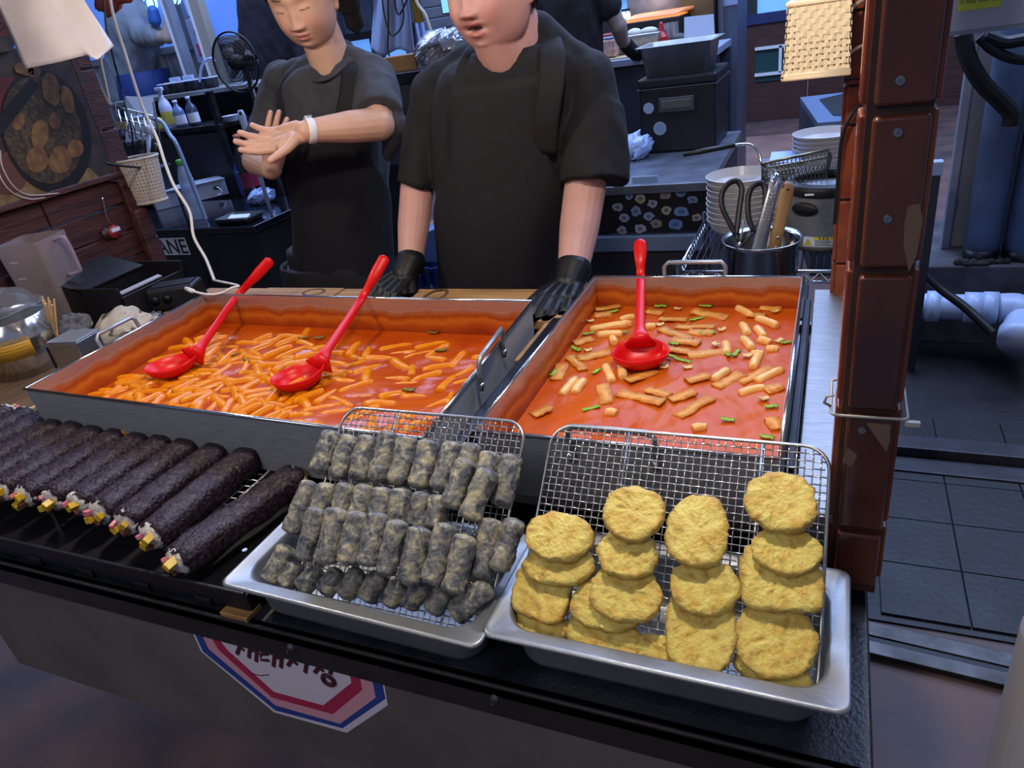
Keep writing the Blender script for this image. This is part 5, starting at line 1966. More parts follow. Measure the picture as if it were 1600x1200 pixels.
def tail(h):
    P = bez([oW + RmW @ Vector((-0.03, -0.085, 0.03)), oW + RmW @ Vector((-0.066, -0.105, -0.04)), oW + RmW @ Vector((-0.070, -0.115, -0.11)), oW + RmW @ Vector((-0.066, -0.11, -0.18))], 5)
    h.tube(P, [0.03] * 4 + [0.036] * 6 + [0.028] * (len(P) - 12) + [0.012, 0.004], 14)


put('hair', hair_cap(RmW, oW, scW, 1.0, tail), m_hair, wom)
# watch on her left wrist: worn, so a part of her outfit but a thing that can be taken off
d = (eL - kL).normalized()
wc = kL + d * 0.012
u, w, _d = frame_of(d)
m_strap = M('white_strap', '#dcd6d2', 0.5)
wt = thing('wrist_watch', 'white strapped watch on the wrist of the person in charcoal tee', 'watch', wc)
ringA = []
for k in range(33):
    a = 2 * PI * k / 32
    ringA.append(wc + u * math.cos(a) * 0.0300 + w * math.sin(a) * 0.0300)
put('strap', MB().tube(ringA, 0.0105, 12, flat=0.22, up=d), m_strap, wt, smooth=True)
topd = (_U * 0.95 - _X * 0.1 - _F * .15).normalized()
topd = (topd - d * d.dot(topd)).normalized()
sd_ = d.cross(topd)
put('watch_case', MB().box(wc + topd * 0.0325, (0.020, 0.022, 0.009), Matrix((d, sd_, topd)).transposed()), M('watch_metal', '#b8bac0', 0.3, 0.8), wt, bevel=0.003)
# ------------------------------------------------------------------ things behind and beside the stall
m_navy = M('navy_cooler', '#15161d', 0.38, bump=0.1, bscale=200)
m_trim = M('grey_trim', '#5a5f6a', 0.35, 0.6)
m_bowl = M('white_melamine', '#b9b5b6', 0.3)
m_cream = M('cream_plastic', '#e8d3ae', 0.45, bump=0.05)
m_creamgrey = M('grey_cream_plastic', '#b3a79e', 0.45)
m_clear = M('clear_plastic', '#dfe8f6', 0.12, trans=0.82, ior=1.3, bump=0.5, bscale=60)
m_film = M('clear_film', '#f2f4f8', 0.08, trans=0.93, ior=1.12, bump=0.6, bscale=22)
m_stylite = M('styrofoam', '#aeb6c6', 0.7)
m_blackmatte = M('matte_black', '#101013', 0.5)
m_tabletop = M('black_glossy_top', '#10131b', 0.12, coat=0.5)
m_tablefront = M('black_table_front', '#15161b', 0.55)
m_label_w = M('label_white', '#c9cede', 0.5)
m_label_dark = M('label_ink', '#1c2030', 0.5)
m_yellow = M('label_yellow', '#d6c630', 0.5)
m_cablew = M('white_cable', '#d9d2cc', 0.45)
m_blueapron = M('blue_apron', '#1c3474', 0.7)
m_tealshirt = M('grey_shirt', '#76808e', 0.8)


def text3d(name, body, size, origin, ex, ey, mat, parent, align='LEFT', ext=0.0003, bold=0.0):
    cu = bpy.data.curves.new(name, 'FONT')
    cu.body = body
    cu.size = size
    cu.extrude = ext
    cu.offset = bold
    cu.align_x = align
    o = bpy.data.objects.new(name, cu)
    C.objects.link(o)
    dg = bpy.context.evaluated_depsgraph_get()
    me = bpy.data.meshes.new_from_object(o.evaluated_get(dg))
    bpy.data.objects.remove(o)
    ex, ey = Vector(ex).normalized(), Vector(ey).normalized()
    ez = ex.cross(ey)
    Rm = Matrix((ex, ey, ez)).transposed().to_4x4()
    me.transform(Matrix.Translation(Vector(origin)) @ Rm)
    me.materials.clear()
    me.materials.append(mat)
    return put(name, None, mat, parent, me=me)


def Rz(a):
    return Matrix.Rotation(a, 3, 'Z')


# ---- black table at the left behind the post, things on it
zT = 0.85
tf0, tf1 = az(236, 356, zT), az(399, 352, zT)
tb_ = thing('black_side_table', 'black table with a glossy top behind the wooden post', 'table', ((tf0.x + tf1.x) / 2, tf1.y + 0.3, 0))
xa, xb, yf = tf0.x - 0.7, tf1.x, tf1.y
put('table_top', MB().box(((xa + xb) / 2, yf + 0.25, zT - 0.015), (xb - xa, 0.52, 0.03)), m_tabletop, tb_, bevel=0.006)
put('front_panel', MB().box(((xa + xb) / 2 - 0.02, yf + 0.03, zT - 0.43), (xb - xa - 0.04, 0.02, 0.80)), m_tablefront, tb_)
put('side_panel', MB().box((xb - 0.03, yf + 0.25, zT - 0.43), (0.02, 0.46, 0.80)), m_tablefront, tb_)
for sx in (xa + 0.03, xb - 0.05):
    put('leg', MB().box((sx, yf + 0.47, 0.41), (0.04, 0.04, 0.82)), m_tablefront, tb_)
# name plate
pl0, pl1, pl2 = ay(238, 373, yf + 0.018), ay(288, 371, yf + 0.018), ay(290, 398, yf + 0.018)
h_ = pl1.z - pl2.z
plate = thing('name_plate', 'white plate with dark capital letters on the black table front', 'sign', (pl1.x - 0.1, yf + 0.018, pl2.z))
put('plate', MB().box(((pl0.x + pl1.x) / 2 - 0.05, yf + 0.0185, pl2.z + h_ / 2), (pl1.x - pl0.x + 0.1, 0.002, h_)), m_label_w, plate)
text3d('lettering', 'UPERTANE', h_ * 1.18, (pl1.x - 0.004, yf + 0.0170, pl2.z + h_ * 0.09), (1, 0, 0), (0, 0, 1), m_label_dark, plate, 'RIGHT', bold=0.0012)

# water bottle with green cap
bb = az(312, 342, zT)
bt_ = thing('water_bottle', 'clear water bottle with green cap on the black table', 'bottle', (bb.x, bb.y, zT))
hB = 0.275
put('bottle_body', MB().lathe([(0.001, 0.001), (0.028, 0.0), (0.033, 0.006), (0.033, 0.05), (0.030, 0.06), (0.033, 0.075), (0.033, 0.11), (0.0295, 0.125), (0.033, 0.14), (0.034, 0.175), (0.030, 0.205), (0.018, 0.24), (0.0125, 0.25), (0.0125, 0.262)], (bb.x, bb.y, zT), 28), m_clear, bt_, smooth=True, solid=0.001)
put('cap', MB().lathe([(0.0, 0.252), (0.0165, 0.252), (0.017, 0.254), (0.017, 0.272), (0.015, 0.275), (0.0, 0.275)], (bb.x, bb.y, zT), 24), M('green_cap', '#4fa03c', 0.4), bt_, smooth=True)
# white carton with cut-out
c0, c1 = az(246, 330, zT), az(358, 303, zT)
cv = (c1 - c0); cL = cv.length; cv.normalize(); cn = Vector((-cv.y, cv.x, 0))
ct = thing('white_carton', 'long white carton with a hand hole behind the water bottle', 'box', (c0 + c1) / 2)
hC = 0.085
q = [c0 + Vector((0, 0, .001)), c1 + Vector((0, 0, .001)), c1 + cn * 0.16, c0 + cn * 0.16]
put('carton_body', MB().hexa([Vector((p.x, p.y, zT + .001)) for p in q] + [Vector((p.x, p.y, zT + hC)) for p in q]), M('carton_white', '#9aa0b4', 0.6, var='#8a90a6', scale=6), ct, bevel=0.002)
put('flap', MB().hexa([Vector((p.x, p.y, zT + hC)) for p in (q[0], q[1], q[1] - cn * .02, q[0] - cn * .02)] + [Vector((p.x, p.y, zT + hC + .003)) for p in (q[0], q[1], q[1] - cn * .02, q[0] - cn * .02)]), M('carton_white', '#9aa0b4'), ct)
hc = c0 + cv * cL * 0.86 - cn * 0.001 + Vector((0, 0, hC * .55))
put('hand_hole', MB().ell(hc, (0.018, 0.003, 0.010), Rz(math.atan2(cv.y, cv.x)), 18, 8), m_blackmatte, ct, smooth=True)
put('tie_string', MB().tube(bez([hc + Vector((0.0, -0.004, 0)), hc + Vector((0.03, -0.02, 0.005)), hc + Vector((0.05, -0.02, -0.02)), hc + Vector((0.02, -0.03, -0.035)), hc + Vector((0.045, -0.03, -0.03))], 5), 0.003, 6), M('string_white', '#bcc3d4', 0.7), ct, smooth=True)
# low black dish and cola bottle
dp = az(376, 346, zT)
dd_ = thing('black_dish', 'low black plastic tray near the table corner', 'tray', dp)
put('dish_body', MB().ring_loft([rrect(-.085, .085, -.055, .055, .012, .001), rrect(-.095, .095, -.065, .065, .014, .028), rrect(-.09, .09, -.06, .06, .012, .028), rrect(-.08, .08, -.05, .05, .01, .006)]), m_blackmatte, dd_, local=True, smooth=True)
put('sauce_packet', MB().box((0.0, 0.0, 0.02), (0.09, 0.05, 0.012), Euler((0.1, 0.08, 0.4)).to_matrix()), m_label_w, dd_, local=True, bevel=0.004)
cb = az(400, 312, zT)
cola = thing('cola_bottle', 'dark soda bottle with red stripe behind the reaching hands', 'bottle', (cb.x, cb.y, zT))
put('bottle_body', MB().lathe([(0.001, 0.001), (0.04, 0.0), (0.046, 0.01), (0.046, 0.07), (0.042, 0.10), (0.046, 0.14), (0.045, 0.19), (0.03, 0.25), (0.014, 0.29), (0.014, 0.305), (0.0, 0.305)], (cb.x, cb.y, zT), 24), M('dark_soda', '#1d1418', 0.08, coat=.5), cola, smooth=True)
put('label_band', MB().lathe([(0.0465, 0.07), (0.0427, 0.10), (0.0467, 0.14)], (cb.x, cb.y, zT), 24), M('soda_red', '#7e1f36', 0.35), cola, smooth=True)
put('cap', MB().lathe([(0.0, 0.297), (0.017, 0.297), (0.017, 0.318), (0.0, 0.32)], (cb.x, cb.y, zT), 20), M('cap_orange', '#b86a50', 0.4), cola, smooth=True)
bl = az(372, 312, zT)
solo('blue_bottle', MB().lathe([(0, 0), (0.03, 0), (0.033, 0.01), (0.033, 0.12), (0.02, 0.16), (0.012, 0.18), (0.012, 0.2), (0, 0.2)], (bl.x - .02, bl.y + .1, zT), 20), M('blue_plastic', '#2c4a9c', 0.3), 'blue plastic bottle just behind the dark soda bottle', 'bottle')
pb = az(412, 318, zT)
mb = MB().ell((pb.x, pb.y, zT + 0.035), (0.075, 0.05, 0.034), nu=24, nv=14)
co = np.array(mb.v); co += (wnoise(co, 22, 4, 3) * 0.01)[:, None]; co[:, 2] = np.maximum(co[:, 2], zT + .001); mb.v = [tuple(c) for c in co]
solo('crumpled_film', mb, M('blue_white_film', '#8fa6d0', 0.2, bump=0.8, bscale=40), 'crumpled clear wrap on the black table near the soda bottle', 'wrap')

# ---- woven basket strapped to the left post, utensils inside
bk = ad(236, 314, 2.30)


def lattice_basket(label, base, rx0, rx1, h, mat, rows, cols, rz, ry_k=0.75, name='woven_basket'):
    root = thing(name, label, 'basket', base, rz)
    n = cols
    for rows_ in (1,):
        mb = MB()
        # vertical slats
        for j in range(n):
            a0, a1 = 2 * PI * (j - .32) / n, 2 * PI * (j + .32) / n
            qs = []
            for t in (0.02, 0.98):
                r_ = rx0 + (rx1 - rx0) * t
                for a in (a0, a1):
                    qs.append(Vector((r_ * math.cos(a), r_ * ry_k * math.sin(a), h * t)))
            inw = [Vector((p.x * .97, p.y * .97, p.z)) for p in qs]
            mb.hexa([inw[0], inw[1], qs[1], qs[0], inw[2], inw[3], qs[3], qs[2]])
        put('upright_strips', mb, mat, root, local=True, kind='stuff')
    for i in range(rows):
        t0, t1 = (i + 0.14) / rows, (i + 0.80) / rows
        R0, R1 = rx0 + (rx1 - rx0) * t0, rx0 + (rx1 - rx0) * t1
        prof = lambda r_, z: [Vector((r_ * math.cos(2 * PI * k / 40), r_ * ry_k * math.sin(2 * PI * k / 40), z)) for k in range(40)]
        put('band', MB().ring_loft([prof(R0 * .985, h * t0), prof(R0 * 1.005, h * t0), prof(R1 * 1.005, h * t1), prof(R1 * .985, h * t1), prof(R0 * .985, h * t0)], False, False), mat, root, local=True, smooth=False)
    for z, r_ in ((0, rx0), (h, rx1)):
        pth = [Vector((r_ * math.cos(2 * PI * k / 40), r_ * ry_k * math.sin(2 * PI * k / 40), z)) for k in range(41)]
        put('rim_band', MB().tube(pth, h * 0.025 + 0.001, 8), mat, root, local=True, smooth=True)
    put('base', MB().ring_loft([[Vector((rx0 * math.cos(2 * PI * k / 40), rx0 * ry_k * math.sin(2 * PI * k / 40), z)) for k in range(40)] for z in (0, 0.003)]), mat, root, local=True)
    return root


lbk = lattice_basket('grey cream woven basket hung beside the wooden post, holding utensils', bk, 0.052, 0.070, 0.135, m_creamgrey, 13, 34, 0.4)
for k, (px_, py_, c) in enumerate(((222, 225, '#1b1b20'), (232, 205, '#8c94a8'), (244, 232, '#15151a'))):
    top = ad(px_, py_, 2.30)
    bot = bk + Vector((-0.03 + 0.03 * k, 0, 0.02))
    o = thing('utensil', ('black handled utensil leaning leftmost in the grey basket', 'grey steel utensil standing in the grey basket', 'short black utensil at the right of the grey basket')[k], 'utensil', bot)
    put('shaft', MB().tube([bot, bot.lerp(top, .5), top], [0.006, 0.006, 0.010], 8, flat=0.6), M('utensil%d_colour' % k, c, 0.4), o, smooth=True)
    put('end', MB().ell(top, (0.014, 0.014, 0.018), nu=12, nv=8), M('utensil%d_colour' % k, c), o, smooth=True)
tie = [ad(165, 255, 2.02), ad(190, 259, 2.1), ad(222, 262, 2.22)]
solo('black_cable_tie', MB().tube(bez(tie, 5), 0.004, 6), m_blackmatte, 'black tie holding the grey basket to the wooden post', 'cable tie')
# wire dish rack above it
rk = thing('wire_dish_rack', 'wire dish rack above the grey woven basket', 'rack', ad(210, 232, 2.75))
Pk = lambda x, y, d=2.75: ad(x, y, d)
for pts in ([(178, 165), (240, 182)], [(180, 182), (242, 200)], [(186, 200), (236, 214)]):
    put('rail', MB().tube([Pk(*p) for p in pts], 0.004, 6), m_chrome, rk, smooth=True)
for k in range(6):
    x = 184 + k * 10
    put('wire', MB().tube(bez([Pk(x, 168 + k * 3), Pk(x + 5, 190 + k * 3, 2.70), Pk(x + 9, 214 + k * 2)], 4), 0.003, 6), m_chrome, rk, smooth=True)
for x in (180, 240):
    _b = Pk(x + 12, 232)
    put('upright', MB().tube([Pk(x, 160), _b, Vector((_b.x, _b.y, 0))], 0.005, 6), m_darkmetal, rk, smooth=True)
cbx = Pk(190, 196, 2.72)
solo('small_card', MB().box(cbx, (0.035, 0.004, 0.028), Rz(.3)), M('tan_card', '#a08a66', 0.6), 'small tan card clipped to the wire dish rack', 'card')

# ---- kitchen shelf behind the left: two levels of steel shelf with pots and bottles
Y3 = 3.05
s0, s1 = ay(228, 205, Y3), ay(352, 195, Y3)
zS1 = (s0.z + s1.z) / 2
shf = thing('steel_kitchen_shelf', 'dark steel kitchen shelf unit behind the wooden post', 'shelf', ((s0.x + s1.x) / 2, Y3 + 0.2, 0))
xa, xb = s0.x - 0.62, s1.x - 0.02
put('lower_board', MB().box(((xa + xb) / 2, Y3 + 0.19, zS1 - 0.012), (xb - xa, 0.42, 0.024)), m_darkmetal, shf, bevel=0.003)
t0_ = ay(300, 143, Y3 + .25)
zS2 = t0_.z
put('upper_board', MB().box(((xa + xb) / 2 + .1, Y3 + 0.40, zS2 - 0.012), (xb - xa, 0.35, 0.024)), m_steel_dull, shf, bevel=0.003)
put('back_panel', MB().box(((xa + xb) / 2 + .1, Y3 + 0.58, (zS1 + zS2) / 2 - .25), (xb - xa, 0.015, zS2 - zS1 + .5)), m_darkmetal, shf)
for x in (xa + .02, xb - .02):
    for y in (Y3 + .0, Y3 + .56):
        put('upright', MB().box((x, y, zS2 / 2), (0.03, 0.03, zS2)), m_darkmetal, shf)
put('cupboard_front', MB().box(((xa + xb) / 2, Y3 + 0.02, zS1 - 0.22), (xb - xa - .06, 0.02, 0.36)), M('dark_cupboard', '#2a2c38', 0.5), shf)
# bottles on the lower board
m_dsoap = M('soap_yellow', '#b6ad52', 0.3)
m_bwhite = M('bottle_white', '#aab4d6', 0.35)
m_bclear = M('bottle_smoke', '#5a6a96', 0.1, coat=.3)
bots = [(247, 196, 0.036, 0.085, m_dsoap, 'squat yellow soap bottle on the shelf, leftmost of its row', 'round'), (268, 197, 0.034, 0.20, m_bwhite, 'tall white spray bottle with yellow label on the kitchen shelf', 'spray'),
        (284, 192, 0.032, 0.14, m_bclear, 'clear bottle beside the tall white spray bottle', 'jug'), (305, 190, 0.030, 0.15, M('bottle_dark', '#3b3f5a', 0.25), 'dark labelled bottle right of the clear one on the shelf', 'jug')]
for px_, py_, r_, h_, mt, lab, kd in bots:
    p = ay(px_, py_, Y3 + 0.06); p.z = zS1
    o = thing('shelf_bottle', lab, 'bottle', p, group='bottles on the kitchen shelf')
    put('bottle_body', MB().lathe([(0.001, 0.001), (r_ * .9, 0), (r_, .006), (r_, h_ * .55), (r_ * .8, h_ * .68), (r_ * .35, h_ * .8), (r_ * .33, h_ * .9), (0.001, h_ * .9)], p, 20), mt, o, smooth=True)
    put('cap', MB().lathe([(0.0, h_ * .88), (r_ * .4, h_ * .88), (r_ * .4, h_), (0, h_)], p, 16), m_bwhite, o, smooth=True)
    put('label_band', MB().lathe([(r_ * 1.01, h_ * .12), (r_ * 1.01, h_ * .45)], p, 20), m_dsoap if kd != 'jug' else m_label_w, o, smooth=True)
    if kd == 'spray':
        put('nozzle', MB().box(p + Vector((0.012, -0.01, h_ * 1.02)), (0.05, 0.02, 0.02)), m_bwhite, o, bevel=.004)
# pots on the upper board
m_potb = M('brown_food', '#6a4432', 0.5, var='#8a6a48', scale=40)
m_rimw = M('pale_rim', '#9fb4e0', 0.35)
for k, (px_, wpx, lab) in enumerate(((262, 26, 'leftmost small pot of brown food on the kitchen shelf top'), (286, 30, 'second small pot of brown food on the kitchen shelf top'), (310, 28, 'third small pot on the kitchen shelf top'), (333, 24, 'small pot on the shelf top nearest the black fan'))):
    p = ay(px_, 140, Y3 + .34); p.z = zS2
    r_ = wpx * fdepth(p) / FPX / 2
    o = thing('small_pot', lab, 'pot', p, group='small pots on the kitchen shelf')
    put('pot_body', MB().lathe([(0.001, 0), (r_ * .85, 0), (r_, .05), (r_ * 1.06, .052), (r_ * .95, .05), (r_ * .8, .02)], p, 20), m_darkmetal, o, smooth=True)
    put('food', MB().ell(p + Vector((0, 0, .042)), (r_ * .9, r_ * .9, .02), nu=16, nv=8), m_potb, o, smooth=True)
    put('lid_edge', MB().tube([p + Vector((r_ * math.cos(a * PI / 8), r_ * math.sin(a * PI / 8), .055)) for a in range(17)], .004, 6), m_rimw, o, smooth=True)
for k, (a, b2, lab) in enumerate((((268, 138), (300, 118), 'white paper pack standing left behind the small pots'), ((290, 140), (312, 120), 'white paper pack standing right behind the small pots'))):
    p = ay(a[0] + 10, a[1], Y3 + .5); p.z = zS2
    solo('white_pack', MB().box(p + Vector((0, 0, .04)), (0.07, .02, .08), Rz(.2)), m_rimw, lab, 'pack', bevel=.003)
# tap: curved pale pipe
tp = bez([ay(312, 128, Y3 + .3), ay(314, 108, Y3 + .3), ay(320, 96, Y3 + .3), ay(330, 91, Y3 + .3), ay(336, 96, Y3 + .3)], 5)
solo('curved_tap', MB().tube(tp, 0.007, 8), m_rimw, 'pale curved tap rising behind the small pots', 'tap')
tp = bez([ad(200, 186, 3.15), ad(228, 184, 3.15), ad(252, 190, 3.15), ad(265, 210, 3.15), ad(280, 235, 3.15), Vector((ad(284, 235, 3.15).x, ad(284, 235, 3.15).y, zT + .01))], 6)
solo('grey_hose', MB().tube(tp, 0.009, 8), M('hose_grey', '#7f93b4', 0.4), 'pale grey hose arching over the grey basket toward the bottle', 'hose')
lidp = ay(343, 162, Y3 + .02); 
solo('white_cup', MB().lathe([(0, 0), (.03, 0), (.045, .03), (.042, .03), (.0, .008)], (lidp.x, lidp.y + .05, zS1 + .0), 20), m_bwhite, 'small white cup at the right end of the lower kitchen shelf', 'cup')
# dark tilted lid
q = [ad(178, 175, 3.3), ad(232, 192, 3.3), ad(240, 152, 3.5), ad(196, 150, 3.5)]
q[0].z = q[1].z = zS1 + .017
solo('grey_cover', MB().ring_loft([q, [p - Vector((0, 0, .015)) for p in q]]), M('grey_box', '#4a4c56', 0.5), 'grey open lid leaning left of the soap bottles', 'lid')

# dark oven tray stack on the black table and a pale handle by the sleeve
_c = az(302, 302, zT)
ot = thing('dark_oven_box', 'dark metal oven box on the black table behind the water bottle', 'box', (_c.x, 2.72, zT))
put('case', MB().box((_c.x - .05, 2.80, zT + .10), (.34, .08, .19), Rz(.12)), M('oven_dark', '#23252e', 0.4, .4), ot, bevel=.006)
put('top_plate', MB().box((_c.x - .05, 2.80, zT + .20), (.36, .10, .012), Rz(.12)), M('oven_top', '#4c5466', 0.35, .5), ot, bevel=.003)
put('door_line', MB().box((_c.x - .05, 2.755, zT + .12), (.26, .004, .008), Rz(.12)), m_trim, ot)
_a, _b = ay(375, 172, 2.5), ay(384, 202, 2.5)
hs_ = thing('plastic_spatula', 'pale plastic spatula with a hanging hole, upright beside the charcoal sleeve', 'spatula', Vector((_b.x, _b.y, zT)))
put('grip', MB().tube([_a, _a.lerp(_b, .25), _b, Vector((_b.x, _b.y, zT + .002))], [.010, .017, .014, .008], 12, flat=.5, up=_X), m_bwhite, hs_, smooth=True)
put('hang_hole', MB().ell(_a.lerp(_b, .2) - _F * .009, (.007, .003, .009), nu=12, nv=8), m_blackmatte, hs_, smooth=True)
# slanting steel posts left of the fan
for k, (a, b2, w_, lab) in enumerate((((310, -10), (360, 110), 0.075, 'broad grey metal post beside the black fan'), ((275, -10), (308, 110), 0.035, 'slim grey metal post in front of the blue glass'))):
    top, bot = ay(*a, Y3 + .75), ay(*b2, Y3 + .75)
    x = (top.x + bot.x) / 2
    o = thing('metal_post', lab, 'post', (x, Y3 + .68, 0))
    put('shaft', MB().box((x, Y3 + .68, 1.35), (w_, 0.06, 2.7)), M('post_grey', '#8a8884', 0.5) if k == 0 else m_corr, o, bevel=.004)
    put('edge_strip', MB().box((x - w_ / 2 - .004, Y3 + .65, 1.35), (0.012, 0.02, 2.7)), m_label_w, o)
    put('foot_plate', MB().box((x, Y3 + .68, .006), (w_ + .08, .14, .012)), m_corr, o)
wbx = ay(318, 90, Y3 + .95)
wb2 = thing('white_control_box', 'white box with red marks hung between the grey metal posts', 'box', wbx)
put('case', MB().box(wbx + Vector((0, 0.05, 0.10)), (0.14, 0.08, 0.26)), M('box_lilac', '#8f9cc4', 0.5), wb2, bevel=.004)
put('red_mark', MB().box(wbx + Vector((0.0, 0.007, 0.05)), (0.07, 0.006, 0.07)), M('pale_red', '#b0485c', 0.5), wb2, bevel=.01)
put('dark_slot', MB().box(wbx + Vector((0.01, 0.007, 0.15)), (0.05, 0.006, 0.035)), m_blackmatte, wb2)
rc = wbx + Vector((0, 0.05, 0.235))
solo('red_cloth', MB().ell(rc + Vector((0, 0, .012)), (.06, .035, .018), nu=16, nv=8), M('pale_red', '#b0485c'), 'red cloth lying on top of the white control box', 'cloth')

# standing fan, dark
fc = ay(368, 98, 2.98)
fan = thing('standing_fan', 'dark round wire fan behind the person in charcoal tee', 'fan', (fc.x, fc.y, 0))
Rf = 0.135
for k in range(10):
    rr_2 = Rf * (k + 1) / 10
    put('guard_ring', MB().tube([fc + Vector((rr_2 * math.cos(2 * PI * j / 32), -0.04 * (1 - (rr_2 / Rf) ** 2), rr_2 * math.sin(2 * PI * j / 32))) for j in range(33)], 0.005 if k == 9 else 0.0018, 6), m_blackmatte, fan, smooth=True)
for k in range(5):
    a = 2 * PI * k / 5
    R = Matrix.Rotation(a, 3, 'Y')
    bl_ = MB().ell((0, 0, 0), (0.045, 0.004, 0.03), nu=16, nv=8)
    bl_.v = [tuple(fc + R @ (Matrix.Rotation(0.4, 3, 'X') @ Vector(p) + Vector((0.06, 0.03, 0)))) for p in bl_.v]
    put('blade', bl_, M('fan_blade', '#3a3438', 0.4), fan, smooth=True)
put('hub', MB().cone(fc + Vector((0, -.02, 0)), fc + Vector((0, .09, 0)), .03, .05, 18), m_blackmatte, fan, smooth=True)
put('pole', MB().cone((fc.x, fc.y + .06, 0.02), (fc.x, fc.y + .06, fc.z - .02), .014, .012, 12), m_blackmatte, fan, smooth=True)
put('foot', MB().cone((fc.x, fc.y + .06, 0), (fc.x, fc.y + .06, .025), .17, .15, 24), m_blackmatte, fan, smooth=True)

# white cable from above, and the plug end by the pan
wc_ = bez([ad(170, -40, 1.9), ad(175, 15, 1.9), ad(196, 85, 1.95), ad(222, 165, 2.0), ad(245, 215, 2.0), ad(258, 255, 2.0), ad(272, 290, 2.0), ad(296, 330, 2.0), ad(303, 370, 2.0), ad(322, 405, 1.98), ad(335, 438, 1.95)], 8)
solo('white_hanging_cable', MB().tube(wc_, 0.0042, 8), m_cablew, 'long white cable hanging down past the water bottle', 'cable')
bc_ = bez([ad(160, -40, 2.05), ad(164, 20, 2.05), ad(172, 70, 2.05), ad(190, 140, 2.1), ad(205, 200, 2.1), ad(208, 235, 2.15)], 8)
solo('thin_black_cable', MB().tube(bc_, 0.0028, 6), m_blackmatte, 'thin black cable hanging beside the wooden post', 'cable')
yp = bez([ad(152, 60, 2.25), ad(160, 110, 2.25), ad(172, 165, 2.25), ad(178, 200, 2.25), Vector((ad(178, 200, 2.25).x, ad(178, 200, 2.25).y, 0))], 5)
solo('pale_rod', MB().tube(yp, 0.006, 6), M('rod_tan', '#8f8276', 0.5), 'pale rod standing right beside the wooden post', 'rod')
hbl = ad(170, 2, 2.2)
redp = thing('red_rag', 'dull red rag bundle hanging at the top left of the post', 'rag', hbl)
mb = MB().ell(hbl, (0.05, 0.03, 0.035), nu=20, nv=12)
co = np.array(mb.v); co += (wnoise(co, 18, 8, 2) * 0.008)[:, None]; mb.v = [tuple(c) for c in co]
put('bundle', mb, M('rag_red', '#8a4038', 0.7), redp, smooth=True)
put('tail', MB().tube(bez([hbl, hbl + Vector((.05, 0, 0.0)), hbl + Vector((.10, 0, -.004))], 4), [.014] * 8 + [.006], 8), M('rag_red', '#8a4038'), redp, smooth=True)

# ------------------------------------------------------------------ left ledge objects
zl = 0.895
pc = az(112, 512, zl)
# clear pitcher
pit = thing('clear_pitcher', 'tall clear plastic pitcher with a handle by the plank wall', 'pitcher', (pc.x, pc.y, zl))
hP = 0.26
m_frost = M('scuffed_clear_plastic', '#c4b4b6', 0.22, trans=0.75, ior=1.15, bump=0.1, bscale=60)
rzp = Rz(0.35)


def sqring(w, z, r=0.012):
    return [rzp @ p + Vector((pc.x, pc.y, zl)) for p in rrect(-w, w, -w, w, r, z)]


put('vessel', MB().ring_loft([sqring(.05, .002), sqring(.062, hP), sqring(.0635, hP), sqring(.0635, hP - .004), sqring(.0515, 0.0)], True, True), m_frost, pit, smooth=False, bevel=0.0)
for z in (0.1, 0.17, 0.215):
    w_ = .05 + .012 * z / hP + .0016
    put('mark_line', MB().tube([rzp @ Vector((-w_ * .6, -w_, z)) + Vector((pc.x, pc.y, zl)), rzp @ Vector((-w_ * .2, -w_, z)) + Vector((pc.x, pc.y, zl))], 0.0008, 5), m_label_w, pit)
hp = [rzp @ Vector(p) + Vector((pc.x, pc.y, zl)) for p in ((.061, 0, hP - .012), (.085, 0, hP - .008), (.097, 0, hP - .02), (.099, 0, hP - .09), (.094, 0, hP - .105), (.058, 0, hP - .11))]
put('handle', MB().tube(bez(hp, 4), 0.0065, 10, flat=.8), M('clear_handle', '#b8a4b4', 0.1, trans=0.6, ior=1.2), pit, smooth=True)

# steel canister with film
cc = az(2, 600, zl)
cc = Vector((cc.x - 0.012, cc.y + 0.085, zl))
can = thing('steel_canister', 'steel canister covered with clear film and a yellow label at the left edge', 'canister', cc)
rC, hC = 0.082, 0.135
put('can_body', MB().lathe([(0.001, 0), (rC, 0), (rC, hC), (rC - .003, hC + .002), (rC - .004, hC - .01), (rC - .006, .01)], cc, 40), m_chrome, can, smooth=True)
put('film_cover', MB().lathe([(rC * 1.03, hC - .045), (rC * 1.05, hC - .01), (rC * 1.05, hC + .02), (rC * .75, hC + .055), (rC * .3, hC + .068), (0.001, hC + .07)], cc, 40), m_film, can, smooth=True)
put('film_edge', MB().tube([cc + Vector((rC * 1.06 * math.cos(2 * PI * k / 40), rC * 1.06 * math.sin(2 * PI * k / 40), hC + .022 + .003 * math.sin(k))) for k in range(41)], .0022, 6), m_film, can, smooth=True)
lbm = M('ochre_label', '#b98a2a', 0.5)
lb = MB()
ring0, ring1 = [], []
for k in range(15):
    a = -1.15 + 0.95 * k / 14
    ring0.append(cc + Vector((rC * 1.012 * math.cos(a), rC * 1.012 * math.sin(a), hC - .085)))
    ring1.append(cc + Vector((rC * 1.012 * math.cos(a), rC * 1.012 * math.sin(a), hC - .035)))
k0 = len(lb.v)
lb.add(ring0 + ring1, [(i, i + 1, i + 16, i + 15) for i in range(14)])
put('label', lb, lbm, can, smooth=True, solid=.0006)
for r_ in range(5):
    z = hC - .043 - r_ * .008
    put('label_line', MB().tube([cc + Vector((rC * 1.016 * math.cos(-1.1 + .8 * k / 9), rC * 1.016 * math.sin(-1.1 + .8 * k / 9), z)) for k in range(10)], .0008, 4), M('ink_brown', '#5a3a12', 0.5), can)
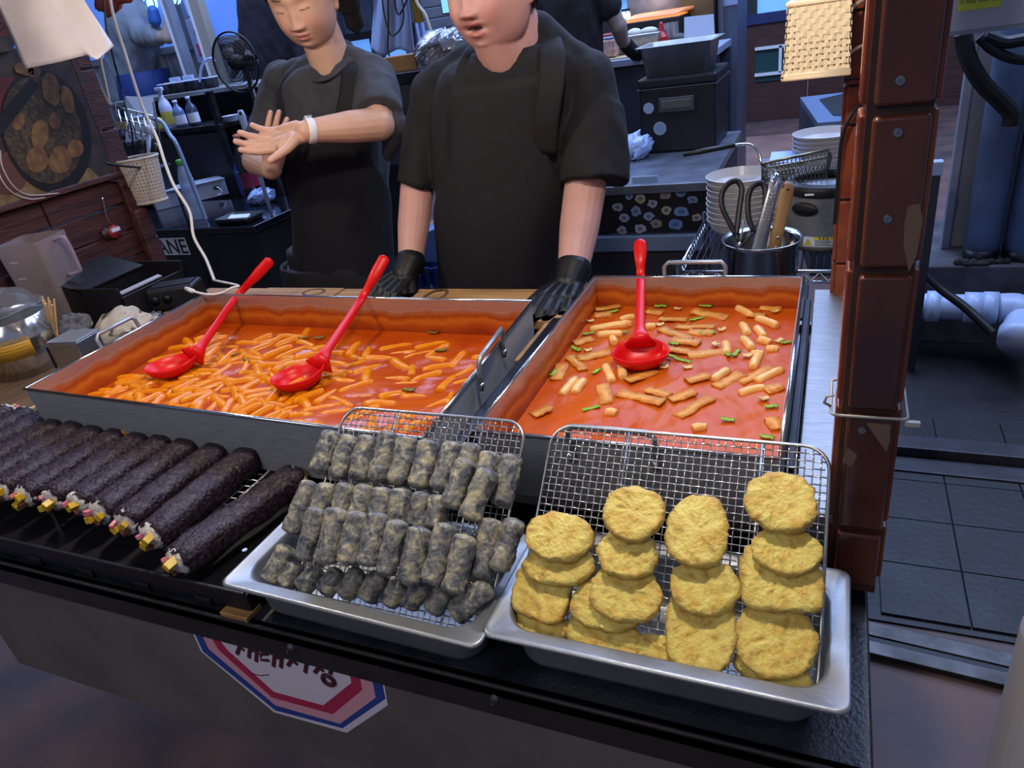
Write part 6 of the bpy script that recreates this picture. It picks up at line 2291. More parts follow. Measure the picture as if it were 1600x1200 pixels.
# skewers standing beside it
sb = az(86, 560, zl)
for k in range(9):
    b0 = Vector((sb.x - .012 + .006 * (k % 3), sb.y + .0 + .006 * (k // 3), zl))
    t0 = az(66 + k * 2, 462 + (k % 4) * 4, zl + .15)
    solo('wooden_skewer', MB().tube([b0, Vector((t0.x, t0.y + .0, zl + .15 - .004 * (k % 3)))], .0024, 6), M('skewer_wood', '#c9a070', 0.6), 'thin wooden skewer in the bundle beside the steel canister', 'skewer', 'wooden skewers beside the canister')
fb = az(118, 505, zl + .06)
mb = MB().ell(fb, (.04, .03, .022), nu=30, nv=18)
co = np.array(mb.v); nn = (co - np.array(fb)); co += nn * (wnoise(co, 30, 14, 3) * 0.45)[:, None]; mb.v = [tuple(c) for c in co]
solo('crumpled_wrap', mb, m_film, 'crumpled clear wrap on top of the steel napkin box', 'wrap')
# steel napkin box
nb_ = az(112, 590, zl)
np_ = thing('steel_napkin_box', 'steel napkin box reflecting orange beside the canister', 'box', (nb_.x, nb_.y + .03, zl))
put('case', MB().box((nb_.x, nb_.y + .045, zl + .042), (.085, .07, .084), Rz(.15)), m_chrome, np_, bevel=.003)
put('lip', MB().box((nb_.x, nb_.y + .045, zl + .086), (.088, .073, .004), Rz(.15)), m_steel, np_, bevel=.001)
put('hinge', MB().cone(Vector((nb_.x - .046, nb_.y + .005, zl + .02)), Vector((nb_.x - .046, nb_.y + .005, zl + .075)), .003, .003, 8), m_darkmetal, np_)
# black organiser
e1, e2 = Vector((0, 1, 0)), Vector((-1, 0, 0))
P0 = Vector((-1.665, 1.185, zl))
e1L = .245
org = thing('black_organiser', 'open black plastic box with a pale strip behind the left pan', 'box', P0 + e1 * .11 + e2 * .14)
hO, wO = .125, .28
OP = lambda a, b2, z: P0 + e1 * a + e2 * b2 + Vector((0, 0, z))
L_ = e1L * .9
put('floor_plate', MB().hexa([OP(0, 0, .001), OP(L_, 0, .001), OP(L_, wO, .001), OP(0, wO, .001), OP(0, 0, .006), OP(L_, 0, .006), OP(L_, wO, .006), OP(0, wO, .006)]), m_blackplastic, org)
for (a0, b0, a1, b1, hh) in ((0, 0, L_, .006, hO * .8), (0, wO - .006, L_, wO, hO * 1.15), (0, 0, .006, wO, hO), (L_ - .006, 0, L_, wO, hO), (0, wO * .52, L_, wO * .52 + .005, hO * .92)):
    put('wall', MB().hexa([OP(a0, b0, .001), OP(a1, b0, .001), OP(a1, b1, .001), OP(a0, b1, .001), OP(a0, b0, hh), OP(a1, b0, hh), OP(a1, b1, hh), OP(a0, b1, hh)]), m_blackplastic, org, bevel=.0015)
put('lid_panel', MB().hexa([OP(0, wO * .5, hO * .9), OP(L_ * .95, wO * .5, hO * .9), OP(L_ * .95, wO, hO * 1.16), OP(0, wO, hO * 1.16)] + [p + Vector((0, 0, .004)) for p in (OP(0, wO * .5, hO * .9), OP(L_ * .95, wO * .5, hO * .9), OP(L_ * .95, wO, hO * 1.16), OP(0, wO, hO * 1.16))]), m_blackplastic, org)
put('pale_strip', MB().hexa([OP(L_ * .1, .02, hO * .80), OP(L_ * .72, .02, hO * .80), OP(L_ * .72, .034, hO * .83), OP(L_ * .1, .034, hO * .83)] + [p + Vector((0, 0, .003)) for p in (OP(L_ * .1, .02, hO * .80), OP(L_ * .72, .02, hO * .80), OP(L_ * .72, .034, hO * .83), OP(L_ * .1, .034, hO * .83))]), M('pale_strip', '#8a8890', 0.4), org)
# black gadget with plug
g0 = az(262, 488, .925)
gd = thing('black_speaker_box', 'small black electronic box with a white plug behind the left pan', 'device', (g0.x, g0.y + .05, .925))
rg = Rz(.42)
gc = Vector((g0.x, g0.y + .05, .925))
put('case', MB().box(gc + Vector((0, 0, .032)), (.135, .075, .062), rg), m_blackmatte, gd, bevel=.01, seg=3)
for dx in (-.045, -.012):
    c = gc + rg @ Vector((dx, -.039, .034))
    put('dial', MB().cone(c, c + rg @ Vector((0, -.004, 0)), .013, .011, 18), m_darkmetal, gd, smooth=True)
put('top_plate', MB().box(gc + Vector((0, 0, .0645)), (.11, .05, .003), rg), m_darkmetal, gd, bevel=.001)
pg0 = ad(291, 451, 1.86)
plg = bez([pg0, ad(305, 456, 1.82), ad(325, 460, 1.80), ad(345, 458, 1.80), ad(362, 450, 1.80), ad(372, 446, 1.82), ad(335, 438, 1.95)], 6)
cw = thing('white_charging_cable', 'white charging cable plugged into the small black box', 'cable', pg0)
put('cord', MB().tube(plg, .003, 8), m_cablew, cw, smooth=True)
put('plug', MB().tube([pg0, pg0 + (plg[3] - pg0) * 1.6], .006, 10), m_cablew, cw, smooth=True)
# dirty cloth behind the handle
c_ = az(185, 525, .915)
mb = MB().ell(c_ + Vector((.0, .03, .012)), (.09, .06, .04), nu=48, nv=30)
co = np.array(mb.v); co += (wnoise(co, 12, 24, 3) * 0.014)[:, None] * np.array([[.6, .6, 1]]); co[:, 2] = np.maximum(co[:, 2], .896); mb.v = [tuple(c) for c in co]
solo('crumpled_cloth', mb, M('dirty_white_cloth', '#b0a496', 0.8, var='#3c3026', scale=26, lo=.55, hi=.62, detail=6), 'stained pale cloth crumpled behind the left pan handle', 'cloth')
c_ = az(243, 497, .93)
mb = MB().ell(c_, (.022, .02, .016), nu=24, nv=16)
co = np.array(mb.v); co += (wnoise(co, 60, 3, 2) * 0.004)[:, None]; mb.v = [tuple(c) for c in co]
solo('clear_wrap_ball', mb, m_film, 'small ball of clear wrap behind the left pan', 'wrap')
c_ = az(218, 497, .92)
solo('black_ring_clip', MB().tube([c_ + Vector((.018 * math.cos(a * PI / 10), .012 * math.sin(a * PI / 10), .004)) for a in range(21)], .003, 6), m_blackmatte, 'small black ring lying by the clear wrap ball', 'ring')
# red key tag on its chain
XK = XW + .003
k0 = ax(161, 315, XK)
kt = thing('red_key_tag', 'round red and white tag hanging on a chain from the plank wall', 'tag', ax(182, 362, XK))
cp = bez([ax(160, 308, XK), ax(163, 322, XK), ax(166, 335, XK), ax(172, 350, XK)], 4)
put('chain', MB().tube(cp, .002, 6), m_chrome, kt, smooth=True)
kc = ax(179, 362, XK + .004)
put('red_disc', MB().cone(kc - Vector((.004, 0, 0)), kc + Vector((.004, 0, 0)), .021, .021, 24), M('tag_red', '#8e2a2c', 0.4), kt, smooth=True)
put('dark_disc', MB().cone(kc + Vector((-.005, -.026, .002)), kc + Vector((.002, -.026, .002)), .018, .018, 20), M('tag_dark', '#3a1c1c', 0.5), kt, smooth=True)
put('white_band', MB().box(kc + Vector((.0045, .004, .006)), (.001, .030, .012)), m_label_w, kt)

# ------------------------------------------------------------------ right rear: wire shelf with pot, warmer, bowls
dW = 1.69
w0 = ad(1160, 424, dW)
zW = w0.z
shelf_y0, shelf_y1 = 1.675, 2.12
ws = thing('wire_shelf', 'chrome wire shelf behind the right pan', 'shelf', (-.1, 1.7, 0))
xs0, xs1 = -.335, .12
mb = MB()
for k in range(30):
    x = xs0 + (xs1 - xs0) * k / 29
    mb.tube([(x, shelf_y0, zW), (x, shelf_y1, zW)], .0022, 5)
put('wire_mesh', mb, m_darkmetal, ws, kind='stuff', smooth=True)
for y in (shelf_y0, shelf_y1):
    put('top_rail', MB().tube([(xs0, y, zW), (xs1, y, zW)], .0042, 8), m_chrome, ws, smooth=True)
    put('lower_rail', MB().tube([(xs0, y, zW - .026), (xs1, y, zW - .026)], .0036, 8), m_chrome, ws, smooth=True)
    zg = MB()
    pts = [(xs0 + (xs1 - xs0) * k / 24, y, zW - (.003 if k % 2 else .024)) for k in range(25)]
    put('zigzag_truss', MB().tube(pts, .0022, 6), m_chrome, ws, smooth=True)
for x in (xs0, xs1):
    put('side_rail', MB().tube([(x, shelf_y0, zW), (x, shelf_y1, zW)], .0042, 8), m_chrome, ws, smooth=True)
    put('side_rail', MB().tube([(x, shelf_y0, zW - .026), (x, shelf_y1, zW - .026)], .0036, 8), m_chrome, ws, smooth=True)
    put('zigzag_truss', MB().tube([(x, shelf_y0 + (shelf_y1 - shelf_y0) * k / 30, zW - (.003 if k % 2 else .024)) for k in range(31)], .0022, 6), m_chrome, ws, smooth=True)
    for y in (shelf_y0, shelf_y1):
        put('pole', MB().cone((x, y, 0), (x, y, zW + .02), .011, .011, 12), m_darkmetal, ws, smooth=True)
zW += .0045
# utensil pot
pp = Vector(ay(1190, 372, 1.53)); 
rP = 0.079
pz1 = pp.z
zP = 0.868
pst = thing('pot_stand', 'dark stand under the utensil pot behind the right pan', 'stand', (pp.x, pp.y, 0))
put('stand_top', MB().box((pp.x, pp.y, zP - .011), (.19, .19, .02)), m_darkmetal, pst, bevel=.002)
for sx_ in (-.08, .08):
    for sy_ in (-.08, .08):
        put('leg', MB().box((pp.x + sx_, pp.y + sy_, (zP - .021) / 2), (.02, .02, zP - .021)), m_darkmetal, pst)
pot = thing('utensil_pot', 'round steel pot holding scissors and tongs behind the right pan', 'pot', (pp.x, pp.y, zP))
c0 = Vector((pp.x, pp.y, zP))
zP = 0.868
hp_ = pz1 - zP
put('pot_body', MB().lathe([(0.001, 0), (rP * .88, 0), (rP * .9, .004), (rP * .9, hp_ * .42), (rP * .94, hp_ * .46), (rP * .9, hp_ * .5), (rP * .93, hp_ * .55), (rP * .94, hp_ * .93), (rP * 1.04, hp_), (rP * 1.02, hp_ + .002), (rP * .9, hp_ * .94), (rP * .86, .01), (0.001, .008)], c0, 44), M('pot_steel', '#8c8a8c', 0.2, 1.0), pot, smooth=True)
# things in the pot
RU = _X.copy(); RU.z = 0; RU.normalize()
topP = lambda x, y, d: ad(x, y, d)
dpot = fdepth(c0 + Vector((0, 0, hp_)))
sc_root = thing('kitchen_scissors', 'scissors with black loop handles standing in the utensil pot', 'scissors', c0 + Vector((0, 0, .02)))
for pts in ([(1150, 368), (1140, 348), (1129, 325), (1128, 303), (1138, 287), (1152, 283), (1159, 296), (1156, 320), (1153, 345), (1150, 368)],
            [(1178, 362), (1170, 340), (1169, 310), (1176, 292), (1190, 286), (1196, 298), (1195, 325), (1189, 346), (1178, 362)]):
    put('handle_loop', MB().tube(bez([topP(*p, dpot - .02) for p in pts], 4), .0062, 10, flat=.8), m_blackmatte, sc_root, smooth=True)
for a, b2 in (((1150, 366), (1166, 300)), ((1176, 362), (1165, 300))):
    put('shank', MB().tube([topP(*a, dpot - .02), topP(1156, 385, dpot - .015)], .007, 8, flat=.5), m_blackmatte, sc_root, smooth=True)
put('blade', MB().tube([topP(1162, 345, dpot - .018), topP(1158, 372, dpot - .012), topP(1152, 395, dpot), c0 + Vector((-.02, 0, .02))], [.007, .010, .011, .004], 8, flat=.2), m_steel_dull, sc_root, smooth=True)
pv = topP(1155, 382, dpot - .026)
put('pivot', MB().ell(pv, .0055, nu=12, nv=8), m_chrome, sc_root, smooth=True)
tg = thing('steel_tongs', 'bright steel tongs with a dimpled grip standing in the utensil pot', 'tongs', c0 + Vector((.01, 0, .02)))
a, b2 = topP(1213, 278, dpot - .03), topP(1185, 392, dpot - .01)
for s_ in (-1, 1):
    off_ = _X * (.0035 * s_) + _F * (.006 * s_)
    put('arm', MB().tube([a + off_, a.lerp(b2, .25) + off_, b2 + off_ * 2, (c0 + Vector((.02 * s_, .01, .02)))], [.0095, .0105, .0115, .008], 12, flat=.30, up=_X), m_steel, tg, smooth=True)
put('bend', MB().tube(bez([a + _X * -.011 - _U * .014 - _F * .006, a - _F * .004 + _U * .002, a + _U * .004, a + _X * .011 - _U * .014], 4), .0055, 10), m_chrome, tg, smooth=True)
dm = MB()
for k in range(16):
    for j in (-1, 0, 1):
        p = a.lerp(b2, .24 + .7 * k / 16) - _F * .0105 - _X * .0035 + _X * (.0055 * j)
        dm.ell(p, .0017, nu=6, nv=4)
put('grip_dimples', dm, m_chrome, tg, kind='stuff', smooth=True)
sp_ = thing('wooden_spatula', 'wooden handled turner standing rightmost in the utensil pot', 'spatula', c0 + Vector((.03, 0, .02)))
a, b2 = topP(1231, 290, dpot - .02), topP(1208, 395, dpot)
m_hw = M('handle_wood', '#a07c50', 0.55, var='#7c5a38', scale=14, stretch=(1, 1, .2))
put('wood_handle', MB().tube([a + (a - b2).normalized() * .008, a, a.lerp(b2, .12), a.lerp(b2, .6), b2], [.006, .0135, .0155, .0135, .0125], 14, flat=.45, up=_X), m_hw, sp_, smooth=True)
put('steel_tang', MB().tube([a.lerp(b2, .9), c0 + Vector((.03, .01, .02))], [.011, .008], 10, flat=.25, up=_X), m_steel, sp_, smooth=True)
for t in (.78, .93):
    put('rivet', MB().ell(a.lerp(b2, t) - _F * .0065, .0035, nu=10, nv=6), m_chrome, sp_, smooth=True)
hq = a.lerp(b2, .07) - _F * .007
put('hang_hole', MB().ell(hq, (.0025, .002, .0025), nu=10, nv=6), m_blackmatte, sp_, smooth=True)

# rice warmer
wq = ad(1287, 412, 1.735)
wm = thing('steel_warmer', 'steel soup warmer with a dark oval grip and a yellow warning label', 'warmer', (wq.x, wq.y + .09, zW))
cw_ = Vector((wq.x, wq.y + .09, zW))
rw = 0.098
hw = ad(1260, 292, 1.75).z - zW
put('drum', MB().lathe([(0.001, 0), (rw, 0), (rw, hw), (rw * .99, hw), (0.001, hw)], cw_, 48), m_steel, wm, smooth=False, bevel=.001)
put('black_rim', MB().lathe([(rw * 1.03, hw - .004), (rw * 1.05, hw + .012), (rw * 1.0, hw + .02), (rw * .8, hw + .022), (rw * .8, hw), (rw * 1.03, hw - .004)], cw_, 48), m_blackmatte, wm, smooth=True)
put('rim_writing', MB().box(cw_ + Vector((-.04, -rw * 1.0, hw + .006)), (.02, .003, .004)), m_label_w, wm)
put('foot_ring', MB().lathe([(rw * 1.01, 0), (rw * 1.01, .008), (rw * .98, .008)], cw_, 48), m_blackmatte, wm, smooth=True)


def on_drum(px_, py_):
    # meet of the pixel ray with the drum surface
    d = _ray(px_, py_)
    ox, oy = CAM.x - cw_.x, CAM.y - cw_.y
    A = d.x ** 2 + d.y ** 2
    B = 2 * (ox * d.x + oy * d.y)
    Cc = ox * ox + oy * oy - rw * rw
    disc = B * B - 4 * A * Cc
    t = (-B - math.sqrt(max(disc, 0))) / (2 * A)
    return CAM + d * t


gp = on_drum(1257, 327)
nrm = (gp - Vector((cw_.x, cw_.y, gp.z))).normalized()
tgt = Vector((-nrm.y, nrm.x, 0))
put('grip', MB().ell(gp, (.034, .008, .017), Matrix((tgt, nrm, Vector((0, 0, 1)))).transposed(), 24, 12), m_blackmatte, wm, smooth=True)
put('grip_line', MB().tube([gp - tgt * .03 + nrm * .007, gp + nrm * .0105, gp + tgt * .03 + nrm * .007], .0015, 6), m_darkmetal, wm, smooth=True)
# warning label
lp0 = on_drum(1254, 402)
nrm = (lp0 - Vector((cw_.x, cw_.y, lp0.z))).normalized()
a0 = math.atan2(nrm.y, nrm.x)


def arc_patch(a_s, a_e, z0, z1, r_, n=8):
    r0 = [Vector((cw_.x + r_ * math.cos(a_s + (a_e - a_s) * k / n), cw_.y + r_ * math.sin(a_s + (a_e - a_s) * k / n), z0)) for k in range(n + 1)]
    r1 = [Vector((p.x, p.y, z1)) for p in r0]
    return MB().add(r0 + r1, [(k, k + 1, k + n + 2, k + n + 1) for k in range(n)])


aw = 0.068 / rw
zL0 = zW + .012
put('label', arc_patch(a0, a0 + aw, zL0, zL0 + .024, rw + .0006), m_label_w, wm, smooth=True)
put('label_bar', arc_patch(a0 + aw * .38, a0 + aw, zL0 + .0175, zL0 + .024, rw + .0009), m_yellow, wm, smooth=True)
am = a0 + aw * .18
tri = [Vector((cw_.x + (rw + .0012) * math.cos(am + da), cw_.y + (rw + .0012) * math.sin(am + da), zL0 + z)) for da, z in ((-.085, .004), (.085, .004), (0, .018))]
put('warning_triangle', MB().add(tri, [(0, 1, 2)]), m_yellow, wm)
tri2 = [Vector((cw_.x + (rw + .0012) * math.cos(am + da), cw_.y + (rw + .0012) * math.sin(am + da), zL0 + z)) for da, z in ((-.085, .004), (.085, .004), (0, .018))]
put('triangle_edge', MB().tube(tri2 + [tri2[0]], .0006, 4), m_blackmatte, wm)
put('triangle_mark', MB().tube([Vector((cw_.x + (rw + .0015) * math.cos(am), cw_.y + (rw + .0015) * math.sin(am), zL0 + z)) for z in (.007, .013)], .0007, 4), m_blackmatte, wm)
for r_ in range(4):
    put('label_line', arc_patch(a0 + aw * .42, a0 + aw * (.9 if r_ % 2 else .96), zL0 + .003 + r_ * .0038, zL0 + .0045 + r_ * .0038, rw + .0009), m_label_dark, wm)
for r_ in range(3):
    put('label_mark', arc_patch(a0 + aw * (.55 + .12 * r_), a0 + aw * (.61 + .12 * r_), zL0 + .019, zL0 + .0225, rw + .0012), m_blackmatte, wm)

# bowls
def bowl_stack(base, r_, n, dz, lab, grp):
    prof = [(0.001, .004), (r_ * .5, .0), (r_ * .55, .004), (r_ * .86, .03), (r_ * .98, .052), (r_, .055), (r_ * .97, .056), (r_ * .84, .034), (r_ * .5, .008), (.001, .007)]
    b0 = None
    for k in range(n):
        loc = base + Vector((random.uniform(-.002, .002), random.uniform(-.002, .002), dz * k))
        if b0 is None:
            b0 = solo('white_bowl', MB().lathe(prof, (0, 0, 0), 44), m_bowl, '', 'bowl', grp)
            b0.location = loc
            o = b0
        else:
            o = b0.copy()
            C.objects.link(o)
            o.location = loc
        o['label'] = lab(k, n)


B1 = ay(1158, 345, 1.93)
B2 = ay(1287, 262, 2.62)
bowl_stack(Vector((B1.x, B1.y, zW)), .088, 9, (ay(1155, 272, 1.93).z - zW - .055) / 8, lambda k, n: 'white bowl %s' % ('on top of the stack behind the scissors' if k == n - 1 else 'lowest in the stack behind the scissors' if k == 0 else '%s from the bottom of the stack behind the scissors' % ORD[k]), 'white bowls stacked behind the scissors')
B2top = ay(1287, 206, 2.62).z
ztr = B2.z - .01
tr2 = thing('rear_side_table', 'dark low table behind the wire shelf carrying the farther white bowls', 'table', (B2.x, B2.y, 0))
put('table_top', MB().box((B2.x - .06, B2.y + .05, ztr - .013), (.32, .40, .025)), M('grey_top', '#6a7080', 0.4), tr2, bevel=.003)
for sx in (-.20, .08):
    for sy in (-.12, .22):
        put('leg', MB().box((B2.x + sx, B2.y + sy, (ztr - .025) / 2), (.03, .03, ztr - .025)), m_darkmetal, tr2)
bowl_stack(Vector((B2.x, B2.y, ztr)), .103, 6, (B2top - ztr - .055) / 5, lambda k, n: 'white bowl %s' % ('on top of the farther stack beside the tiled post' if k == n - 1 else 'lowest in the farther stack beside the tiled post' if k == 0 else '%s from the bottom of the farther stack beside the tiled post' % ORD[k]), 'white bowls stacked beside the tiled post')
bx = ay(1228, 240, 2.55)
bxo = thing('dark_open_box', 'small dark box with pale lid left of the farther bowls', 'box', (bx.x, bx.y, ztr))
put('case', MB().box((bx.x, bx.y, ztr + .03), (.09, .10, .058)), M('dark_brown_box', '#33261f', 0.5), bxo, bevel=.003)
put('lid', MB().box((bx.x, bx.y + .01, ztr + .064), (.10, .11, .008), Euler((.12, 0, 0)).to_matrix()), m_rimw, bxo, bevel=.002)

# fry basket resting on the warmer
fbk = thing('fry_basket', 'wire fry basket with a long black handle lying over the steel warmer', 'basket', ad(1240, 280, 1.70))
dF = 1.70
A_, B_, C_, D_ = ad(1190, 256, dF), ad(1294, 234, dF - .02), ad(1300, 244, dF + .12), ad(1200, 262, dF + .12)
top = [A_, B_, C_, D_]
low = [ad(1190, 285, dF), ad(1290, 280, dF - .0), ad(1292, 282, dF + .10), ad(1200, 285, dF + .10)]
put('rim', MB().tube(top + [top[0]], .0035, 8), M('brassy_wire', '#8f8a72', 0.3, 1.0), fbk, smooth=True)
mb = MB()
for (p, q, r, s) in ((top[0], top[1], low[1], low[0]), (top[2], top[3], low[3], low[2]), (top[1], top[2], low[2], low[1]), (top[3], top[0], low[0], low[3])):
    for k in range(17):
        t = k / 16
        u0, u1 = p.lerp(q, t), s.lerp(r, t)
        t2 = min(1, t + .1)
        mb.tube([u0, s.lerp(r, t2)], .0010, 4)
        mb.tube([p.lerp(q, t2), u1], .0010, 4)
    for k in range(1, 4):
        mb.tube([p.lerp(s, k / 4), q.lerp(r, k / 4)], .0010, 4)
for k in range(13):
    t = k / 12
    mb.tube([low[0].lerp(low[1], t), low[3].lerp(low[2], t)], .001, 4)
put('wire_mesh', mb, M('grey_wire', '#6f6c66', 0.35, .9), fbk, kind='stuff', smooth=True)
hd = bez([A_, ad(1186, 240, dF), ad(1172, 226, dF), ad(1146, 227, dF), ad(1125, 231, dF)], 5)
put('handle_wire', MB().tube(hd, .0032, 8), m_chrome, fbk, smooth=True)
put('handle_grip', MB().tube([ad(1148, 227, dF), ad(1100, 236, dF), ad(1068, 242, dF)], [.006, .0065, .0045], 10), m_blackmatte, fbk, smooth=True)

# woven basket at the top right, tied to the far post
wbs = ay(1278, 122, 1.36)
ub = thing('woven_basket', 'cream woven plastic basket tied to the tiled post at the top right', 'basket', wbs)
fp = {}
tl, tr_, bl_, br_ = ay(1232, 8, 1.36), ay(1334, -4, 1.36), ay(1224, 124, 1.36), ay(1326, 124, 1.36)
wB, hB2 = (tr_ - tl).length * .98, tl.z - bl_.z
wB0 = (br_ - bl_).length
cx = (bl_.x + br_.x) / 2
depB = .075


def wallpt(side, u, t):
    # side 0 front,1 right,2 back,3 left ; u 0..1 along, t 0..1 up
    w_ = wB0 * (1 - t) + wB * t
    xs_ = (-w_ / 2, w_ / 2)
    y0_, y1_ = 1.36, 1.36 + depB
    if side == 0:
        return Vector((cx + xs_[0] + w_ * u, y0_, bl_.z + hB2 * t))
    if side == 1:
        return Vector((cx + xs_[1], y0_ + depB * u, bl_.z + hB2 * t))
    if side == 2:
        return Vector((cx + xs_[1] - w_ * u, y1_, bl_.z + hB2 * t))
    return Vector((cx + xs_[0], y1_ - depB * u, bl_.z + hB2 * t))


for side in range(4):
    nn = (Vector((0, -1, 0)), Vector((1, 0, 0)), Vector((0, 1, 0)), Vector((-1, 0, 0)))[side]
    ncol = 11 if side % 2 == 0 else 7
    nrow = 12
    for i in range(ncol + 1):
        u0, u1 = max(0, (i - .34) / ncol), min(1, (i + .34) / ncol)
        q = [wallpt(side, u0, .0), wallpt(side, u1, .0), wallpt(side, u1, 1), wallpt(side, u0, 1)]
        put('upright_strip', MB().ring_loft([q, [p - nn * .0014 for p in q]]), m_cream, ub)
    for j in range(nrow + 1):
        t0, t1 = max(0, (j - .34) / nrow), min(1, (j + .34) / nrow)
        mbx = MB()
        nseg = ncol * 2
        r0, r1, r2, r3 = [], [], [], []
        for k in range(nseg + 1):
            u = k / nseg
            w_ = .0012 * math.cos(PI * (k / 2 + j)) if k % 2 == 0 else 0.0
            r0.append(wallpt(side, u, t0) + nn * (w_ + .0004)); r1.append(wallpt(side, u, t1) + nn * (w_ + .0004))
            r2.append(wallpt(side, u, t1) + nn * (w_ - .0010)); r3.append(wallpt(side, u, t0) + nn * (w_ - .0010))
        mbx.ring_loft([[r0[k], r1[k], r2[k], r3[k]] for k in range(nseg + 1)])
        put('weave_strip', mbx, m_cream, ub)
for t in (0.0, 0.035, 1.0):
    loop = [wallpt(0, 0, t), wallpt(0, 1, t), wallpt(1, 1, t), wallpt(2, 1, t), wallpt(0, 0, t)]
    put('rim_band', MB().tube(loop, .0042, 8), m_cream, ub, smooth=True)
put('base', MB().hexa([wallpt(0, 0, 0), wallpt(0, 1, 0), wallpt(1, 1, 0), wallpt(2, 1, 0)] + [p + Vector((0, 0, .003)) for p in (wallpt(0, 0, 0), wallpt(0, 1, 0), wallpt(1, 1, 0), wallpt(2, 1, 0))]), m_cream, ub)
for k, (a, b2) in enumerate((((1326, 18), (1356, -4)), ((1326, 84), (1357, 68)))):
    q = bez([ay(*a, 1.375), ay((a[0] + b2[0]) / 2, (a[1] + b2[1]) / 2 - 2, 1.40), ay(*b2, 1.424)], 4)
    solo('cable_tie', MB().tube(q, .0028, 6), M('beige_nylon', '#b59a80', 0.5), ('upper', 'lower')[k] + ' beige cable tie fastening the cream basket to the post', 'cable tie')
blt = ay(1330, 123, 1.40)
solo('black_strap', MB().tube(bez([ay(1322, 124, 1.385), ay(1335, 122, 1.40), ay(1349, 123, 1.424)], 4), .003, 6), m_blackmatte, 'black strap under the cream woven basket', 'strap')

# sink with dark basin
sq = [az(1250, 152, .8), az(1330, 143, .8), az(1352, 186, .8), az(1278, 192, .8)]
sk = thing('steel_sink', 'steel sink unit with a dark basin beside the far post', 'sink', sum(sq, Vector()) / 4 - Vector((0, 0, .8)))
put('worktop', MB().ring_loft([sq, [p - Vector((0, 0, .03)) for p in sq]]), M('blue_steel', '#7c8eb0', 0.35, .6), sk)
inn = [sq[0].lerp(sq[2], .0) * 0 + (sq[0] * .55 + sq[1] * .25 + sq[2] * .08 + sq[3] * .12), sq[1] * .9 + sq[0] * .05 + sq[2] * .05, sq[2] * .8 + sq[1] * .1 + sq[3] * .1, sq[3] * .5 + sq[2] * .32 + sq[0] * .1 + sq[1] * .08]
put('basin', MB().ring_loft([[p + Vector((0, 0, .002)) for p in inn], [p + Vector((0, 0, .004)) for p in inn]]), m_blackmatte, sk)
low_ = [Vector((p.x, p.y, 0)) for p in sq]
put('cabinet', MB().ring_loft([[p - Vector((0, 0, .03)) for p in sq], low_]), M('dark_cabinet', '#3a3f4c', 0.5), sk)

# ------------------------------------------------------------------ right rear work bench with cooler
zB = .72
f0, f1 = az(968, 288, zB), az(1108, 288, zB)
bench = thing('work_bench', 'dark work bench behind the person in black, its front covered with stickers', 'bench', ((f0.x + f1.x) / 2, f0.y + .4, 0))
bx0, bx1, by0 = f0.x - .22, f1.x - .0, (f0.y + f1.y) / 2
put('bench_top', MB().box(((bx0 + bx1) / 2, by0 + .58, zB - .02), (bx1 - bx0, 1.16, .04)), M('bench_top', '#7a7f8c', 0.3, .5, var='#5e636e', scale=8), bench, bevel=.004)
zs_b = ay(1040, 364, by0).z
put('sticker_panel', MB().box(((bx0 + bx1) / 2, by0 + .03, (zB - .04 + zs_b) / 2), (bx1 - bx0 - .02, .02, zB - .04 - zs_b)), M('sticker_board', '#12131b', 0.45), bench)
put('pale_rail', MB().box(((bx0 + bx1) / 2, by0 + .02, zs_b - .05), (bx1 - bx0 - .02, .05, .075)), M('pale_rail', '#6f7c94', 0.5), bench, bevel=.006)
put('lower_front', MB().box(((bx0 + bx1) / 2, by0 + .04, (zs_b - .09) / 2), (bx1 - bx0 - .04, .02, zs_b - .09)), M('lower_front', '#34333c', 0.6), bench)
put('end_panel', MB().box((bx1 - .02, by0 + .55, (zB - .04) / 2), (.02, 1.0, zB - .04)), M('lower_front', '#34333c'), bench)
rgs = random.Random(5)
stc = ['#8f95a8', '#7c8fb8', '#a49a86', '#6f86b4', '#9aa0ac', '#8a8074', '#5f7fb0']
for k, (sx, sy, r_) in enumerate(((965, 324, 8), (983, 307, 6), (1001, 310, 9), (994, 330, 9), (1020, 318, 8), (1040, 303, 10), (1064, 300, 9), (975, 340, 8), (1014, 338, 8), (1041, 328, 9), (1065, 330, 11), (1000, 357, 9), (1025, 350, 9), (1055, 350, 11), (972, 360, 8), (1082, 312, 8), (1088, 340, 8))):
    c = ay(sx, sy, by0 + .019)
    rr0 = r_ * fdepth(c) / FPX
    pts = [(rr0 * (1 + .25 * rgs.uniform(-1, 1)) * math.cos(2 * PI * j / 11), .8 * rr0 * (1 + .25 * rgs.uniform(-1, 1)) * math.sin(2 * PI * j / 11)) for j in range(11)]
    s_ = put('sticker', MB().prism(pts, c, (1, 0, 0), (0, 0, 1), .001), M('sticker%d_colour' % (k % 7), stc[k % 7], 0.5), bench)
    pts2 = [(p[0] * .45, p[1] * .45) for p in pts]
    put('sticker_print', MB().prism(pts2, c - Vector((0, .0012, 0)), (1, 0, 0), (0, 0, 1), .0006), M('sticker_ink%d' % (k % 3), ('#5a6074', '#4a5f94', '#6e6a72')[k % 3], 0.5), s_)
bl0 = ay(1008, 281, by0 - .002)
solo('pale_blue_label', MB().box(bl0, (.12, .004, .032)), M('label_paleblue', '#8fb0d6', 0.4), 'pale blue oblong label on the bench edge left of the stickers', 'label', bevel=.0015)
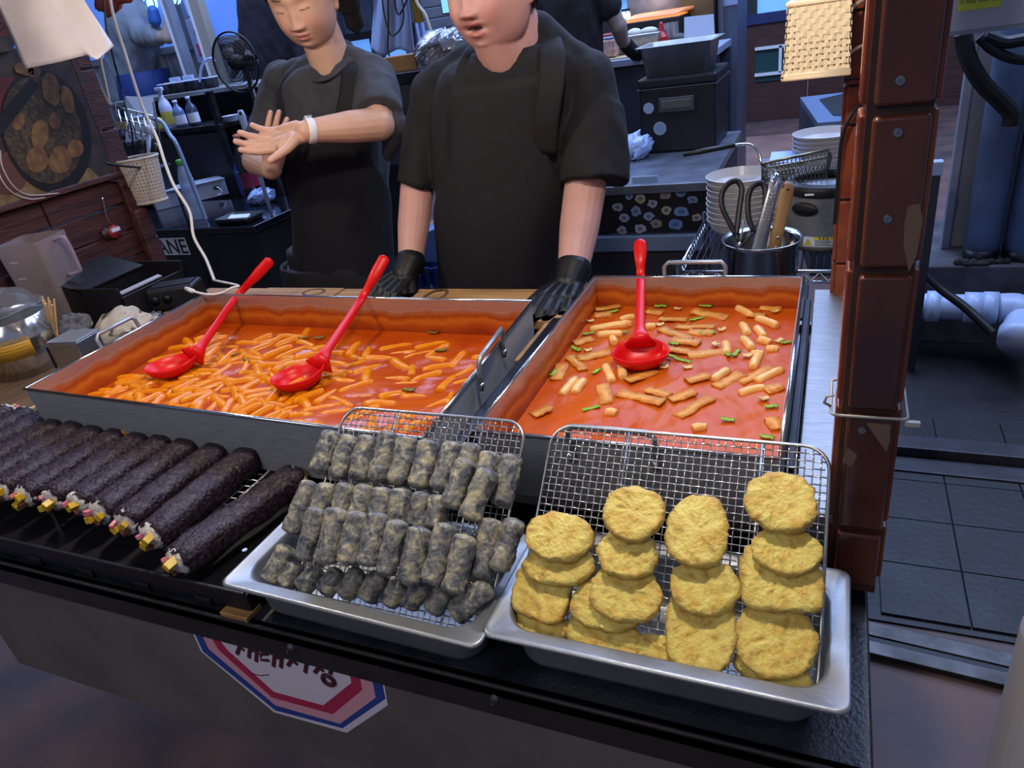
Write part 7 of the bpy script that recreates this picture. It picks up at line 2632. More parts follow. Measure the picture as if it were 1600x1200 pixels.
# plastic bag on bench
pbg = az(990, 248, zB)
mb = MB().ell((pbg.x, pbg.y, zB + .06), (.10, .09, .065), nu=40, nv=26)
co = np.array(mb.v); co += (wnoise(co, 14, 44, 3) * 0.018)[:, None]; co[:, 2] = np.maximum(co[:, 2], zB + .001); mb.v = [tuple(c) for c in co]
solo('tied_plastic_bag', mb, M('blue_clear_bag', '#8ea2c8', 0.2, bump=.7, bscale=30), 'pale blue tied plastic bag on the bench left of the cooler', 'bag')
# cooler
k0, k1 = az(1014, 236, zB), az(1110, 239, zB)
kw = (k1 - k0).length
ang = math.atan2(k1.y - k0.y, k1.x - k0.x)
ang = -0.02
kR = Rz(ang)
ex, ey = kR @ Vector((1, 0, 0)), kR @ Vector((0, 1, 0))
kc = (k0 + k1) / 2
kh = ay(1062, 118, kc.y).z - zB
cool = thing('ice_cooler', 'tall black ice cooler with a metal latch on the work bench', 'cooler', kc + ey * .22)
kd = .40
OB = lambda a, b2, z: kc + ex * a + ey * b2 + Vector((0, 0, z))
bxm = lambda x0_, x1_, y0_, y1_, z0_, z1_: MB().hexa([OB(x0_, y0_, z0_), OB(x1_, y0_, z0_), OB(x1_, y1_, z0_), OB(x0_, y1_, z0_), OB(x0_, y0_, z1_), OB(x1_, y0_, z1_), OB(x1_, y1_, z1_), OB(x0_, y1_, z1_)])
put('case', bxm(-kw / 2, kw / 2, 0, kd, .002, kh * .86), m_navy, cool, bevel=.012, seg=3)
put('lid', bxm(-kw / 2 - .008, kw / 2 + .008, -.008, kd + .008, kh * .87, kh), m_navy, cool, bevel=.014, seg=3)
put('lid_trim', bxm(-kw / 2 - .010, kw / 2 + .010, -.010, kd + .01, kh * .855, kh * .872), m_trim, cool)
put('latch', bxm(-.09, .09, -.02, .0, kh * .55, kh * .74), m_trim, cool, bevel=.004)
put('latch_grip', bxm(-.075, .08, -.034, -.02, kh * .60, kh * .71), M('latch_dark', '#6c6f6a', 0.35, .7), cool, bevel=.003)
for a, z, r_, c in ((-kw * .38, kh * .62, .028, '#8f9ab8'), (-kw * .24, kh * .34, .034, '#7d8fae')):
    c0_ = OB(a, -.002, z)
    s_ = put('round_badge', MB().cone(c0_, c0_ - ey * .002, r_, r_, 22), M('badge_ring', '#98a0b0', 0.4), cool, label='small pale round badge')
    put('badge_centre', MB().cone(c0_ - ey * .002, c0_ - ey * .003, r_ * .72, r_ * .72, 22), M('badge%d' % int(r_ * 1000), c, 0.4), s_)
for a in (-kw * .42, kw * .42):
    put('foot', MB().cone(OB(a, .05, 0), OB(a, .05, .004), .02, .02, 12), m_blackmatte, cool)
# deep steel tray on the cooler and a white board in it
zk = zB + kh
d0, d1 = ay(1030, 112, kc.y + .05), ay(1108, 106, kc.y + .05)
dt = thing('deep_steel_tray', 'deep steel tray standing on the black ice cooler', 'tray', OB(-.0, .16, kh))
hT = ay(1065, 66, kc.y + .08).z - zk
rt = lambda w0, dd, z, r_: [OB(p.x - .01, p.y + .18, kh + z) for p in rrect(-w0, w0, -dd, dd, r_, 0)]
put('tray_body', MB().ring_loft([rt(kw * .41, .135, .001, .03), rt(kw * .46, .155, hT * .97, .03), rt(kw * .52, .18, hT * .98, .035), rt(kw * .52, .18, hT, .035), rt(kw * .455, .15, hT, .03), rt(kw * .40, .13, .006, .03)], True, True), m_steel_dull, dt, smooth=True)
wbv = [ay(1068, 66, kc.y + .30), ay(1118, 58, kc.y + .30), ay(1115, 22, kc.y + .36), ay(1069, 27, kc.y + .36)]
wbv[0].z = zk + .012; wbv[1].z = zk + .012
solo('white_board', MB().ring_loft([wbv, [p + Vector((0, .008, 0)) for p in wbv]]), M('pale_board', '#a9b4cc', 0.45), 'pale cutting board standing in the deep steel tray', 'board')

# ------------------------------------------------------------------ grill counter farther back, with workers
Yg = 4.75
g0_, g1_ = ay(935, 100, Yg), ay(1030, 84, Yg)
zG = (g0_.z + g1_.z) / 2
gr = thing('grill_counter', 'grey counter of the grill station behind the black ice cooler', 'counter', ((g0_.x + g1_.x) / 2, Yg + .3, 0))
gx0, gx1 = g0_.x - .9, g1_.x + .35
put('counter_top', MB().box(((gx0 + gx1) / 2, Yg + .3, zG - .02), (gx1 - gx0, .62, .04)), M('pale_steel_top', '#98a4bc', 0.35, .3), gr, bevel=.003)
put('wood_edge', MB().box(((gx0 + gx1) / 2, Yg + .16, zG + .004), (gx1 - gx0 - .2, .25, .012)), M('light_wood', '#b59a78', 0.6), gr)
put('counter_front', MB().box(((gx0 + gx1) / 2, Yg + .03, zG / 2 - .02), (gx1 - gx0, .03, zG - .06)), M('navy_front', '#2c3140', 0.5), gr)
put('counter_back', MB().box(((gx0 + gx1) / 2, Yg + .58, zG / 2 - .02), (gx1 - gx0, .03, zG - .06)), M('navy_front', '#2c3140'), gr)
# grill box with glowing bars
hx0, hx1 = ay(968, 42, Yg + .55).x, ay(1064, 30, Yg + .55).x
zg0, zg1 = ay(1015, 52, Yg + .5).z, ay(1015, 32, Yg + .5).z
gb = thing('charcoal_grill', 'black charcoal grill with glowing skewers and smoke at the top of the picture', 'grill', ((hx0 + hx1) / 2, Yg + .7, zG))
put('grill_case', MB().box(((hx0 + hx1) / 2, Yg + .75, (zG + zg1) / 2), (hx1 - hx0, .42, zg1 - zG)), m_blackmatte, gb, bevel=.006)
put('stand', MB().box(((hx0 + hx1) / 2, Yg + .75, zG / 2), (hx1 - hx0 - .05, .36, zG - .002)), m_blackmatte, gb)
m_ember = M('ember', '#d8824a', 0.6, emis='#ff9350', estr=1.3)
m_meat = M('grilled_skewer', '#c98a60', 0.5, emis='#ff9a5a', estr=.35)
put('ember_bed', MB().box(((hx0 + hx1) / 2, Yg + .75, zg1 + .004), (hx1 - hx0 - .04, .36, .006)), m_ember, gb)
for k in range(18):
    x = hx0 + .04 + (hx1 - hx0 - .08) * k / 17
    put('skewer', MB().tube([(x, Yg + .55, zg1 + .015), (x + .03, Yg + .7, zg1 + .028), (x + .06, Yg + .93, zg1 + .03)], [.004, .013, .010], 8), m_meat, gb, smooth=True)
put('hood_back', MB().box(((hx0 + hx1) / 2, Yg + 1.0, zg1 + .35), (hx1 - hx0 + .1, .02, .75)), M('smoky_steel', '#8a8c94', 0.5, .3, var='#5c5f68', scale=5), gb)
bulb('grill_glow', ((hx0 + hx1) / 2, Yg + .72, zg1 + .12), .06, 1.2, (1, .62, .35))
fl_ = bulb('grill_bulb', (ay(975, 22, Yg + .6).x, Yg + .6, ay(975, 22, Yg + .6).z), .02, .8, (1, .9, .75))
gl = thing('grill_lamp', 'small white lamp cluster above the glowing grill', 'lamp', ay(975, 25, Yg + .55))
for dx in (0, .03):
    put('bulb', MB().ell(ay(975, 25, Yg + .55) + Vector((dx, 0, 0)), (.014, .014, .026), nu=14, nv=10), M('white_bulb', '#ffffff', 0.3, emis='#fff2e0', estr=2.5), gl, smooth=True)
put('socket', MB().box(ay(975, 25, Yg + .55) + Vector((.015, 0, .035)), (.06, .02, .012)), m_blackmatte, gl)
# thin smoke over the embers
msm = bpy.data.materials.new('thin_smoke')
msm.use_nodes = True
_nt = msm.node_tree
_nt.nodes.remove(_nt.nodes['Principled BSDF'])
_pv = _nt.nodes.new('ShaderNodeVolumePrincipled')
_pv.inputs['Color'].default_value = (.85, .85, .9, 1)
_nn = _nt.nodes.new('ShaderNodeTexNoise')
_nn.inputs['Scale'].default_value = 5
_tc = _nt.nodes.new('ShaderNodeTexCoord')
_nt.links.new(_tc.outputs['Object'], _nn.inputs['Vector'])
_mr = _nt.nodes.new('ShaderNodeMapRange')
_mr.inputs['From Min'].default_value = .42
_mr.inputs['From Max'].default_value = .75
_mr.inputs['To Max'].default_value = 5.0
_nt.links.new(_nn.outputs['Fac'], _mr.inputs['Value'])
_nt.links.new(_mr.outputs['Result'], _pv.inputs['Density'])
_nt.links.new(_pv.outputs['Volume'], _nt.nodes['Material Output'].inputs['Volume'])
solo('grill_smoke', MB().ell(((hx0 + hx1) / 2, Yg + .78, zg1 + .26), ((hx1 - hx0) * .45, .17, .22), nu=24, nv=16), msm, 'thin pale smoke rising over the glowing grill', 'smoke', kind='stuff')
# things on the grill counter
mbx = ay(950, 90, Yg + .1)
mt_ = thing('meat_container', 'clear plastic tub of raw meat on the grill counter', 'container', (mbx.x, mbx.y, zG + .01))
put('meat', MB().box((mbx.x, mbx.y + .05, zG + .065), (.10, .10, .10)), M('raw_meat', '#9a7268', 0.5, var='#b89c90', scale=45, detail=6), mt_, bevel=.01)
put('tub_rim', MB().tube([(mbx.x - .06, mbx.y - .01, zG + .13), (mbx.x + .06, mbx.y - .01, zG + .13), (mbx.x + .06, mbx.y + .11, zG + .13), (mbx.x - .06, mbx.y + .11, zG + .13), (mbx.x - .06, mbx.y - .01, zG + .13)], .005, 6), m_rimw, mt_, smooth=True)
put('lid_food', MB().box((mbx.x, mbx.y + .05, zG + .14), (.07, .07, .025)), M('red_food', '#8a4038', 0.5), mt_, bevel=.01)
gt = ay(1000, 80, Yg + .3)
g2t = thing('grey_food_tray', 'grey rectangular tray on the grill counter beside the gloved hand', 'tray', (gt.x, gt.y, zG + .01))
put('tray_body', MB().ring_loft([[Vector((gt.x, gt.y, zG + .012)) + p for p in rrect(-.13, .13, -.08, .08, .02, z)] if s_ == 1 else [Vector((gt.x, gt.y, zG + .012)) + p for p in rrect(-.15, .15, -.10, .10, .02, z)] for s_, z in ((1, 0), (2, .10), (2, .105))]), m_steel_dull, g2t, smooth=True)
put('food', MB().ell((gt.x - .03, gt.y, zG + .125), (.05, .05, .03), nu=14, nv=8).ell((gt.x + .06, gt.y + .02, zG + .125), (.06, .04, .025), nu=14, nv=8), M('pale_food', '#b8b4ac', 0.6), g2t, smooth=True)
rb_ = ay(1034, 62, Yg + .3)
solo('red_squeeze_bottle', MB().lathe([(0, 0), (.04, 0), (.042, .02), (.042, .07), (.02, .10), (.012, .15), (0, .16)], (rb_.x, rb_.y, zG + .012), 18), M('sauce_red', '#a8242c', 0.35), 'red sauce bottle on the grill counter', 'bottle')
for k, (px_, lab) in enumerate(((1044, 'left of two steel cans behind the red sauce bottle'), (1053, 'right of two steel cans behind the red sauce bottle'))):
    c = ay(px_, 50, Yg + .42)
    solo('steel_can', MB().lathe([(0, 0), (.03, 0), (.03, .14), (.027, .14), (.026, .01), (0, .01)], (c.x, c.y, zG + .012), 20), m_steel, lab, 'can', 'steel cans on the grill counter')
solo('black_bundle', MB().ell((rb_.x + .12, rb_.y - .05, zG + .05), (.07, .05, .045), nu=20, nv=12), m_blackmatte, 'black cloth bundle on the grill counter by the red bottle', 'cloth')
# ochre panel and dark refrigerator to the right of the grill
op = ay(1090, 10, Yg + .9)
oc = thing('ochre_cabinet', 'ochre brown cabinet behind the pale cutting board', 'cabinet', (op.x, Yg + 1.1, 0))
ow = ay(1118, 10, Yg + .9).x - ay(1064, 10, Yg + .9).x
put('case', MB().box((op.x, Yg + 1.1, 1.05), (ow, .38, 2.1)), M('ochre_paint', '#6e5a34', 0.55, var='#5c4a2c', scale=5), oc, bevel=.005)
put('door_gap', MB().box((op.x + ow * .48, Yg + .905, 1.05), (.012, .006, 2.0)), m_blackmatte, oc)
rf0, rf1 = ay(1122, 40, Yg + .8), ay(1152, 40, Yg + .8)
rfg = thing('dark_refrigerator', 'dark grey refrigerator right of the ochre cabinet', 'refrigerator', ((rf0.x + rf1.x) / 2, Yg + 1.1, 0))
put('case', MB().box(((rf0.x + rf1.x) / 2, Yg + 1.1, 1.05), (rf1.x - rf0.x, .6, 2.1)), M('slate_panel', '#3c4350', 0.45, var='#46506a', scale=3), rfg, bevel=.006)
put('handle', MB().box((rf0.x + .03, Yg + .785, 1.2), (.015, .03, .4)), m_trim, rfg)
put('paper_note', MB().box(((rf0.x + rf1.x) / 2 + .02, Yg + .797, ay(1135, 4, Yg + .8).z + .03), (.09, .003, .1)), M('note_blue', '#8492b0', 0.6), rfg)

# worker in black at the grill: only back, arm and glove show
def worker(label, head, hip, armpts, rad, tee, arm_mat_tone, glove, facing, sleeve_t=.55, hairy=True):
    root = thing('person', label, 'person', (hip.x, hip.y, 0), group='workers in the background')
    R = basis_of(facing)
    hb = xform(head_mb(1.0, .4), R, head)
    neck = head + R @ Vector((0, -.02, -.06))
    chest = Vector((head.x * .8 + hip.x * .2, head.y * .8 + hip.y * .2, head.z - .30))
    hb.cap(neck, chest + Vector((0, 0, .10)), .05, .06, 14)
    sh = armpts[0]
    hb.cap(armpts[0], armpts[1], rad * .8, rad * .8, 14)
    for a, b2, r0, r1 in zip(armpts[1:-1], armpts[2:], (rad * .85, rad * .65), (rad * .65, rad * .55)):
        hb.cap(a, b2, r0, r1, 14)
    yv = (armpts[-1] - armpts[-2]).normalized()
    if glove is None:
        hand_prims(hb, armpts[-1], yv.cross(Vector((0, 1, .1))), yv, Vector((0, -1, 0)), .4, .06)
    me = remesh(hb, .006, 2)
    paint_body(me, R, head, 1.0, '#a86a62', arm_mat_tone, '#b07868')
    put('body', me, m_skin, root)
    tb = MB()
    tb.cap(chest + Vector((0, 0, .06)), hip, .17, .16, 20)
    tb.cap(armpts[0] + Vector((0, 0, .0)), chest + Vector((0, 0, .1)), rad * 1.4, .1, 16)
    tb.cap(armpts[0], armpts[0].lerp(armpts[1], sleeve_t), rad * 1.35, rad * 1.4, 16)
    oth = chest * 2 - armpts[0]; oth.z = armpts[0].z
    tb.cap(oth, chest + Vector((0, 0, .08)), rad * 1.4, .1, 16)
    tb.cap(oth, oth + Vector((0, 0.02, -.26)), rad * 1.35, rad * 1.3, 16)
    m2 = remesh(tb, .010, 4)
    fold(m2, .007, 55, 5)
    put('tee_shirt', m2, tee, root)
    if glove is not None:
        g_ = MB()
        hand_prims(g_, armpts[-1], yv.cross(Vector((0, 1, .1))), yv, Vector((0, -1, 0)), .5, .06, 1.0, (.6, .4), .002)
        g_.cap(armpts[-1] - yv * .05, armpts[-1] + yv * .02, rad * .72, rad * .7, 14)
        put('glove', remesh(g_, .005, 2), glove, root)
    legs(root, Vector((hip.x, hip.y, .88)), .16, 0, m_trouser)
    if hairy:
        put('hair', hair_cap(R, head, 1.0, .4), m_hair, root)
    return root


Yw = 4.40
worker('person in a black tee at the grill with one black glove, head out of frame', ay(885, -75, Yw), ay(905, 140, Yw), [ay(938, -10, Yw), ay(966, 40, Yw + .05), ay(972, 62, Yw + .12), ay(984, 76, Yw + .2)], .06, m_tee_black, '#8a7a74', m_glove, (-.1, .9, -.2), .35)
Yw = 3.95
gw = worker('person in grey tee and blue apron, arm raised, by the blue glass', ay(196, -28, Yw + .1), ay(205, 150, Yw + .1), [ay(222, 55, Yw), ay(262, 58, Yw - .02), ay(264, 30, Yw), ay(258, -6, Yw + .02)], .05, m_tealshirt, '#a89890', None, (.4, .8, .1), .5)
gb_ = MB().ring_loft(torso_rings([(ay(222, 112, Yw + .08), .175, .165), (ay(230, 150, Yw + .08), .18, .17), (ay(238, 200, Yw + .08), .19, .18)], 0, 24))
put('apron', gb_, m_blueapron, gw, smooth=True)
bgv = ay(240, 26, Yw - .03)
put('blue_cuff', remesh(MB().cap(bgv + Vector((0, 0, -.02)), bgv + Vector((.012, 0, .03)), .04, .034, 14), .005, 2), M('blue_glove', '#2f62b0', 0.4), gw, label='blue rubber glove')
# person in dark hooded top behind the woman
Yw = 3.98
worker('person in a dark top with head out of frame, behind the person in charcoal', ay(405, -70, Yw), ay(428, 190, Yw), [ay(395, 50, Yw - .05), ay(402, 100, Yw - .05), ay(408, 130, Yw - .1), ay(420, 150, Yw - .16)], .062, M('dark_navy_top', '#1a1a28', 0.8), '#6a5a58', None, (.3, -.9, -.1), .95)

# hanging pale cloth, blue and yellow pole, cables between the two workers
Yc = 3.2
hcl = thing('hanging_pale_cloth', 'pale blue cloth hanging between the two stall workers', 'cloth', ay(612, 70, Yc))
nu_, nv_ = 26, 20
vs = []
for j in range(nv_ + 1):
    for i in range(nu_ + 1):
        u, v = i / nu_, j / nv_
        x = (588 + 45 * u) * (1 - v) + (580 + 70 * u) * v
        y = -45 + 125 * v + 8 * math.sin(u * 7) * v + 14 * v * (u - .3)
        vs.append(ay(x, y, Yc + .02 * math.sin(u * 14 + v * 2)))
put('sheet', MB().add(vs, [(j * (nu_ + 1) + i, j * (nu_ + 1) + i + 1, (j + 1) * (nu_ + 1) + i + 1, (j + 1) * (nu_ + 1) + i) for j in range(nv_) for i in range(nu_)]), M('pale_blue_cloth', '#93a5cc', 0.8, var='#8294be', scale=6), hcl, smooth=True, solid=.003)
put('peg', MB().box(ay(610, -42, Yc), (.03, .02, .05)), m_label_w, hcl)
Yc = 3.0
plb = thing('blue_yellow_pole', 'yellow and blue striped pole behind the two stall workers', 'pole', (ay(660, 40, Yc).x, Yc, 0))
xx = ay(656, 40, Yc).x
zsplit = ay(657, 35, Yc).z
put('blue_part', MB().cone((xx, Yc, 0), (xx, Yc, zsplit), .02, .02, 14), M('pole_blue', '#24407c', 0.4), plb, smooth=True)
put('yellow_part', MB().cone((xx, Yc, zsplit), (xx, Yc, 2.3), .02, .02, 14), M('pole_yellow', '#9a8338', 0.45), plb, smooth=True)
for k, (pts, r_, mt, lab) in enumerate((([(640, -30), (652, 5), (664, 22), (672, 45), (676, 70), (668, 95), (672, 130)], .006, m_cablew, 'white cable looping down beside the striped pole'),
                                        ([(595, -30), (600, 20), (612, 55), (628, 40), (630, 10), (622, -20)], .0035, m_blackmatte, 'thin black cable loop over the pale hanging cloth'),
                                        ([(605, -30), (607, 40), (606, 75), (612, 100)], .0035, m_blackmatte, 'thin black cable hanging straight over the pale cloth'),
                                        ([(640, -10), (625, 22), (618, 10), (616, -20)], .004, m_blackmatte, 'small dark cable loop right of the pale cloth'))):
    solo('hanging_cable', MB().tube(bez([ay(*p, 2.92) for p in pts], 6), r_, 6), mt, lab, 'cable')
# grey shutter panel and bright screen above the man's shoulder
sh0 = ay(685, 20, 3.6)
shp = thing('grey_shutter', 'grey ribbed shutter panel behind the person in black', 'shutter', (sh0.x, 3.6, 0))
for k in range(14):
    put('slat', MB().box((sh0.x + .05, 3.6, 1.3 + k * .05), (.36, .02, .046)), m_corr, shp, bevel=.004)
for sx in (-.13, .23):
    put('side_frame', MB().box((sh0.x + sx, 3.6, 1.0), (.02, .03, 2.0)), m_corr, shp)
scn = thing('bright_screen', 'small bright screen at the cheek of the person in black', 'screen', ay(697, 10, 2.75))
cs = ay(699, 8, 2.75)
put('panel', MB().box(cs + Vector((0, 0, .02)), (.045, .006, .09)), M('screen_cyan', '#7fd0e8', 0.3, emis='#8fe0f4', estr=.9), scn)
put('green_patch', MB().box(cs + Vector((.0, -.004, .035)), (.03, .002, .015)), M('screen_green', '#7fc860', 0.3, emis='#8fe070', estr=.7), scn)
put('bezel', MB().box(cs + Vector((0, .006, .02)), (.055, .008, .10)), m_blackmatte, scn)
# crumpled foil bag on a dark box, back shelf between the workers
fo = ay(688, 92, 2.8)
mb = MB().ell(fo + Vector((.0, 0, .02)), (.11, .07, .085), nu=40, nv=26)
co = np.array(mb.v); co += (wnoise(co, 12, 64, 3) * 0.022)[:, None]; mb.v = [tuple(c) for c in co]
solo('foil_bag', mb, M('crinkled_silver', '#8d8c94', 0.25, .6, bump=.9, bscale=40), 'crinkled silver bag behind the shoulder of the person in black', 'bag')
rb0 = ay(655, 118, 2.75)
rbk = thing('rear_shelf', 'dark rear shelf between the two stall workers', 'shelf', (rb0.x, 2.95, 0))
zr = ay(655, 108, 2.8).z
put('shelf_board', MB().box((rb0.x, 2.95, zr - .02), (.9, .5, .04)), m_darkmetal, rbk, bevel=.003)
put('front_panel', MB().box((rb0.x, 2.74, zr - .2), (.9, .02, .32)), M('dark_slate', '#30323e', 0.5), rbk)
for sx in (-.42, .42):
    put('leg', MB().box((rb0.x + sx, 2.95, zr / 2 - .02), (.03, .4, zr - .04)), m_darkmetal, rbk)
tnb = ay(632, 92, 2.85)
solo('wooden_box', MB().box(Vector((tnb.x, 2.85, zr + .03)), (.16, .1, .06)), M('tan_box', '#94704a', 0.6), 'tan box on the rear shelf below the pale cloth', 'box', bevel=.003)
# blue crate seen under the man's arm
cr = ay(683, 430, 2.35)
crt = thing('blue_crate', 'blue plastic crate with square holes seen under the arm of the person in black', 'crate', (cr.x, 2.5, 0))
zc0, zc1 = 0.0, ay(683, 418, 2.35).z
wcr = .34
for i in range(9):
    put('upright_bar', MB().box((cr.x - wcr / 2 + wcr * i / 8, 2.35, zc1 / 2), (.014, .014, zc1)), M('crate_blue', '#23407c', 0.5), crt)
for j in range(9):
    put('cross_bar', MB().box((cr.x, 2.352, .01 + (zc1 - .02) * j / 8), (wcr, .012, .012)), M('crate_blue', '#23407c'), crt)
for sx in (-1, 1):
    put('side_wall', MB().box((cr.x + sx * wcr / 2, 2.5, zc1 / 2), (.012, .3, zc1)), M('crate_blue', '#23407c'), crt)
put('back_wall', MB().box((cr.x, 2.65, zc1 / 2), (wcr, .012, zc1)), M('crate_blue', '#23407c'), crt)
lbx = ay(686, 372, 2.5)
lzb = ay(686, 402, 2.4).z
solo('pale_blue_sack', MB().hexa([(lbx.x - .12, 2.40, zc1 + .002), (lbx.x + .14, 2.40, zc1 + .002), (lbx.x + .14, 2.60, zc1 + .002), (lbx.x - .12, 2.60, zc1 + .002), (lbx.x - .12, 2.40, lbx.z + .02), (lbx.x + .14, 2.40, lbx.z + .1), (lbx.x + .14, 2.60, lbx.z + .1), (lbx.x - .12, 2.60, lbx.z + .02)]), M('pale_blue_box', '#7fa4e0', 0.5), 'pale blue box on the blue crate under the arm', 'box', bevel=.006)

# ------------------------------------------------------------------ far right: sign, cylinders, drain pipe
Ys = 2.3
sg0 = ay(1492, 50, Ys)
wsn = thing('white_wall_sign', 'white board with a yellow strip of Korean writing at the top right corner', 'sign', sg0)
put('board', MB().box((sg0.x + .26, Ys + .01, sg0.z + .21), (.56, .02, .42)), M('sign_grey_white', '#8d96ac', 0.5), wsn, bevel=.002)
q0, q1 = ay(1496, 15, Ys - .002), ay(1563, 14, Ys - .002)
q2 = ay(1566, -8, Ys - .002)
put('yellow_strip', MB().box(((q0.x + q1.x) / 2, Ys - .001, (q0.z + q2.z) / 2 + .01), (q1.x - q0.x, .002, q2.z - q0.z + .03)), M('sticker_yellow', '#a3b23c', 0.5), wsn)
text3d('lettering', '이 바깥 과면 빨간고 놓아 두지 않습니다', .0125, (q0.x + .002, Ys - .0024, q0.z + .010), (1, 0, .02), (0, 0, 1), m_label_dark, wsn)
put('bottom_edge', MB().box((sg0.x + .26, Ys + .005, sg0.z - .004), (.56, .03, .008)), m_corr, wsn)
zK = ay(1560, 414, 3.17).z
m_cyl = M('grey_blue_cylinder', '#7a8aa6', 0.5, var='#5e6c88', scale=5)
for k, (px_, py_, r_, h_, lab) in enumerate(((1530, 405, .062, 1.15, 'left of two tall grey blue steel cylinders right of the post'), (1600, 420, .085, 1.0, 'right of two tall grey blue steel cylinders right of the post'))):
    Yy = 3.27
    p = ay(px_, py_, Yy)
    o = thing('steel_cylinder', lab, 'cylinder', (p.x, Yy, zK), group='steel cylinders behind the near post')
    zb_ = zK
    put('tank', MB().lathe([(0.001, 0), (r_, 0), (r_, h_ - .12), (r_ * .85, h_ - .04), (r_ * .4, h_), (.001, h_)], (p.x, Yy, zb_), 32), m_cyl, o, smooth=True)
    put('foot_ring', MB().lathe([(r_ * 1.02, -.0), (r_ * 1.02, .04), (r_ * .96, .04)], (p.x, Yy, zb_), 32), m_darkmetal, o, smooth=True)
    put('valve', MB().cone((p.x, Yy, zb_ + h_), (p.x, Yy, zb_ + h_ + .08), .025, .02, 14), m_trim, o, smooth=True)
pk = thing('grey_metal_panel', 'tall grey metal panel standing right behind the near post', 'panel', (ay(1497, 300, 3.4).x, 3.4, zK))
x0p, x1p = ay(1494, 250, 3.4).x, ay(1660, 250, 3.4).x
put('sheet', MB().box(((x0p + x1p) / 2, 3.42, zK + .75), (x1p - x0p, .02, 1.5)), M('grey_sheet', '#8a8c98', 0.5, var='#767a88', scale=4), pk)
put('fold', MB().box((x0p, 3.39, zK + .75), (.03, .05, 1.5)), M('grey_sheet', '#6a6a74'), pk, bevel=.004)
kb = thing('concrete_kerb', 'stained concrete kerb under the steel cylinders', 'kerb', (.9, 3.1, 0))
put('kerb_block', MB().box((1.1, 3.47, zK / 2), (1.7, .62, zK)), M('dirty_concrete', '#4a484e', 0.7, var='#2e2c32', scale=9, bump=.4, bscale=50), kb, bevel=.01)
drt = MB()
rg = random.Random(8)
for k in range(14):
    c = ay(rg.uniform(1490, 1590), rg.uniform(385, 412), 3.18)
    drt.ell((c.x, 3.185 + rg.uniform(-.015, .01), zK + .006), (rg.uniform(.012, .03), .015, rg.uniform(.008, .02)), nu=8, nv=6)
solo('leaf_litter', drt, M('wet_litter', '#1c1815', 0.7), 'dark wet litter along the concrete kerb', 'litter', kind='stuff')
# PVC pipe with elbow
m_pvc = M('white_pvc', '#a9b8d8', 0.35)
pv_ = thing('drain_pipe', 'pale plastic drain pipe with an elbow on the floor right of the post', 'pipe', az(1500, 500, .1))
dpv = fdepth(az(1500, 480, .1))
e0, e1_ = ad(1380, 476, 2.95), ad(1560, 482, 2.75)
rp = 22 * 2.8 / FPX
put('pipe_run', MB().tube([e0, e1_], rp * .92, 24), m_pvc, pv_, smooth=True)
for t, w_, k in ((.45, .05, 1.12), (.8, .07, 1.1), (.93, .05, 1.16)):
    c = e0.lerp(e1_, t)
    dv_ = (e1_ - e0).normalized()
    put('collar', MB().tube([c - dv_ * w_ / 2, c + dv_ * w_ / 2], rp * k, 24), m_pvc, pv_, smooth=True)
el = bez([e1_, e1_ + (e1_ - e0).normalized() * .06, ad(1596, 500, 2.70), ad(1592, 528, 2.62)], 6)
put('elbow', MB().tube(el, rp * 1.05, 24), m_pvc, pv_, smooth=True)
put('elbow_collar', MB().tube([ad(1594, 518, 2.63), ad(1591, 536, 2.60)], rp * 1.22, 24), m_pvc, pv_, smooth=True)
hs = bez([ad(1440, 425, 2.72), ad(1470, 452, 2.70), ad(1505, 478, 2.66), ad(1535, 505, 2.62), ad(1550, 520, 2.60)], 6)
solo('black_hose', MB().tube(hs, .016, 10), m_blackmatte, 'black hose crossing over the pale drain pipe', 'hose')
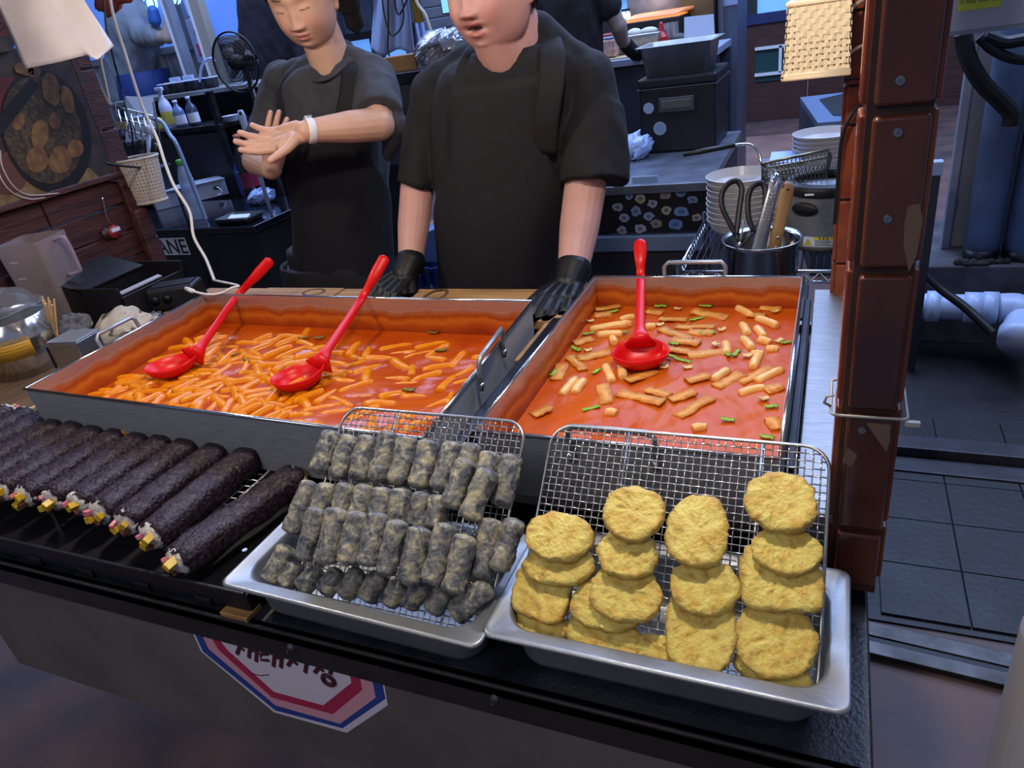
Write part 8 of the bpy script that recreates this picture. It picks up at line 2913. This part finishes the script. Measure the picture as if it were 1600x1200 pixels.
for k, (pts, r_, lab) in enumerate((([(1505, 52), (1512, 90), (1535, 130), (1565, 160), (1580, 178), (1578, 196)], .030, 'thick black cable bundle hanging under the white sign'), ([(1530, 58), (1552, 78), (1585, 92), (1640, 95)], .018, 'thin black cable sagging right under the white sign'), ([(1540, 56), (1570, 66), (1600, 62), (1650, 56)], .022, 'upper black cable sagging right under the white sign'))):
    solo('black_cable', MB().tube(bez([ay(*p, 2.42) for p in pts], 6), r_ * .75, 10), m_blackmatte, lab, 'cable')
nt_ = ay(1463, 262, 2.9)
solo('small_pale_box', MB().box(nt_, (.04, .04, .05)), M('pale_box', '#8fa0c0', 0.5), 'small pale box at the right side of the near post', 'box', bevel=.004)
solo('box_stand', MB().box((nt_.x, nt_.y, (nt_.z - .026) / 2), (.03, .03, nt_.z - .027)), M('dark_slate', '#30323e', 0.5), 'dark stand under the small pale box', 'stand')

# ------------------------------------------------------------------ stall lamps, and an unseen canopy added to keep sky light off the counter
cn = thing('sky_shade_canopy', 'dark unseen canopy added over the stall to block the sky', 'canopy', (-.8, 1.0, 2.25))
put('roof_sheet', MB().box((-.8, .95, 2.30), (2.9, 1.7, .02)), M('canopy_cloth', '#3a2a28', 0.8), cn)
put('front_valance', MB().box((-.8, .11, 2.22), (2.9, .01, .16)), M('canopy_cloth', '#3a2a28'), cn)
for x, y in ((-1.808, 1.447), (.0505, .753), (.045, 1.46)):
    put('support', MB().box((x, y, 2.12), (.05, .05, .36)), M('canopy_frame', '#4a3028', 0.6), cn)
for k, (x, y, zl_) in enumerate(LAMPS):
    o = thing('hanging_lamp', ('left', 'right')[k] + ' bare bulb lamp hanging under the added canopy', 'lamp', (x, y, zl_ + .03))
    put('bulb', MB().ell((x, y, zl_ + .075), (.025, .025, .03), nu=16, nv=12), M('warm_bulb', '#ffffff', 0.3, emis='#ffe6c4', estr=6), o, smooth=True)
    put('socket', MB().cone((x, y, zl_ + .10), (x, y, zl_ + .15), .016, .014, 14), m_blackmatte, o, smooth=True)
    put('cord', MB().tube([(x, y, zl_ + .15), (x, y, 2.29)], .004, 6), m_blackmatte, o)
